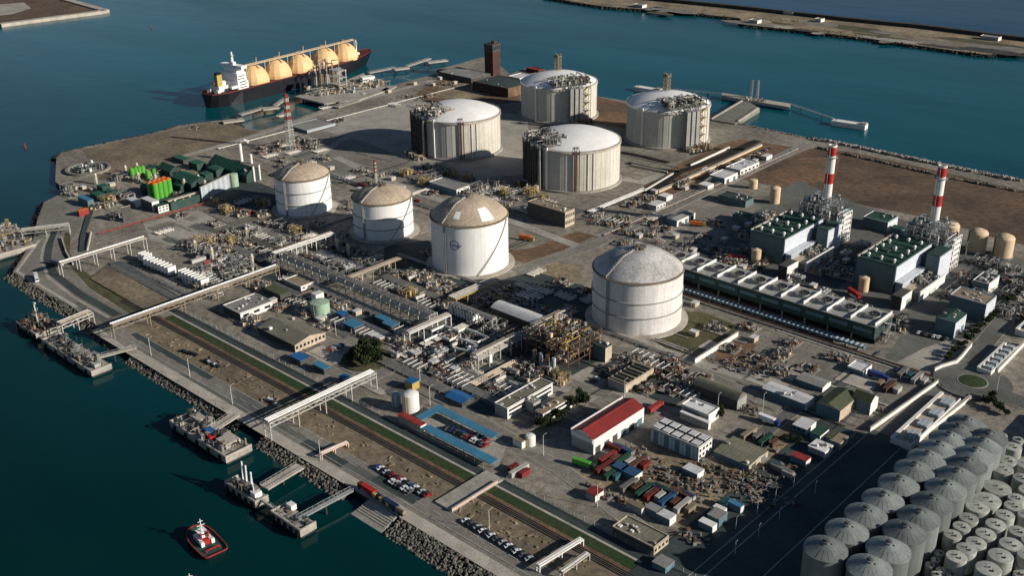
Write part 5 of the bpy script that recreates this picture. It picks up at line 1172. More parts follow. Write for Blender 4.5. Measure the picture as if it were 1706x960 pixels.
# ------------------------------------------------------------------ pipe racks and pipe bridges
def rack(p, q, w, z, pipes, lab, frame='pale_steel', span=9, two=False, truss=False, name='pipe_rack', m2='steel', posts=True, rad_=None):
    """p, q: (x,y) ends; portal frames carry a floor of parallel pipes"""
    p, q = Vector((*p,0)), Vector((*q,0)); d = (q-p); L = d.length; d.normalize(); n = Vector((-d.y,d.x,0)); t = thing(name,lab,'pipe rack',((p.x+q.x)/2,(p.y+q.y)/2,0)); k = max(2,int(L/span))
    if posts:
        for i in range(k+1):
            c = p+d*(L*i/k); b = MB()
            for s in (-1,1): e = c+n*s*(w/2); b.bar(e,e+Vector((0,0,z+(2.6 if two else .2))),.5)
            b.bar(c-n*w/2+Vector((0,0,z-.3)),c+n*w/2+Vector((0,0,z-.3)),.45,.5); b.bar(c-n*w/2+Vector((0,0,z*.5)),c+n*w/2+Vector((0,0,z*.5)),.3)
            if two: b.bar(c-n*w/2+Vector((0,0,z+2.4)),c+n*w/2+Vector((0,0,z+2.4)),.4)
            b.build('portal_frame',frame,t)
    for s in (-1,1):
        b = MB(); e = n*s*(w/2+.1); b.bar(p+e+Vector((0,0,z)),q+e+Vector((0,0,z)),.5,.7)
        if truss:
            b.bar(p+e+Vector((0,0,z-2.4)),q+e+Vector((0,0,z-2.4)),.4,.5); kk = max(2,int(L/4))
            for i in range(kk): a = p+d*(L*i/kk)+e; c = p+d*(L*(i+1)/kk)+e; b.bar(a+Vector((0,0,z-2.4 if i % 2 else z)),c+Vector((0,0,z if i % 2 else z-2.4)),.25)
        b.build('side_beam',frame,t)
    r = random.Random(int(abs(p.x*3+p.y)))
    for lev in range(2 if two else 1):
        u = -w/2+.5
        for i in range(pipes if lev == 0 else max(2,pipes//2)):
            rad = rad_ or r.choice((.22,.28,.35,.5) if pipes > 4 else (.45,.5)); u += (w-1)/max(1,(pipes if lev == 0 else max(2,pipes//2)))
            a = p+n*(u-.4)+Vector((0,0,z+.15+rad+lev*2.5)); c = q+n*(u-.4)+Vector((0,0,z+.15+rad+lev*2.5)); b = MB(); b.tube([a,c],rad,7)
            b.build('pipe',r.choice(('pipe','tan_roof','pale_steel','pipe','galv') if pipes > 3 else ('white_metal',)),t)
    return t
rack((-606,408),(-450,408),7,8,10,'long double-deck pipe rack crossing the pipe yard below the emblem tank',two=True)
rack((-613,404),(-613,458),6,9,6,'white pipe rack climbing towards the left white tanks from the long rack',frame='white_metal')
rack((-540,412.5),(-540,464),5,8,6,'yellowish pipe rack leading from the long rack towards the emblem tank',frame='tan_roof')
rack((-447,383),(-447,418),5,8,5,'short pale pipe rack turning down at the right end of the long rack',frame='white_metal')
rack((-392,386),(-392,470),6,8,7,'straight two-level pipe rack left of the tall rust-framed process unit',two=True,frame='pale_steel')
rack((-464,438),(-464,480),8,7,7,'wide low rack with yellow beams beside the emblem tank',frame='yellow')
rack((-455,432),(-420,432),4,8,4,'ladder-like rack of steel frames left of the curved canopy')
rack((-711,292),(-711,358),5,10,6,'pale pipe bridge over the left bend of the quay road',frame='pale_steel',span=13)
rack((-592,267),(-592,392),4.5,9,5,'long beige trussed pipe bridge rising from the quay to the pipe yard',frame='tan_roof',truss=True,span=22,name='pipe_bridge')
rack((-421,262),(-421,334),5.4,10.5,3,'pipe bridge of three thick white pipes crossing road, rails and lawn',frame='pale_steel',truss=True,span=17,name='pipe_bridge')
rack((-802,306),(-786,336),6,8,5,'pale trestle of pipes spanning the left end of the quay road',frame='concrete',truss=True,span=14,name='pipe_bridge')
a, c = at((98,540),8), at((150,519),8)
rack((a.x,a.y),(c.x,c.y),6,8,4,'pale trestle over the water at the left berth',frame='pale_steel',truss=True,span=14,name='pipe_bridge')
a, c = at((534,756),3), at((578,737),3); rack((a.x,a.y),(c.x,c.y),2,3,2,'low pinkish pipe crossing over the quay road',frame='wall_pink',span=8,rad_=.22)
a, c = at((896.3,944.6),3), at((969,899.7),3); rack((a.x,a.y),(c.x,c.y),2,3.5,2,'thin white pipe crossing over rails and lawn near the bottom edge',frame='white_metal',span=9,rad_=.2)
a, c = at((935.2,955.5),3), at((979,923.6),3); rack((a.x,a.y),(c.x,c.y),2,3.5,2,'second thin pipe crossing, touching the bottom edge',frame='pale_steel',span=9,rad_=.2)
t = thing('parapet','pale parapet along the lower side of the road crossing over the lawn','parapet',(-303.6,297,0)); b = MB(); b.box(-304,-303.3,281,312,.95,2); b.build('wall_body','wall_pink',t); b = MB(); b.box(-304.1,-303.2,281,312,2,2.15); b.build('coping','pale_concrete',t)
# road crossing over rails and lawn
b = MB(); b.box(-315,-303.3,281,316,0,.95); struct(b.build('road_bridge','concrete'))
# shore-to-tank pipe ways
pipe_wayY(636,712,-509,3,1.4,'straight band of white pipes running past the right flank of the front gas tank','white_metal',2.2,.5,8)
pipe_wayY(604,900,-468,2,1,'pair of rusty pipes beside the long straight road to the sea','rust',1.4,.35,12)
pipe_wayY(470,600,-650,4,1.2,'band of pipes between two left white tanks','pipe',1.4,.35,8)
pipe_way(-760,-600,560,4,1.2,'grey pipe band behind the two left white tanks','galv',1.3,.35,9)
pipe_way(-560,-300,476,3,1,'thin pipe band in front of the emblem tank','pipe',1.3,.3,9)
pipe_way(-690,-540,604,5,1.4,'broad pipe band in front of the left gas tank','pipe',1.4,.4,9)
pipe_wayY(540,880,-893,2,1.2,'pipe line beside the wharf road leading towards the brick tower','pale_steel',1.3,.35,10)
pipe_way(-640,-612,392,4,1,'short pipes at the rack corner','pipe',1.2,.3,7)
pipe_way(-420,-352,380,6,1.6,'bundle of parallel pale pipes beside the blue pavilion','pipe',1.3,.4,8)
pipe_way(-410,-345,368,5,1.4,'second bundle of parallel pipes below the blue pavilion','pipe',1.3,.35,8)
# open-rack vaporisers: rows of white finned panels
def panels(p, q, n, lab, h=5.5):
    a, c = at(p), at(q); d = c-a; L = d.length; t = thing('vaporizer_row',lab,'vaporizer',((a.x+c.x)/2,(a.y+c.y)/2,0)); ang = math.atan2(d.y,d.x)
    for i in range(n):
        e = a.lerp(c,(i+.5)/n); b = MB(); b.cb(e.x,e.y,.8,L/n*.3,6.5,h,ang); b.build('panel','white',t); b = MB(); b.cb(e.x,e.y,h+.8,L/n*.34,7,.4,ang); b.build('header','pale_steel',t)
    b = MB(); m = a.lerp(c,.5); b.cb(m.x,m.y,0,L+2,10,.78,ang); b.build('basin','dark_steel',t); return t
panels((244,440),(290,459),8,'left row of white vaporiser panels beside the rail sidings')
panels((302,461),(345,480),8,'right row of white vaporiser panels beside the rail sidings')
panels((236,432),(250,438),3,'three white vaporiser panels by the pale pipe bridge')
panels((752,520),(796,538),9,'row of grey finned panels at the ladder-like rack')
# ------------------------------------------------------------------ small plant: prototypes copied through the yards
def proto_list():
    R = []
    t = thing('horizontal_vessel','x','vessel'); b = MB(); b.tube([(-4,0,2.2),(-3.6,0,2.2),(3.6,0,2.2),(4,0,2.2)],1.3,14); b.build('shell','pale_steel',t,40,local=True)
    for x in (-2.5,2.5): b = MB(); b.box(x-.3,x+.3,-1,1,0,1.4); b.build('saddle','concrete',t,local=True)
    b = MB(); b.tube([(0,0,3.3),(0,0,4.4),(5,0,4.4),(5,0,0)],.25,6); b.build('nozzle_pipe','pipe',t,local=True); R.append(t)
    t = thing('column_vessel','x','vessel'); b = MB(); b.lathe(0,0,[(1.2,0),(1.2,9),(.7,9.8),(.01,10)],16,cap1=False); b.build('shell','pipe',t,40,local=True)
    b = MB(); b.lathe(0,0,[(1.2,7),(2.1,7),(2.1,7.2),(1.2,7.25)],14,cap1=False); b.build('platform','yellow',t,local=True); b = MB(); b.bar((1.4,0,0),(1.4,0,8),.4,.2); b.build('ladder','steel',t,local=True); R.append(t)
    def sk(seed, n, sx, sy, h, mats, frame):
        t = thing('pipe_skid','x','pipework'); b = MB(); clutter(b,flat(0,0,.2),n,sx,sy,h,seed,len(mats),(.15,.38)); b.build('pipework',mats,t,local=True)
        b = MB(); b.box(-sx-1,sx+1,-sy-1,sy+1,0,.2); b.build('slab','concrete',t,local=True)
        if frame:
            b = MB()
            for x in (-sx,0,sx):
                for y in (-sy,sy): b.bar((x,y,.2),(x,y,h+1),.3)
                b.bar((x,-sy,h+1),(x,sy,h+1),.3)
            for y in (-sy,sy): b.bar((-sx,y,h+1),(sx,y,h+1),.3); b.bar((-sx,y,h*.5),(sx,y,h*.5),.2)
            b.build('frame',frame,t,local=True)
        R.append(t)
    sk(1,26,6,4.5,3.5,['pipe','tan_roof','cream','dark_steel','steel'],None)
    sk(2,30,6,5,4,['pipe','pale_steel','steel','dark_steel','tan_roof'],'steel')
    sk(3,26,4,5,5,['tan_roof','cream','dark_steel','yellow','dark_steel'],'tan_roof')
    sk(4,22,5,4,2.5,['pale_steel','pipe','rust','dark_steel','steel'],None)
    t = thing('air_cooler','x','cooler'); b = MB(); b.box(-4.5,4.5,-3,3,3.6,5); b.build('bundle','galv',t,local=True); b = MB()
    for x in (-4,0,4):
        for y in (-2.6,2.6): b.bar((x,y,0),(x,y,3.6),.3)
    b.build('legs','steel',t,local=True)
    for x in (-2.2,2.2): b = MB(); b.lathe(x,0,[(1.7,5),(1.6,5.7),(1.4,5.7),(1.4,5.1),(.01,5.1)],16,cap1=False); b.build('fan_ring','pale_steel',t,local=True)
    R.append(t)
    t = thing('pipe_stack','x','pipework'); b = MB()
    for i in range(7): b.tube([(-7,-3+i,.5),(7,-3+i,.5)],.35,6)
    for i in range(3): b.box(-5+i*5-.2,-5+i*5+.2,-3.6,3.6,0,.2)
    b.build('pipes','pipe',t,local=True); b = MB()
    for x in (-6,-2,2,6): b.tube([(x,-4,0),(x,-4,2.2),(x,4,2.2),(x,4,0)],.22,6)
    b.build('loops','white_metal',t,local=True); R.append(t)
    t = thing('plant_hut','x','hut'); b = MB(); b.box(-2.5,2.5,-1.8,1.8,0,2.8); b.build('wall','wall_beige',t,local=True); b = MB(); b.box(-2.8,2.8,-2.1,2.1,2.8,3.05); b.build('roof','pale_roof',t,local=True); b = MB(); b.box(2.51,2.58,-.5,.5,.1,2.2); b.build('door','wall_blue',t,local=True); R.append(t)
    t = thing('valve_tree','x','valve'); b = MB()
    for i in range(4): b.tube([(-3+i*2,-2,0),(-3+i*2,-2,2.5+i*.4),(-3+i*2,2,2.5+i*.4),(-3+i*2,2,0)],.2,6); b.cb(-3+i*2,0,2.5+i*.4,.8,.8,1)
    b.build('pipes','pale_steel',t,local=True); b = MB(); b.cb(4,0,0,1.2,1.2,1.7); b.build('pump','dull_red',t,local=True); R.append(t)
    return R
PR = proto_list(); KN = ['vessel lying on saddles','upright vessel with a yellow ring platform','low tangle of pale pipes','steel-framed pipe skid','tan-framed pipe skid','small pipe tangle with rusty valves','twin-fan air cooler on legs','stack of pipe loops','beige plant hut','pipe hoops beside a dark red pump']
OCC = [Bx(t)[:4] for t in BL.values()]+[(c.x-r,c.x+r,c.y-r,c.y+r) for p, r in (((508,347),27),((640,385),27),((784,437),31),((1060,528),33),((765,247),46),((956,297),46),((931,190),46),((1111,230),46)) for c in (at(p),)]
def strand(a, c, w): OCC.append((min(a[0],c[0])-w,max(a[0],c[0])+w,min(a[1],c[1])-w,max(a[1],c[1])+w))
for a in (((-606,408),(-450,408),2),((-613,404),(-613,458),2),((-540,412),(-540,464),2),((-447,383),(-447,418),2),((-392,386),(-392,470),2),((-464,438),(-464,480),3),((-592,330),(-592,392),2),((-421,300),(-421,334),3)): strand(*a)
# ordered pipe runs across the process yards
for x0, x1, y, n, z, l, m in ((-606,-545,420,7,1.6,'row of tan pipes just above the left half of the long rack','tan_roof'),(-606,-545,439,6,2.4,'raised row of grey pipes between white rack and yellowish rack','galv'),(-534,-468,421,7,1.6,'row of cream pipes just above the right half of the long rack','cream'),(-534,-476,440,6,2.6,'raised row of pale pipes right below the emblem tank','pipe'),
        (-585,-458,382,5,1.4,'long row of grey pipes below the long rack','galv'),(-580,-470,398,6,2.2,'raised row of pale pipes close under the long rack','pipe'),(-664,-622,402,6,1.8,'row of pale pipes left of the white rack','pipe'),(-664,-622,421,5,2.6,'raised row of tan pipes left of the white rack','tan_roof'),(-446,-378,358,6,1.4,'row of pipes between blue pavilion and office blocks','pipe')):
    pipe_way(x0,x1,y,n,z,l,m,1.25,.36,7); OCC.append((x0-1,x1+1,y-n*.62-1,y+n*.62+1))
for y0, y1, x, n, z, l, m in ((386,446,-437,5,1.8,'row of pipes running inland right of the short pale rack','pipe'),(386,452,-411,6,2.4,'raised row of tan pipes left of the straight two-level rack','tan_roof'),(372,412,-380,5,1.6,'row of pipes running inland below the tall process unit','cream')):
    pipe_wayY(y0,y1,x,n,z,l,m,1.25,.36,7); OCC.append((x-n*.62-1,x+n*.62+1,y0-1,y1+1))
first = [True]*len(PR); npl = [0]
def scatter(x0, x1, y0, y1, n, where, kinds, md=7, seed=1, rot=True, mg=3.2):
    r = random.Random(seed); pts = []
    for _ in range(n*14):
        if len(pts) >= n: break
        x, y = r.uniform(x0,x1), r.uniform(y0,y1)
        if any(a-mg < x < b+mg and c-mg < y < d+mg for a, b, c, d in OCC) or any((x-u)**2+(y-v)**2 < md*md for u, v in pts): continue
        pts.append((x,y)); k = r.choice(kinds); rz = r.choice((0,PI/2,PI,-PI/2)); lab = f'{KN[k]} {where}'; g = f'{KN[k]}: repeats {where}'
        if first[k]: first[k] = False; t = PR[k]; t.location = (x,y,.3); t.rotation_euler = (0,0,rz); t['label'] = lab; t['group'] = g
        else: copy_tree(PR[k],(x,y,.3),rz,lab,g)
ALL = [0,1,2,3,3,4,5,2,6,7,9]
scatter(-608,-545,414,458,26,'between the white rack and yellowish rack',ALL,7,1)
scatter(-534,-470,414,452,22,'in front of the emblem tank',[0,7,3,4,4,2,7,0,9],8.5,2)
scatter(-690,-618,378,432,38,'left of the white rack',ALL,7,3)
scatter(-640,-600,345,378,26,'beside the upper end of the beige pipe bridge',[2,7,3,7,9],9,4)
scatter(-585,-460,374,402,26,'below the long rack',[2,7,0,7,9,8],9,5)
scatter(-444,-398,384,445,22,'between short rack and straight two-level rack',ALL,7,6)
scatter(-386,-347,384,415,20,'below the tall process unit',[2,7,4,7,0],8.5,7)
scatter(-446,-375,352,386,32,'around the blue pavilion',[7,7,2,5,9,0],9,8)
scatter(-560,-500,332,372,8,'beside the round dark tree',[2,5,8,9],10,9)
scatter(-620,-545,600,642,17,'between the two front gas tanks',[3,4,7,2,2,6],9,10)
scatter(-700,-640,590,640,11,'by the foot of the left gas tank',[4,4,2,3,5],9,11)
scatter(-865,-808,555,612,16,'around the red and white lattice mast',[2,5,5,3,7],10,12)
scatter(-800,-640,510,600,17,'on the open paving behind the left white tanks',[5,8,2,7,2],16,13)
scatter(-760,-610,440,478,16,'at the feet of the left white tanks',[2,3,5,4,7],10,14)
scatter(-495,-400,615,680,11,'by the right flank of the front gas tank',[2,5,7,8,2],12,15)
scatter(-498,-478,620,860,19,'in the strip left of the straight road',[8,5,2,9,7],9,17)
scatter(-452,-400,590,650,8,'in the yard behind the grey domed tank',[5,8,2,9],11,18)
scatter(-400,-345,595,640,17,'left of the left turbine hall',[2,3,6,8,5],9,19)
scatter(-318,-290,600,720,16,'between the turbine halls',[2,3,6,8,5],9,20)
scatter(-400,-372,650,740,12,'in the shaded power yard',[2,3,6,8,5],10,21)
scatter(-235,-180,660,740,20,'right of the right turbine hall',[2,3,3,6,5],9,22)
scatter(-330,-230,592,612,14,'behind the cooling bank',[2,5,8,0],9,23)
scatter(-350,-240,500,545,12,'in the open yard before the cooling bank',[5,5,2,8],16,24)
scatter(-335,-280,430,475,14,'among the junk beside the tall pale wall',[5,2,5,7],8,25)
scatter(-760,-640,380,430,14,'on the levelled paving by the vaporiser rows',[5,7],24,26)
scatter(-460,-395,450,482,8,'in the shade between emblem tank and grey domed tank',[2,5,3],10,27)
scatter(-606,-345,374,384,20,'along the lower edge of the process yard',[2,5,8,7],7,40)
scatter(-530,-400,452,466,14,'along the upper edge of the process yard',[2,5,3,4],7,41)
scatter(-955,-880,620,900,12,'along the wharf road',[5,8,7],20,28)
scatter(-560,-360,480,520,11,'on the strip behind emblem and grey domed tanks',[5,2,7],13,29)
for k in range(len(PR)):
    if first[k]: PR[k].location = (-480,660+k*12,.3); PR[k]['label'] = KN[k]+' beside the front gas tank'
# tall process unit with yellow bracing
t = thing('process_unit','tall cluster of vessels and yellow-beige pipework in front of the grey domed tank','process unit',(-360,436,0))
b = MB()
for x in (-382,-374,-366,-358,-350):
    for y in (420,430,440,450): b.bar((x,y,0),(x,y,17),.5)
for z in (5,9,13,17):
    for x in (-382,-374,-366,-358,-350): b.bar((x,420,z),(x,450,z),.4)
    for y in (420,430,440,450): b.bar((-382,y,z),(-350,y,z),.4)
b.build('steelwork','rust',t)
for z, s in ((5.2,1),(9.2,2),(13.2,3),(17.2,4)):
    b = MB(); clutter(b,flat(-366,435,z),60,14,13,3.6,40+s,5,(.2,.5)); b.build('pipework',['tan_roof','cream','dark_steel','yellow','steel'],t)
for z in (9,13): b = MB(); b.box(-382,-366,420,436,z,z+.2); b.box(-358,-350,430,450,z,z+.2); b.build('floor_grating','dark_steel',t)
for i in range(4): b = MB(); x = -372+i*5; b.cyl(x,416,0,9,1.2,n=12); b.build('vessel','wall_sheet' if i % 2 else 'tan_roof',t)
b = MB(); clutter(b,flat(-362,413,0),50,14,5,4,77,5); b.build('ground_pipework',['pale_steel','tan_roof','rust','steel','dark_steel'],t)
bld('rust-fronted pump house with teal side beside the tall process unit',(1008.3,580.8),(1018.8,574.6),(983.3,572.5),7,'wall_blue','dark_asphalt_and_shade',b0=(1005.2,604.8),endm='wall_beige',vents=3)
t = thing('pipe_portal','pale gantry of pipes standing in the deep shade left of the grey domed tank','gantry',(-430,462,0)); c = at((877.1,513.3))
for dx in (0,5):
    b = MB(); b.bar((c.x+dx,c.y,0),(c.x+dx,c.y,11),.7); b.bar((c.x+dx-.5,c.y-7,11),(c.x+dx-.5,c.y+8,11),.6); b.build('portal_frame','pale_steel',t)
for dy in (-6,-3,0,3,6): b = MB(); b.bar((c.x-3,c.y+dy,11.6),(c.x+8,c.y+dy,11.6),.5); b.build('crossbeam','white_metal',t)
# dense pipe loops near the middle
for i, (p, w, l) in enumerate((((765,570),16,'white looping pipe round the dark pit in the middle of the pipe yard'),((750,585),14,'second white looping pipe beside the row of white vessels'))):
    c = at(p); t = thing('looping_pipe',l,'pipeline',(c.x,c.y,0)); b = MB(); b.tube([(c.x-w,c.y-8,0),(c.x-w,c.y-8,5),(c.x-w,c.y+3,5),(c.x-3,c.y+3,5),(c.x-3,c.y+9,5),(c.x+w,c.y+9,5),(c.x+w,c.y,5),(c.x+w-8,c.y-2,5),(c.x+w-8,c.y-2,0)],.8,8); b.build('pipe','white_metal',t)
    for dx, dy in ((-w,0),(0,9),(w,5)): b = MB(); b.box(c.x+dx-.3,c.y+dy-.3 if dy != 9 else c.y+8.7,0,0,0,0) if False else b.bar((c.x+dx,c.y+dy if dy != 9 else c.y+9,0),(c.x+dx,c.y+dy if dy != 9 else c.y+9,4.3),.4); b.build('support','steel',t)
for i in range(5):
    c = at((782+i*8.5,591+i*3.2)); t = thing('white_vessel',f'white upright vessel, {ORD[i]} from the left in the row by the looping pipes','vessel',(c.x,c.y,0),'five white vessels by the looping pipes'); b = MB(); b.lathe(0,0,[(1.5,0),(1.5,5),(.9,5.7),(.01,5.9)],14,cap1=False); b.build('shell','white',t,40,local=True); b = MB(); b.cyl(0,0,5.8,6.6,.3,n=8); b.build('nozzle','steel',t,local=True)
# masts
def mast(p, h, w0, w1, lab, m='dull_red', m2='pale_steel', n=21):
    c = at(p); t = thing('lattice_mast',lab,'mast',(c.x,c.y,0)); t2 = MB(); lattice(t2,0,0,0,h*.55,w0,w0+(w1-w0)*.55,n//2,.2,1,None); lattice(t2,0,0,h*.55,h,w0+(w1-w0)*.55,w1,14 if n > 14 else 7,.24,0,1); t2.build('lattice',[m,m2],t,local=True); b = MB(); b.cb(0,0,h,w1+1,w1+1,.4); b.bar((0,0,h),(0,0,h+4),.3); b.build('top_platform',m,t,local=True); return t
mast((485,249),54,6.4,2.6,'tall red and white lattice mast between the carrier and left gas tank')
mast((627,312),24,2,1.2,'slim red and white mast behind the middle white tank',n=14)
# ------------------------------------------------------------------ green works by the left shore
G = lambda x, y: (140+x/5.33, 230+y/5.33)
bld('long dark green works hall with ribbed roof, nearest the wharf road',G(1440,335),G(1590,300),G(1110,215),7,'plant_green','works_roof',kind='gable',rise_=6,vents=6)
bld('green-roofed hall in the middle of the green works',G(950,410),G(1050,345),G(770,345),7,'plant_green','works_roof',kind='gable',rise_=4)
bld('small green ribbed roof between the works halls and the brown field',G(760,300),G(840,265),G(690,250),6,'plant_green','works_roof',kind='gable',rise_=4)
bld('dark green block at the field edge of the green works',G(880,200),G(925,175),G(790,160),8,'dark_steel','works_roof',b0=G(880,235))
bld('low green-roofed range behind the long pinkish wall',G(770,585),G(1010,505),G(720,555),6,'plant_green','works_roof',vents=5)
bld('white-roofed shed with dark side, left of the lime silos',G(455,575),G(490,545),G(340,548),7,'plant_wall','pale_roof',b0=G(455,615),endm='wall_white')
bld('second white-roofed shed nearer the lime silos',G(600,575),G(645,550),G(500,535),8,'dark_steel','pale_roof',endm='wall_white')
bld('white block with dark windows at the corner of the pinkish wall',G(655,612),G(752,588),G(600,600),8,'dark_steel','plant_roof',b0=G(658,670),endm='wall_white',win=(3,2))
bld('pink-white square block with dark left side in the green works',G(325,620),G(440,612),G(262,640),12,'dark_steel','wall_pink',b0=G(335,750),endm='wall_pink',win=(3,3))
bld('rust-red container-like hut beside the quay road at the left',(131,352),(142,345),(126,351),5,'dull_red','orange')
bld('blue roof at the left end of the green works',G(30,560),G(70,540),G(-20,510),6,'plant_wall','canopy_blue')
wall(G(750,630),G(1020,545),7,'long pinkish wall in front of the green works','wall_pink',2)
wall(G(1045,560),G(1300,435),12,'tall pale grey screen wall by the shadow of the leftmost white tank','wall_sheet',1.5)
for i, (gx, gy, w_, d_, h_, l) in enumerate(((560,470,9,7,5,'dark green hut right behind the big lime cluster'),(700,440,14,8,6,'dark green shed between the lime cluster and the middle hall'),(860,455,12,7,5,'low green hut in front of the middle hall'),(1090,370,10,8,6,'green hut left of the ribbed green hall'),(1180,330,14,9,7,'green shed under the ribbed green hall'),(1010,270,14,9,6,'green shed behind the middle hall'),(620,300,12,8,5,'green hut between the lime pair and the field'),(180,480,10,7,6,'green-roofed hut at the left end of the works'),(250,520,9,7,5,'small green hut left of the white-roofed sheds'),(130,540,12,8,5,'low green hut nearest the left quay road'),(1230,420,9,6,5,'green hut behind the pale screen wall'),(1110,430,9,6,4,'low green hut behind the left end of the screen wall'))):
    c = at(G(gx,gy)); bld(l,None,None,None,h_,'plant_green','works_roof',kind=('gable','flat')[i % 2],dims=(c.x-w_/2,c.x+w_/2,c.y-d_/2,c.y+d_/2))
def limes(p, q, n, r, h, lab, rows=1):
    a, c = at(p), at(q)
    for j in range(rows):
        for i in range(n):
            e = a.lerp(c,i/max(1,n-1)); d = (c-a).normalized(); e = e+Vector((-d.y,d.x,0))*(j*r*2.2)
            t = thing('lime_silo',f'{lab}, {ORD[i]} from the left{" in the back row" if j else " in the front row" if rows > 1 else ""}','silo',(e.x,e.y,0),'lime green silos of the green works')
            b = MB(); b.lathe(0,0,[(r,0),(r,h)],20,cap1=False); b.build('shell','lime',t,30,local=True); b = MB(); b.lathe(0,0,[(r,h),(r*.5,h+1.2),(.01,h+1.4)],20,cap1=False); b.build('roof','orange' if rows > 1 else 'lime',t,40,local=True)
limes(G(645,545),G(765,500),4,2.6,14,'tall lime silo of the big cluster',2)
limes(G(435,362),G(530,340),4,2.2,9,'short lime silo near the field')
limes(G(575,372),G(628,362),2,2,8,'lime silo of the small pair')
vtank(G(1335,425),4,11,'mint green tank at the end of the pale screen wall','mint',.6)
t = thing('elbow_stack','white stack with a bent top at the wharf end of green works','stack',(*at(G(1400,205))[:2],0)); c = at(G(1400,205)); b = MB(); b.tube([(c.x,c.y,0),(c.x,c.y,17),(c.x+1,c.y+1,19),(c.x+4,c.y+3,20),(c.x+7,c.y+5,19)],1.6,10); b.build('duct','wall_white',t); b = MB(); b.cyl(c.x+13,c.y+2,0,9,1.3,n=10); b.build('short_stack','wall_white',t)
for i, q in enumerate((G(1515,385),G(1565,370))): c = at(q); t = thing('white_stack',('left','right')[i]+' of two white stacks at the gable of the ribbed green hall','stack',(c.x,c.y,0)); b = MB(); b.cyl(0,0,0,14,1,n=10); b.build('shaft','wall_white',t,local=True); b = MB(); b.cyl(0,0,14,14.8,1.2,n=10); b.build('cap','steel',t,local=True)
scatter(-890,-790,375,480,32,'among the green works',[2,5,1,3,8,4],9,31)
a, c = at((165,392)), at((345,340)); t = thing('red_pipeline','red pipeline along the road in front of the green works','pipeline',((a.x+c.x)/2,(a.y+c.y)/2,0)); b = MB(); b.tube([(a.x,a.y,1.6),(c.x,c.y,1.6)],.45,8); b.build('pipe','dull_red',t)
for i in range(14): e = a.lerp(c,(i+.5)/14); b = MB(); b.bar((e.x,e.y,0),(e.x,e.y,1.2),.4); b.build('support','dull_red',t)
# round dark basin with plants near the left tip
t = thing('settling_basin','round dark settling basin with pale rim at the left tip of land','basin',(*at((147,283))[:2],0)); c = at((147,283)); b = MB(); b.lathe(c.x,c.y,[(20,.02),(20,2.2),(17.5,2.2),(16,.6),(.01,.6)],32,cap1=False); b.build('rim','old_asphalt',t); b = MB(); clutter(b,flat(c.x,c.y,.6),60,11,11,5,3,4); b.build('equipment',['steel','white_metal','dark_steel','plant_wall'],t)
# ------------------------------------------------------------------ vehicles
def car_mesh(col):
    b = MB(); prof = [(-2.1,.35),(-2.15,.85),(-1.5,.95),(-.9,1.42),(.5,1.42),(1.15,.95),(2.0,.82),(2.1,.35)]; o = 0
    for y in (-.86,.86): pass
    n = len(prof); b.add([(x,-.86+(.12 if z > 1.2 else 0),z) for x, z in prof]+[(x,.86-(.12 if z > 1.2 else 0),z) for x, z in prof],[tuple(range(n))]+[tuple(range(n,2*n))[::-1]]+[(i,i+n,(i+1) % n+n,(i+1) % n) for i in range(n)])
    g = MB()
    for s in (-1,1): g.quad((-1.25,s*.875,.98),(.95,s*.875,.98),(.42,s*.77,1.36),(-.84,s*.77,1.36)) 
    g.quad((1.13,-.76,.99),(1.13,.76,.99),(.56,.66,1.4),(.56,-.66,1.4)); g.quad((-1.5,-.74,.98),(-1.5,.74,.98),(-.96,.66,1.4),(-.96,-.66,1.4))
    w = MB()
    for x in (-1.3,1.3):
        for y in (-.8,.8): w.tube([(x,y-.12,.33),(x,y+.12,.33)],.33,10)
    return b, g, w
CARP = {}
NCOL = dict(car_white='white',car_silver='silver',car_black='black',car_red='red',car_blue='dark blue',car_grey='grey')
def car(x, y, rz, col, where, group):
    lab = f'{NCOL[col]} parked car, {where}'
    if col not in CARP:
        t = thing('parked_car',lab,'car',(x,y,.5),group,rz); b, g, w = car_mesh(col); o = b.build('body',col,t,local=True); g.build('windows','glass',o,local=True)
        for i in (-1.3,1.3):
            for j in (-.8,.8): q = MB(); q.tube([(i,j-.12,.33),(i,j+.12,.33)],.33,10); q.build('wheel','rubber',t,local=True)
        CARP[col] = t; return t
    return copy_tree(CARP[col],(x,y,.5),rz,lab,group)
def car_row(p, q, n, rz, cols, where, group, jit=.4, seed=1):
    r = random.Random(seed); a, c = at(p), at(q); seen_ = {}
    for i in range(n):
        e = a.lerp(c,i/max(1,n-1)); col = cols[i % len(cols)]; k = seen_.get(col,0); seen_[col] = k+1
        o = ORD[i] if i < len(ORD) else 'last'
        car(e.x+r.uniform(-jit,jit)*.6,e.y+r.uniform(-jit,jit)*.6,rz+r.uniform(-.06,.06)+(PI if r.random() < .4 else 0),col,f'{o} from the left {where}',group)
MIX = ['car_white','car_grey','car_black','car_silver','car_black','car_blue','car_grey','car_white','car_black']
car_row((776.7,870.8),(887.3,937.6),24,PI/2-.35,['car_white','car_black','car_grey','car_black','car_silver','car_black','car_white','car_black','car_grey'],'in the long row below the road crossing','cars parked along the lower quay road',.3,4)
car_row((629,780.6),(713.3,828.5),17,PI/2-.2,['car_blue','car_white','car_black','car_silver','car_black','car_red','car_black','car_red','car_white','car_black','car_grey'],'in the upper row by the quay verge','cars parked along the upper quay road',.3,5)
car_row((652.9,804.6),(684.2,822.3),7,PI/2-.2,['car_white','car_silver','car_grey','car_black'],'in the short second row by the quay verge','cars parked along the upper quay road',.3,6)
car_row((741.7,716.2),(768.8,724.6),8,PI/2,['car_black','car_grey','car_black','car_blue'],'in the dark row between the blue canopies','cars in the canopy car park',.3,7)
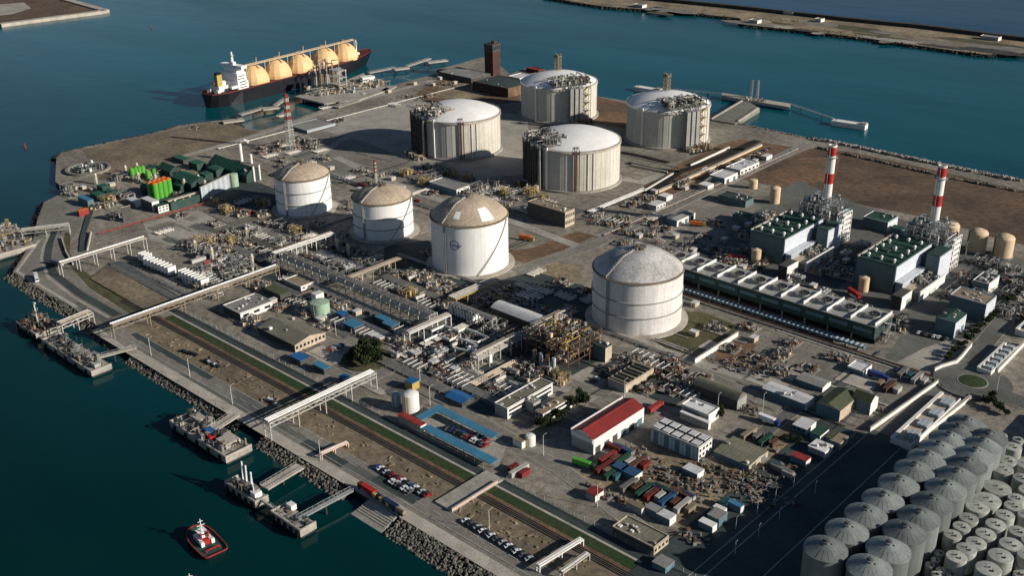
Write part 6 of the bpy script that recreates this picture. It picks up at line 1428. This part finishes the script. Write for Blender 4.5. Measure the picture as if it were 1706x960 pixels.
car_row((768.8,726.7),(808.3,745.4),9,PI/2,['car_black','car_grey','car_red','car_black','car_white','car_silver'],'in the front row between the blue canopies','cars in the canopy car park',.3,8)
car_row((791.7,726.7),(810.4,737.1),5,PI/2,['car_red','car_white','car_black','car_silver'],'in the back row between the blue canopies','cars in the canopy car park',.3,9)
car_row((306.2,587.1),(327.1,593.3),5,.0,['car_black','car_grey','car_black','car_black'],'on the verge halfway along the quay','cars on the quay verge',.3,10)
car_row((343.8,603.8),(362.5,613.1),5,.0,['car_black','car_white','car_grey','car_white','car_black'],'by the verge right of the dark cars','cars on the quay verge',.3,11)
car_row((447.9,668.3),(460.4,676.7),3,.3,['car_white','car_black','car_silver'],'where the three-pipe bridge crosses the verge','cars under the pipe bridge',.3,12)
car_row((1607.7,587.1),(1634.8,564.2),0,PI/2,MIX,'','x')
car_row((847.9,724.6),(812.5,747.5),0,0,MIX,'','x')
car_row((1313.3,591.2),(1340.4,582.9),0,0,MIX,'','x')
car_row((1530.6,557.1),(1576.4,567.5),8,PI/2,['car_white','car_black','car_grey','car_black','car_white'],'before the small dark green power block','cars in the power station yard',.4,13)
car_row((912.5,743.3),(925,747.5),0,0,MIX,'','x')
car_row((1263.3,256.5),(1280,249.2),5,0,MIX,'at the far end of the straight road strip','cars in the far strip',.4,14)
car_row((547.9,585),(568.8,576.7),4,.7,['car_red','car_silver','car_white','car_blue'],'at the left side of the round tree','cars by the round tree',.4,15)
car_row((993.8,632.9),(988.5,638.1),2,.3,['car_white','car_black'],'in the shadow of the open-raftered shed','cars by the rafter shed',.2,16)
car_row((416.7,631.9),(383.3,628.8),0,0,MIX,'','x')
# coach on the left bend, lorries, road tankers
def coach(p, rz, lab):
    c = at(p); t = thing('coach',lab,'coach',(c.x,c.y,.55),None,rz); b = MB(); b.box(-6,6,-1.25,1.25,.4,3.2); b.build('body','car_white',t,local=True); b = MB()
    for s in (-1,1): b.box(-5.6,5.6,s*1.26-.01,s*1.26+.01,1.6,2.7)
    b.box(6.0,6.03,-1.1,1.1,1.5,2.8); b.build('windows','glass',t,local=True)
    for x in (-4,4):
        for y in (-1.1,1.1): b = MB(); b.tube([(x,y-.15,.5),(x,y+.15,.5)],.5,10); b.build('wheel','rubber',t,local=True)
    b = MB(); b.box(-2,-.5,-.6,.6,3.2,3.45); b.build('roof_unit','pale_steel',t,local=True)
coach((61.5,466.5),-.35,'white coach parked on the left bend of the quay road')
def lorry(x, y, rz, cab, body, lab, group, tank=False):
    t = thing('lorry',lab,'lorry',(x,y,.5),group,rz); b = MB(); b.box(4,6.2,-1.2,1.2,.6,3.2); k = b.build('cab',cab,t,local=True); b = MB(); b.box(6.2,6.23,-1.05,1.05,1.9,2.8); b.build('windscreen','glass',k,local=True)
    b = MB()
    if tank: b.tube([(-6,0,2.1),(-5.7,0,2.1),(3.3,0,2.1),(3.6,0,2.1)],1.15,14)
    else: b.box(-6,3.6,-1.25,1.25,1,3.6)
    b.build('tank' if tank else 'box_body',body,t,40 if tank else 0,local=True); b = MB(); b.box(-6,6,-.9,.9,.6,.98); b.build('chassis','dark_steel',t,local=True)
    for xx in (-4.8,-3.5,4.9):
        for yy in (-1.05,1.05): b = MB(); b.tube([(xx,yy-.18,.48),(xx,yy+.18,.48)],.48,10); b.build('wheel','rubber',t,local=True)
    return t
for i, (p, cab, body, tk, l) in enumerate((((612.3,822.3),'box_rust','red',False,'red box lorry at the head of the line beside the slipway'),((627.5,830.6),'yellow','navy',True,'dark tanker lorry with a yellow cab, second in the line beside the slipway'),((637.3,839.6),'yellow','car_black',True,'black tanker lorry with a yellow cab, third in the line beside the slipway'),((648.8,846.7),'yellow','navy',False,'dark box lorry with a yellow cab, fourth in the line beside the slipway'),((660.2,854.2),'yellow','tan_roof',True,'tan tanker lorry with a yellow cab at the tail of the line beside the slipway'))):
    c = at(p); lorry(c.x,c.y,PI-.02,cab,body,l,'lorries lined up by the slipway',tk)
for p, rz, cab, body, l in (((1280,705.8),.0,'car_blue','car_white','white lorry with a blue cab in the shed quarter road'),((972.5,779.6),.2,'box_green','lime','bright green lorry at the corner of the dirt yard'),((1162.1,377.1),.5,'yellow','orange','yellow and orange lorry on the paving near the straight road'),((1227.1,434.2),.6,'red','red','red lorry in the shade by the left cream water tank'),((1091.7,685),PI/2,'dull_red','dull_red','bright red lorry at the end of the red-roofed warehouse'),((1461.8,631.9),0,'car_blue','car_blue','dark blue lorry near the light grey shed'),((1422.2,493.5),-.5,'red','red','long red lorry near the right cream water tank'),((94.8,442.5),.2,'car_white','car_grey','grey lorry under the pale pipe bridge at the left bend'),((877.1,400.8),.3,'yellow','orange','orange lorry on the paving right of the emblem tank')):
    c = at(p); lorry(c.x,c.y,rz,cab,body,l,None)
# ------------------------------------------------------------------ containers and cabins in the dirt yard
CN = dict(box_red='red',box_blue='blue',box_green='green',box_rust='rust brown',box_grey='grey',box_white='white',box_teal='teal',box_tan='tan')
CP = {}
def container(x, y, rz, col, lab, L=12.2, z=0, group=None):
    key = (col, L)
    if key not in CP:
        t = thing('container',lab,'container',(x,y,z+.35),group,rz); b = MB(); b.box(-L/2,L/2,-1.25,1.25,0,2.7); b.build('body',col,t,local=True); b = MB(); b.box(L/2+.01,L/2+.06,-1.1,1.1,.15,2.5); b.build('door',col if col != 'box_blue' else 'box_white',t,local=True); CP[key] = t; return t
    return copy_tree(CP[key],(x,y,z+.35),rz,lab,group)
YG = 'containers and cabins in the dirt yard'
ROWS = [((1018.3,748.3),(1047.5,756.7),['box_red','box_red','box_blue','box_grey'],'beside the red-roofed warehouse end',.1),((1012.1,767.1),(1074.6,779.6),['box_red','box_rust','box_green','box_white','box_rust','box_red'],'behind the two big blue roofs',.9),((1005.8,783.8),(1028.8,798.3),['box_red','box_tan','box_green','box_teal'],'left of the two big blue roofs',.7),
        ((1047.5,812.9),(1085,827.5),['box_grey','box_rust','box_green','box_tan'],'in the scrap row amid the dirt yard',.6),((1087.1,827.5),(1149.6,852.5),['box_red','box_white','box_blue','box_rust','box_white','box_tan'],'in the long scrap row of the dirt yard',.8),((1095.4,819.2),(1147.5,831.7),['box_blue','box_green','box_grey','box_rust','box_blue'],'behind the long scrap row of the dirt yard',.3),
        ((1292,781.2),(1312.6,795),['box_teal','box_grey','box_white'],'by the dark lower edge of the shed quarter',.4),((855,784.8),(873.8,793.1),['box_red','box_white','box_red'],'by the bend near the blue parking canopy',.8),((1246.7,726.7),(1288.3,743.3),['box_tan','box_grey','box_green','box_rust'],'in front of the flat olive store',1.1),((1466,643.3),(1495.2,653.8),['box_tan','box_rust','box_white'],'near the dark barn with a white gable',.8),((1503.5,624.6),(1538.9,639.2),['box_grey','box_teal','box_white','box_white'],'against the wall below the roundabout road',.75),((391.7,353.3),(425,357.5),['box_rust','orange','box_red'] if False else ['box_rust','box_red','box_rust'],'by the shadow of the leftmost white tank',.2),((604.2,311.7),(695.8,338.8),['box_red','box_red'],'at the foot of the middle white tank',.2),((331.2,436.2),(345.8,440.4),['box_white','box_red'],'in the dark pipe tangle left of the white rack',.5)]
for p, q, cols, where, rz in ROWS:
    a, c = at(p), at(q); cnt = {}
    for i, col in enumerate(cols):
        e = a.lerp(c,i/max(1,len(cols)-1)); cnt[col] = cnt.get(col,0)+1; r = rnd.uniform(-.15,.15); L = (12.2,6.1)[(i+len(cols)) % 2]
        container(e.x,e.y,(0 if rz < .5 else PI/2)+r*.3,col,f'{CN[col]} container, {ORD[i]} from the left {where}',L,0,YG)
# two big blue roofs and other yard sheds
for p, r, l, lab, m in (((1056.9,795.2),(1074.6,788.3),(1032.9,784.8),'right one of two big blue container roofs in the dirt yard','box_blue'),((1037.1,784.8),(1048.5,777.5),(1018.3,777.5),'left one of two big blue container roofs in the dirt yard','box_blue'),((1068.3,849.4),(1074.6,844.2),(1040.2,839),'long tan-white cabin at the lower edge of the dirt yard','box_tan'),((1095.4,855.6),(1105.8,848.3),(1072.5,846.2),'teal-sided cabin with grey roof at the lower edge of the dirt yard','grey_roof'),((1115.2,867.1),(1132.9,861.9),(1093.3,856.7),'whitish cabin right of the teal-sided one','pale_roof'),((991.2,827.5),(1003.8,817.1),(978.8,818.1),'red and white striped cabin on the corner of the curved pavement','box_red')):
    bld(lab,p,r,l,3.6,'wall_blue' if 'blue' in lab or 'teal' in lab else 'wall_grey',m,endm='wall_white',name='cabin',cat='cabin')
def junk(x0, x1, y0, y1, n, lab, seed, cols):
    """heaps of scrap steel: one shapeless mass each"""
    r = random.Random(seed); b = MB()
    for _ in range(n):
        x, y = r.gauss((x0+x1)/2,(x1-x0)/4), r.gauss((y0+y1)/2,(y1-y0)/4); k = r.random()
        if k < .5: b.cb(x,y,.25,r.uniform(.5,3),r.uniform(.3,1.4),r.uniform(.3,1.6),r.uniform(0,3),r.randrange(len(cols)))
        elif k < .8: b.tube([(x,y,.3),(x+r.uniform(-3,3),y+r.uniform(-3,3),r.uniform(.4,2))],r.uniform(.1,.3),5,r.randrange(len(cols)))
        else: b.cyl(x,y,.25,r.uniform(.8,2),r.uniform(.4,.9),n=8,m=r.randrange(len(cols)))
    o = b.build('scrap_heap',cols); tag(o,lab,'scrap heap'); return stuff(o)
SC_ = ['rust','steel','dark_steel','dark_steel','box_tan','tan_roof','steel']
def J(p, sx, sy, n, lab, seed): c = at(p); junk(c.x-sx,c.x+sx,c.y-sy,c.y+sy,n,lab,seed,SC_)
J((1108.7,792.7),14,8,93,'s',1); J((1159.1,808.7),16,7,104,'s',2); J((1188.9,785.8),10,8,60,'s',3); J((1241.6,815.6),20,10,132,'s',4); J((1259.9,801.9),12,8,82,'s',5); J((1074.4,820.2),16,6,93,'s',6); J((1115.6,827.1),16,7,104,'s',7); J((1230,612.1),14,8,93,'s',8); J((1267.5,732.9),12,7,66,'s',9); J((1273.8,603.8),14,7,77,'s',10); J((1308,783.5),8,6,44,'s',11); J((1252.9,682.9),8,6,38,'s',12); J((1016.2,827.5),12,4,55,'s',13); J((1053.7,753.7),10,6,55,'s',14); J((1152.3,900.4),10,5,33,'s',15)
J((1079.2,628.8),10,6,33,'s',16); J((1451.3,685.1),7,5,22,'s',17); J((325.5,213.5),12,5,27,'s',18); J((684.6,162.4),22,10,66,'s',19); J((745.9,141.6),26,10,77,'s',20); J((1310,34),40,14,88,'s',21); J((1400,56),60,14,88,'s',22)
# ------------------------------------------------------------------ street lamps
LP = None
def lamp(p, lab, h=11.8, rz=0, s=1):
    global LP
    c = at(p)
    if LP is None:
        LP = thing('street_lamp',lab,'street lamp',(c.x,c.y,.3),'street lamps of the terminal',rz); b = MB(); b.cyl(0,0,0,h,.17,.11,8); b.build('pole','white_metal',LP,local=True)
        b = MB(); b.bar((0,0,h-.1),(0,2,h+.2),.12); b.cb(0,2,h+.1,.4,1,.18); b.build('lamp_head','pale_steel',LP,local=True); b = MB(); b.box(-.3,.3,-.3,.3,0,.4); b.build('foot','concrete',LP,local=True)
    else: copy_tree(LP,(c.x,c.y,.3),rz,lab).scale = (s,s,s)
LPS = None
for i, p in enumerate(((815.2,887.8),(1225.6,883.2),(1261.1,858),(1291.5,835.1),(1321.8,813.3),(1224.4,924.4),(1263.4,895.8),(1297.7,868.3),(1357.3,823.6))):
    lamp(p,['tall pale lamp standing over the parked cars on the verge']+[0] and (['tall pale lamp standing over the parked cars on the verge']+[f'lamp along the near kerb of the shaded road, {ORD[k]} from the front' for k in range(4)]+[f'lamp along the silo side of the shaded road, {ORD[k]} from the front' for k in range(4)])[i], s=1 if i == 0 else .55)
for i, p in enumerate(((252.1,593.3),(316.7,628.8),(387.5,674.6),(534.2,768.3))): lamp(p,f'lamp on the edge of the quay, {ORD[i]} from the left')
for i, p in enumerate(((994.9,845.9),(716.7,676.7),(1658.7,660),(1607.7,430),(1040,665),(1195,690),(1270,690),(905,760),(700,640),(560,560))):
    lamp(p,'slim lamp '+('on the curved pavement below the striped cabin','beside the blue pavilion','at the right side of the roundabout','in the power yard before the cream tanks','beside the rafter shed forecourt','beside the olive barrel warehouse','right of the olive barrel warehouse','at the gatehouse forecourt','at the mouth of the pipe bridge road','behind the big olive hall')[i])
# light pole of the grey tank, mast arms
# ------------------------------------------------------------------ trees and bushes
def crown(b, x, y, z, rx, ry, rz_, n, r, s=.5):
    for _ in range(n):
        u = r.uniform(-1,1); a = r.uniform(0,2*PI); k = (r.random()**.35); q = math.sqrt(1-u*u)*k
        p = Vector((x+rx*q*math.cos(a),y+ry*q*math.sin(a),z+rz_*u*k)); t = Vector((r.gauss(0,1),r.gauss(0,1),r.gauss(0,1))).normalized(); e = t.cross(Vector((r.gauss(0,1),r.gauss(0,1),r.gauss(0,1)))).normalized(); w = s*r.uniform(.6,1.3)
        b.quad(p-t*w,p+e*w*.6,p+t*w,p-e*w*.6,m=0 if r.random() < .65 else 1)
TP = []
def tree_protos():
    for k, (h, cr) in enumerate(((4.2,2.4),(3.2,2.0),(5.5,2.2))):
        t = thing('tree','x','tree'); r = random.Random(50+k); b = MB(); b.tube([(0,0,0),(.1,.05,h*.35),(.05,.15,h*.6)],.16,6); b.bar((.1,0,h*.35),(.8,.3,h*.65),.1); b.bar((.1,0,h*.35),(-.7,-.3,h*.6),.1); b.build('trunk','bark',t,local=True)
        b = MB()
        for _ in range(7): crown(b,r.uniform(-cr*.5,cr*.5),r.uniform(-cr*.5,cr*.5),h*r.uniform(.55,.85),cr*.6,cr*.6,cr*.5,70,r,.42)
        b.build('crown',['leaf','leaf_light'],t,local=True); TP.append([t,True])
tree_protos()
def tree(x, y, lab, group, k=0, s=1):
    t, f = TP[k]
    if f: TP[k][1] = False; t.location = (x,y,.2); t['label'] = lab; t['group'] = group; t.scale = (s,s,s); return t
    c = copy_tree(t,(x,y,.2),rnd.uniform(0,6),lab,group); c.scale = (s,s,s); return c
a, c = at((1586,604)), at((1712,484))
for i in range(26):
    e = a.lerp(c,i/25); tree(e.x+rnd.uniform(-.5,.5)-3,e.y,'bushy tree in the clipped row along the hedge road','trees of the hedge road',i % 2,rnd.uniform(.9,1.25))
for i, p in enumerate(((908.3,710),(916.7,703.8),(927.1,699.6),(937.5,695.4),(945.8,687.1),(954.2,682.9),(964.6,664.2),(966.7,673.5),(933.3,705.8),(900,715.2),(922.9,710),(975,676.7))):
    e = at(p); tree(e.x,e.y,'garden tree between the brown-roofed office and the red-roofed warehouse','office garden trees',i % 3,rnd.uniform(.9,1.5))
for i, p in enumerate(((1641.3,675.2),(1646.2,671.3),(1655.1,679.2),(1665,687.1),(1674.9,693),(1651.2,668.3),(1661.1,683.1))):
    e = at(p); tree(e.x,e.y,'small tree on the verge right of the roundabout, above the silos','roundabout trees',i % 3,1.1)
for i, p in enumerate(((1062.5,647.5),(1075,641.2),(1087.5,632.9),(1100,628.8),(1112.5,626.7),(1060.4,653.8))):
    e = at(p); tree(e.x,e.y,'low shrub-like tree before the open-raftered shed','rafter shed shrubs',1,rnd.uniform(.6,.9))
for i, p in enumerate(((1325.8,739.2),(1319.6,735),(1332.1,737.1),(1307.1,732.9))):
    e = at(p); tree(e.x,e.y,'bush in the dirt yard below the little white-roofed block','dirt yard bushes',1,rnd.uniform(.6,1))
for i, p in enumerate(((1198.8,689.2),(1201.9,699.6),(1192.5,695.4))):
    e = at(p); tree(e.x,e.y,'tree in the plot right of the two-step white office','two-step office trees',2,1)
for i, p in enumerate(((777.1,676.7),(880,769.2),(888.3,771.2))): pass
# the big round clump of dark trees
e = at((600,602.7)); G_ = 'clump of round dark trees by the turning circle'
for i, (dx, dy, s) in enumerate(((0,0,2.2),(-6,3,2.0),(6,2,1.9),(-2,7,2.0),(3,9,1.9),(-8,9,1.7),(8,-3,1.7),(-4,-3,1.6),(0,13,1.6),(10,5,1.5))):
    tree(e.x+dx,e.y+dy,'big dark tree in the round clump beside the turning circle',G_,i % 3,s)
t = thing('plant_bed','kerbed round bed under the clump of dark trees','plant bed',(e.x,e.y,0)); b = MB(); b.lathe(e.x+1,e.y+4,[(15,.02),(15,.75),(14.4,.75),(14.4,.6),(.01,.6)],32,cap1=False); b.build('kerb','dry_grass',t)
# site fence along the lawn and yard edges
def fence(p, q, lab, h=2.4, m='galv', post=6):
    a, c = Vector(p), Vector(q); d = c-a; L = d.length; n = int(L/post); t = thing('fence',lab,'fence',((a.x+c.x)/2,(a.y+c.y)/2,0)); b = MB()
    for z in (.5,h*.55,h): b.bar((a.x,a.y,z),(c.x,c.y,z),.09)
    k = int(L/1.2)
    for i in range(k+1): e = a.lerp(c,i/k); b.bar((e.x,e.y,.3),(e.x,e.y,h),.05)
    b.build('rails',m,t); n = min(n,90)
    for i in range(n+1): e = a.lerp(c,i/n); b = MB(); b.box(e.x-.1,e.x+.1,e.y-.1,e.y+.1,0,h+.2); b.build('post','concrete',t)
fence((-590,317),(-318,317),'long wire fence along the dark service road beside the lawn')
fence((-302,317),(-120,317),'wire fence along the dark service road right of the road crossing')
fence((-232,540),(-187,540),'wire fence across the concrete yard below the power station')
fence((-346,486),(-192,486),'wire fence along the concrete road below the tank plot')
fence((-470,560),(-470,900),'wire fence along the left side of the straight road',2.4,'galv',8)
# low drain walls at the left bend
wall((110,420),(103,398),1.5,'upper piece of the pale low wall by the left sidings'); wall((110,421),(122,442),1.5,'lower piece of the pale low wall by the left sidings')
wall((146,418),(152,388),1.5,'pale low wall beside the dark siding pit')
pp('railway_bed','dark_asphalt_and_shade',(148,345),(156,352),(140,400),(142,420),(132,420),(134,395))
pipe_way(-660,-600,334,3,.9,'pale pipe trio beside the left sidings','pale_steel',1.5,.35,8)
pipe_way(-700,-605,324,3,.9,'second pipe run beside the left sidings','pipe',1.5,.35,9)
pp('railway_bed','track',(180,440),(205,436),(320,508),(300,515))
pp('verge','dirt',(150,465),(180,443),(300,512),(245,520))

# bunds along the ditches by the gas tanks, huts on the breakwater
for p, q, l, w_, m in (((1096,321),(1268,243),'long cream pipe wall along the right bank of the dark ditch',2.6,'cream'),((1073,320),(1121,291),'pale bund wall on the left bank of the dark ditch, near end',1.2,'wall_white'),((1150,277),(1215,247),'pale bund wall on the left bank of the dark ditch, far end',1.2,'wall_white'),((1052,277),(1112,289),'low pale bund wall between the two right-hand gas tanks',1,'wall_grey')):
    wall(p,q,1.8,l,m,w_,'bund_wall')
for p, w_, l in (((1316,24),16,'white block on the far breakwater, tallest of its huts'),((1365,36),10,'small white hut farther right on the breakwater'),((1258,38),14,'grey hut at the left corner of the broad breakwater part'),((1066,12),18,'grey hut on the narrow breakwater part'),((1650,66),24,'long pale hut near the right end of the breakwater')):
    c = at(p); bld(l,None,None,None,4.5,'wall_grey','grey_roof',dims=(c.x-w_/2,c.x+w_/2,c.y-6,c.y+6),base=0,endm='wall_white')
# ------------------------------------------------------------------ camera, light
cam = bpy.data.cameras.new('camera'); cam.sensor_width = 36; cam.lens = 36*FOC/1706; cam.clip_start = 1; cam.clip_end = 40000
co = bpy.data.objects.new('camera', cam); COL.objects.link(co)
M = Matrix.Identity(4)
for i, v in enumerate((CR, CU, -CF)):
    for j in range(3): M[j][i] = v[j]
M.translation = EYE; co.matrix_world = M; SC.camera = co
ELEV = math.radians(21.5); SD = Vector((.927*math.cos(ELEV), .375*math.cos(ELEV), math.sin(ELEV)))   # towards the sun
sl = bpy.data.lights.new('sun', 'SUN'); sl.energy = 5.0; sl.angle = math.radians(.5); sl.color = (1, .92, .80)
so = bpy.data.objects.new('sun', sl); COL.objects.link(so); so.rotation_euler = (-SD).to_track_quat('-Z', 'Y').to_euler()
w = bpy.data.worlds.new('World'); SC.world = w; w.use_nodes = True
sky = w.node_tree.nodes.new('ShaderNodeTexSky'); sky.sky_type = 'NISHITA'; sky.sun_disc = False; sky.sun_elevation = ELEV; sky.sun_rotation = math.atan2(SD.x, SD.y)
sky.altitude = 300; sky.dust_density = .25; sky.air_density = .9; sky.ozone_density = 2.0
bg = w.node_tree.nodes['Background']; bg.inputs[1].default_value = .05; w.node_tree.links.new(sky.outputs[0], bg.inputs[0])
SC.view_settings.view_transform = 'Standard'; SC.view_settings.look = 'None'; SC.view_settings.exposure = .36; SC.view_settings.gamma = 1; SC.view_settings.use_curve_mapping = False
SC.cycles.max_bounces = 5; SC.cycles.use_adaptive_sampling = True
# labels kept within sixteen words; every heap told apart by where it lies
HEAP = ['beside the black-tyre heap at the left of the teal-walled workshop','in front of the teal-walled workshop in the dirt yard','right of the teal-walled workshop','spread before the dark edge of the dirt yard','below the flat olive store','in the left end of the scrap row','in the middle of the scrap row','at the left of the junk by the tall pale wall','before the flat olive-roofed store','in the middle of the junk by the tall pale wall','near the red-topped cabin','in the plot beside the olive barrel roof','between the striped cabin and the tan cabin','by the red containers at the warehouse end','in the dark at the foot of the olive office','on the forecourt of the rafter shed','near the dark barn','on the shore by the stern of the carrier','along the wharf road near the loading platform','at the foot of the brick tower','on the breakwater, white and dark','farther right on the breakwater']
i = 0
for o in COL.objects:
    if '_b' in o: del o['_b']
    if o.name.startswith('scrap_heap'): o['label'] = 'tangled scrap heap '+HEAP[i % len(HEAP)]; i += 1
    if 'label' in o:
        w = o['label'].split()
        if len(w) > 16: print('LONG', len(w), o['label'])
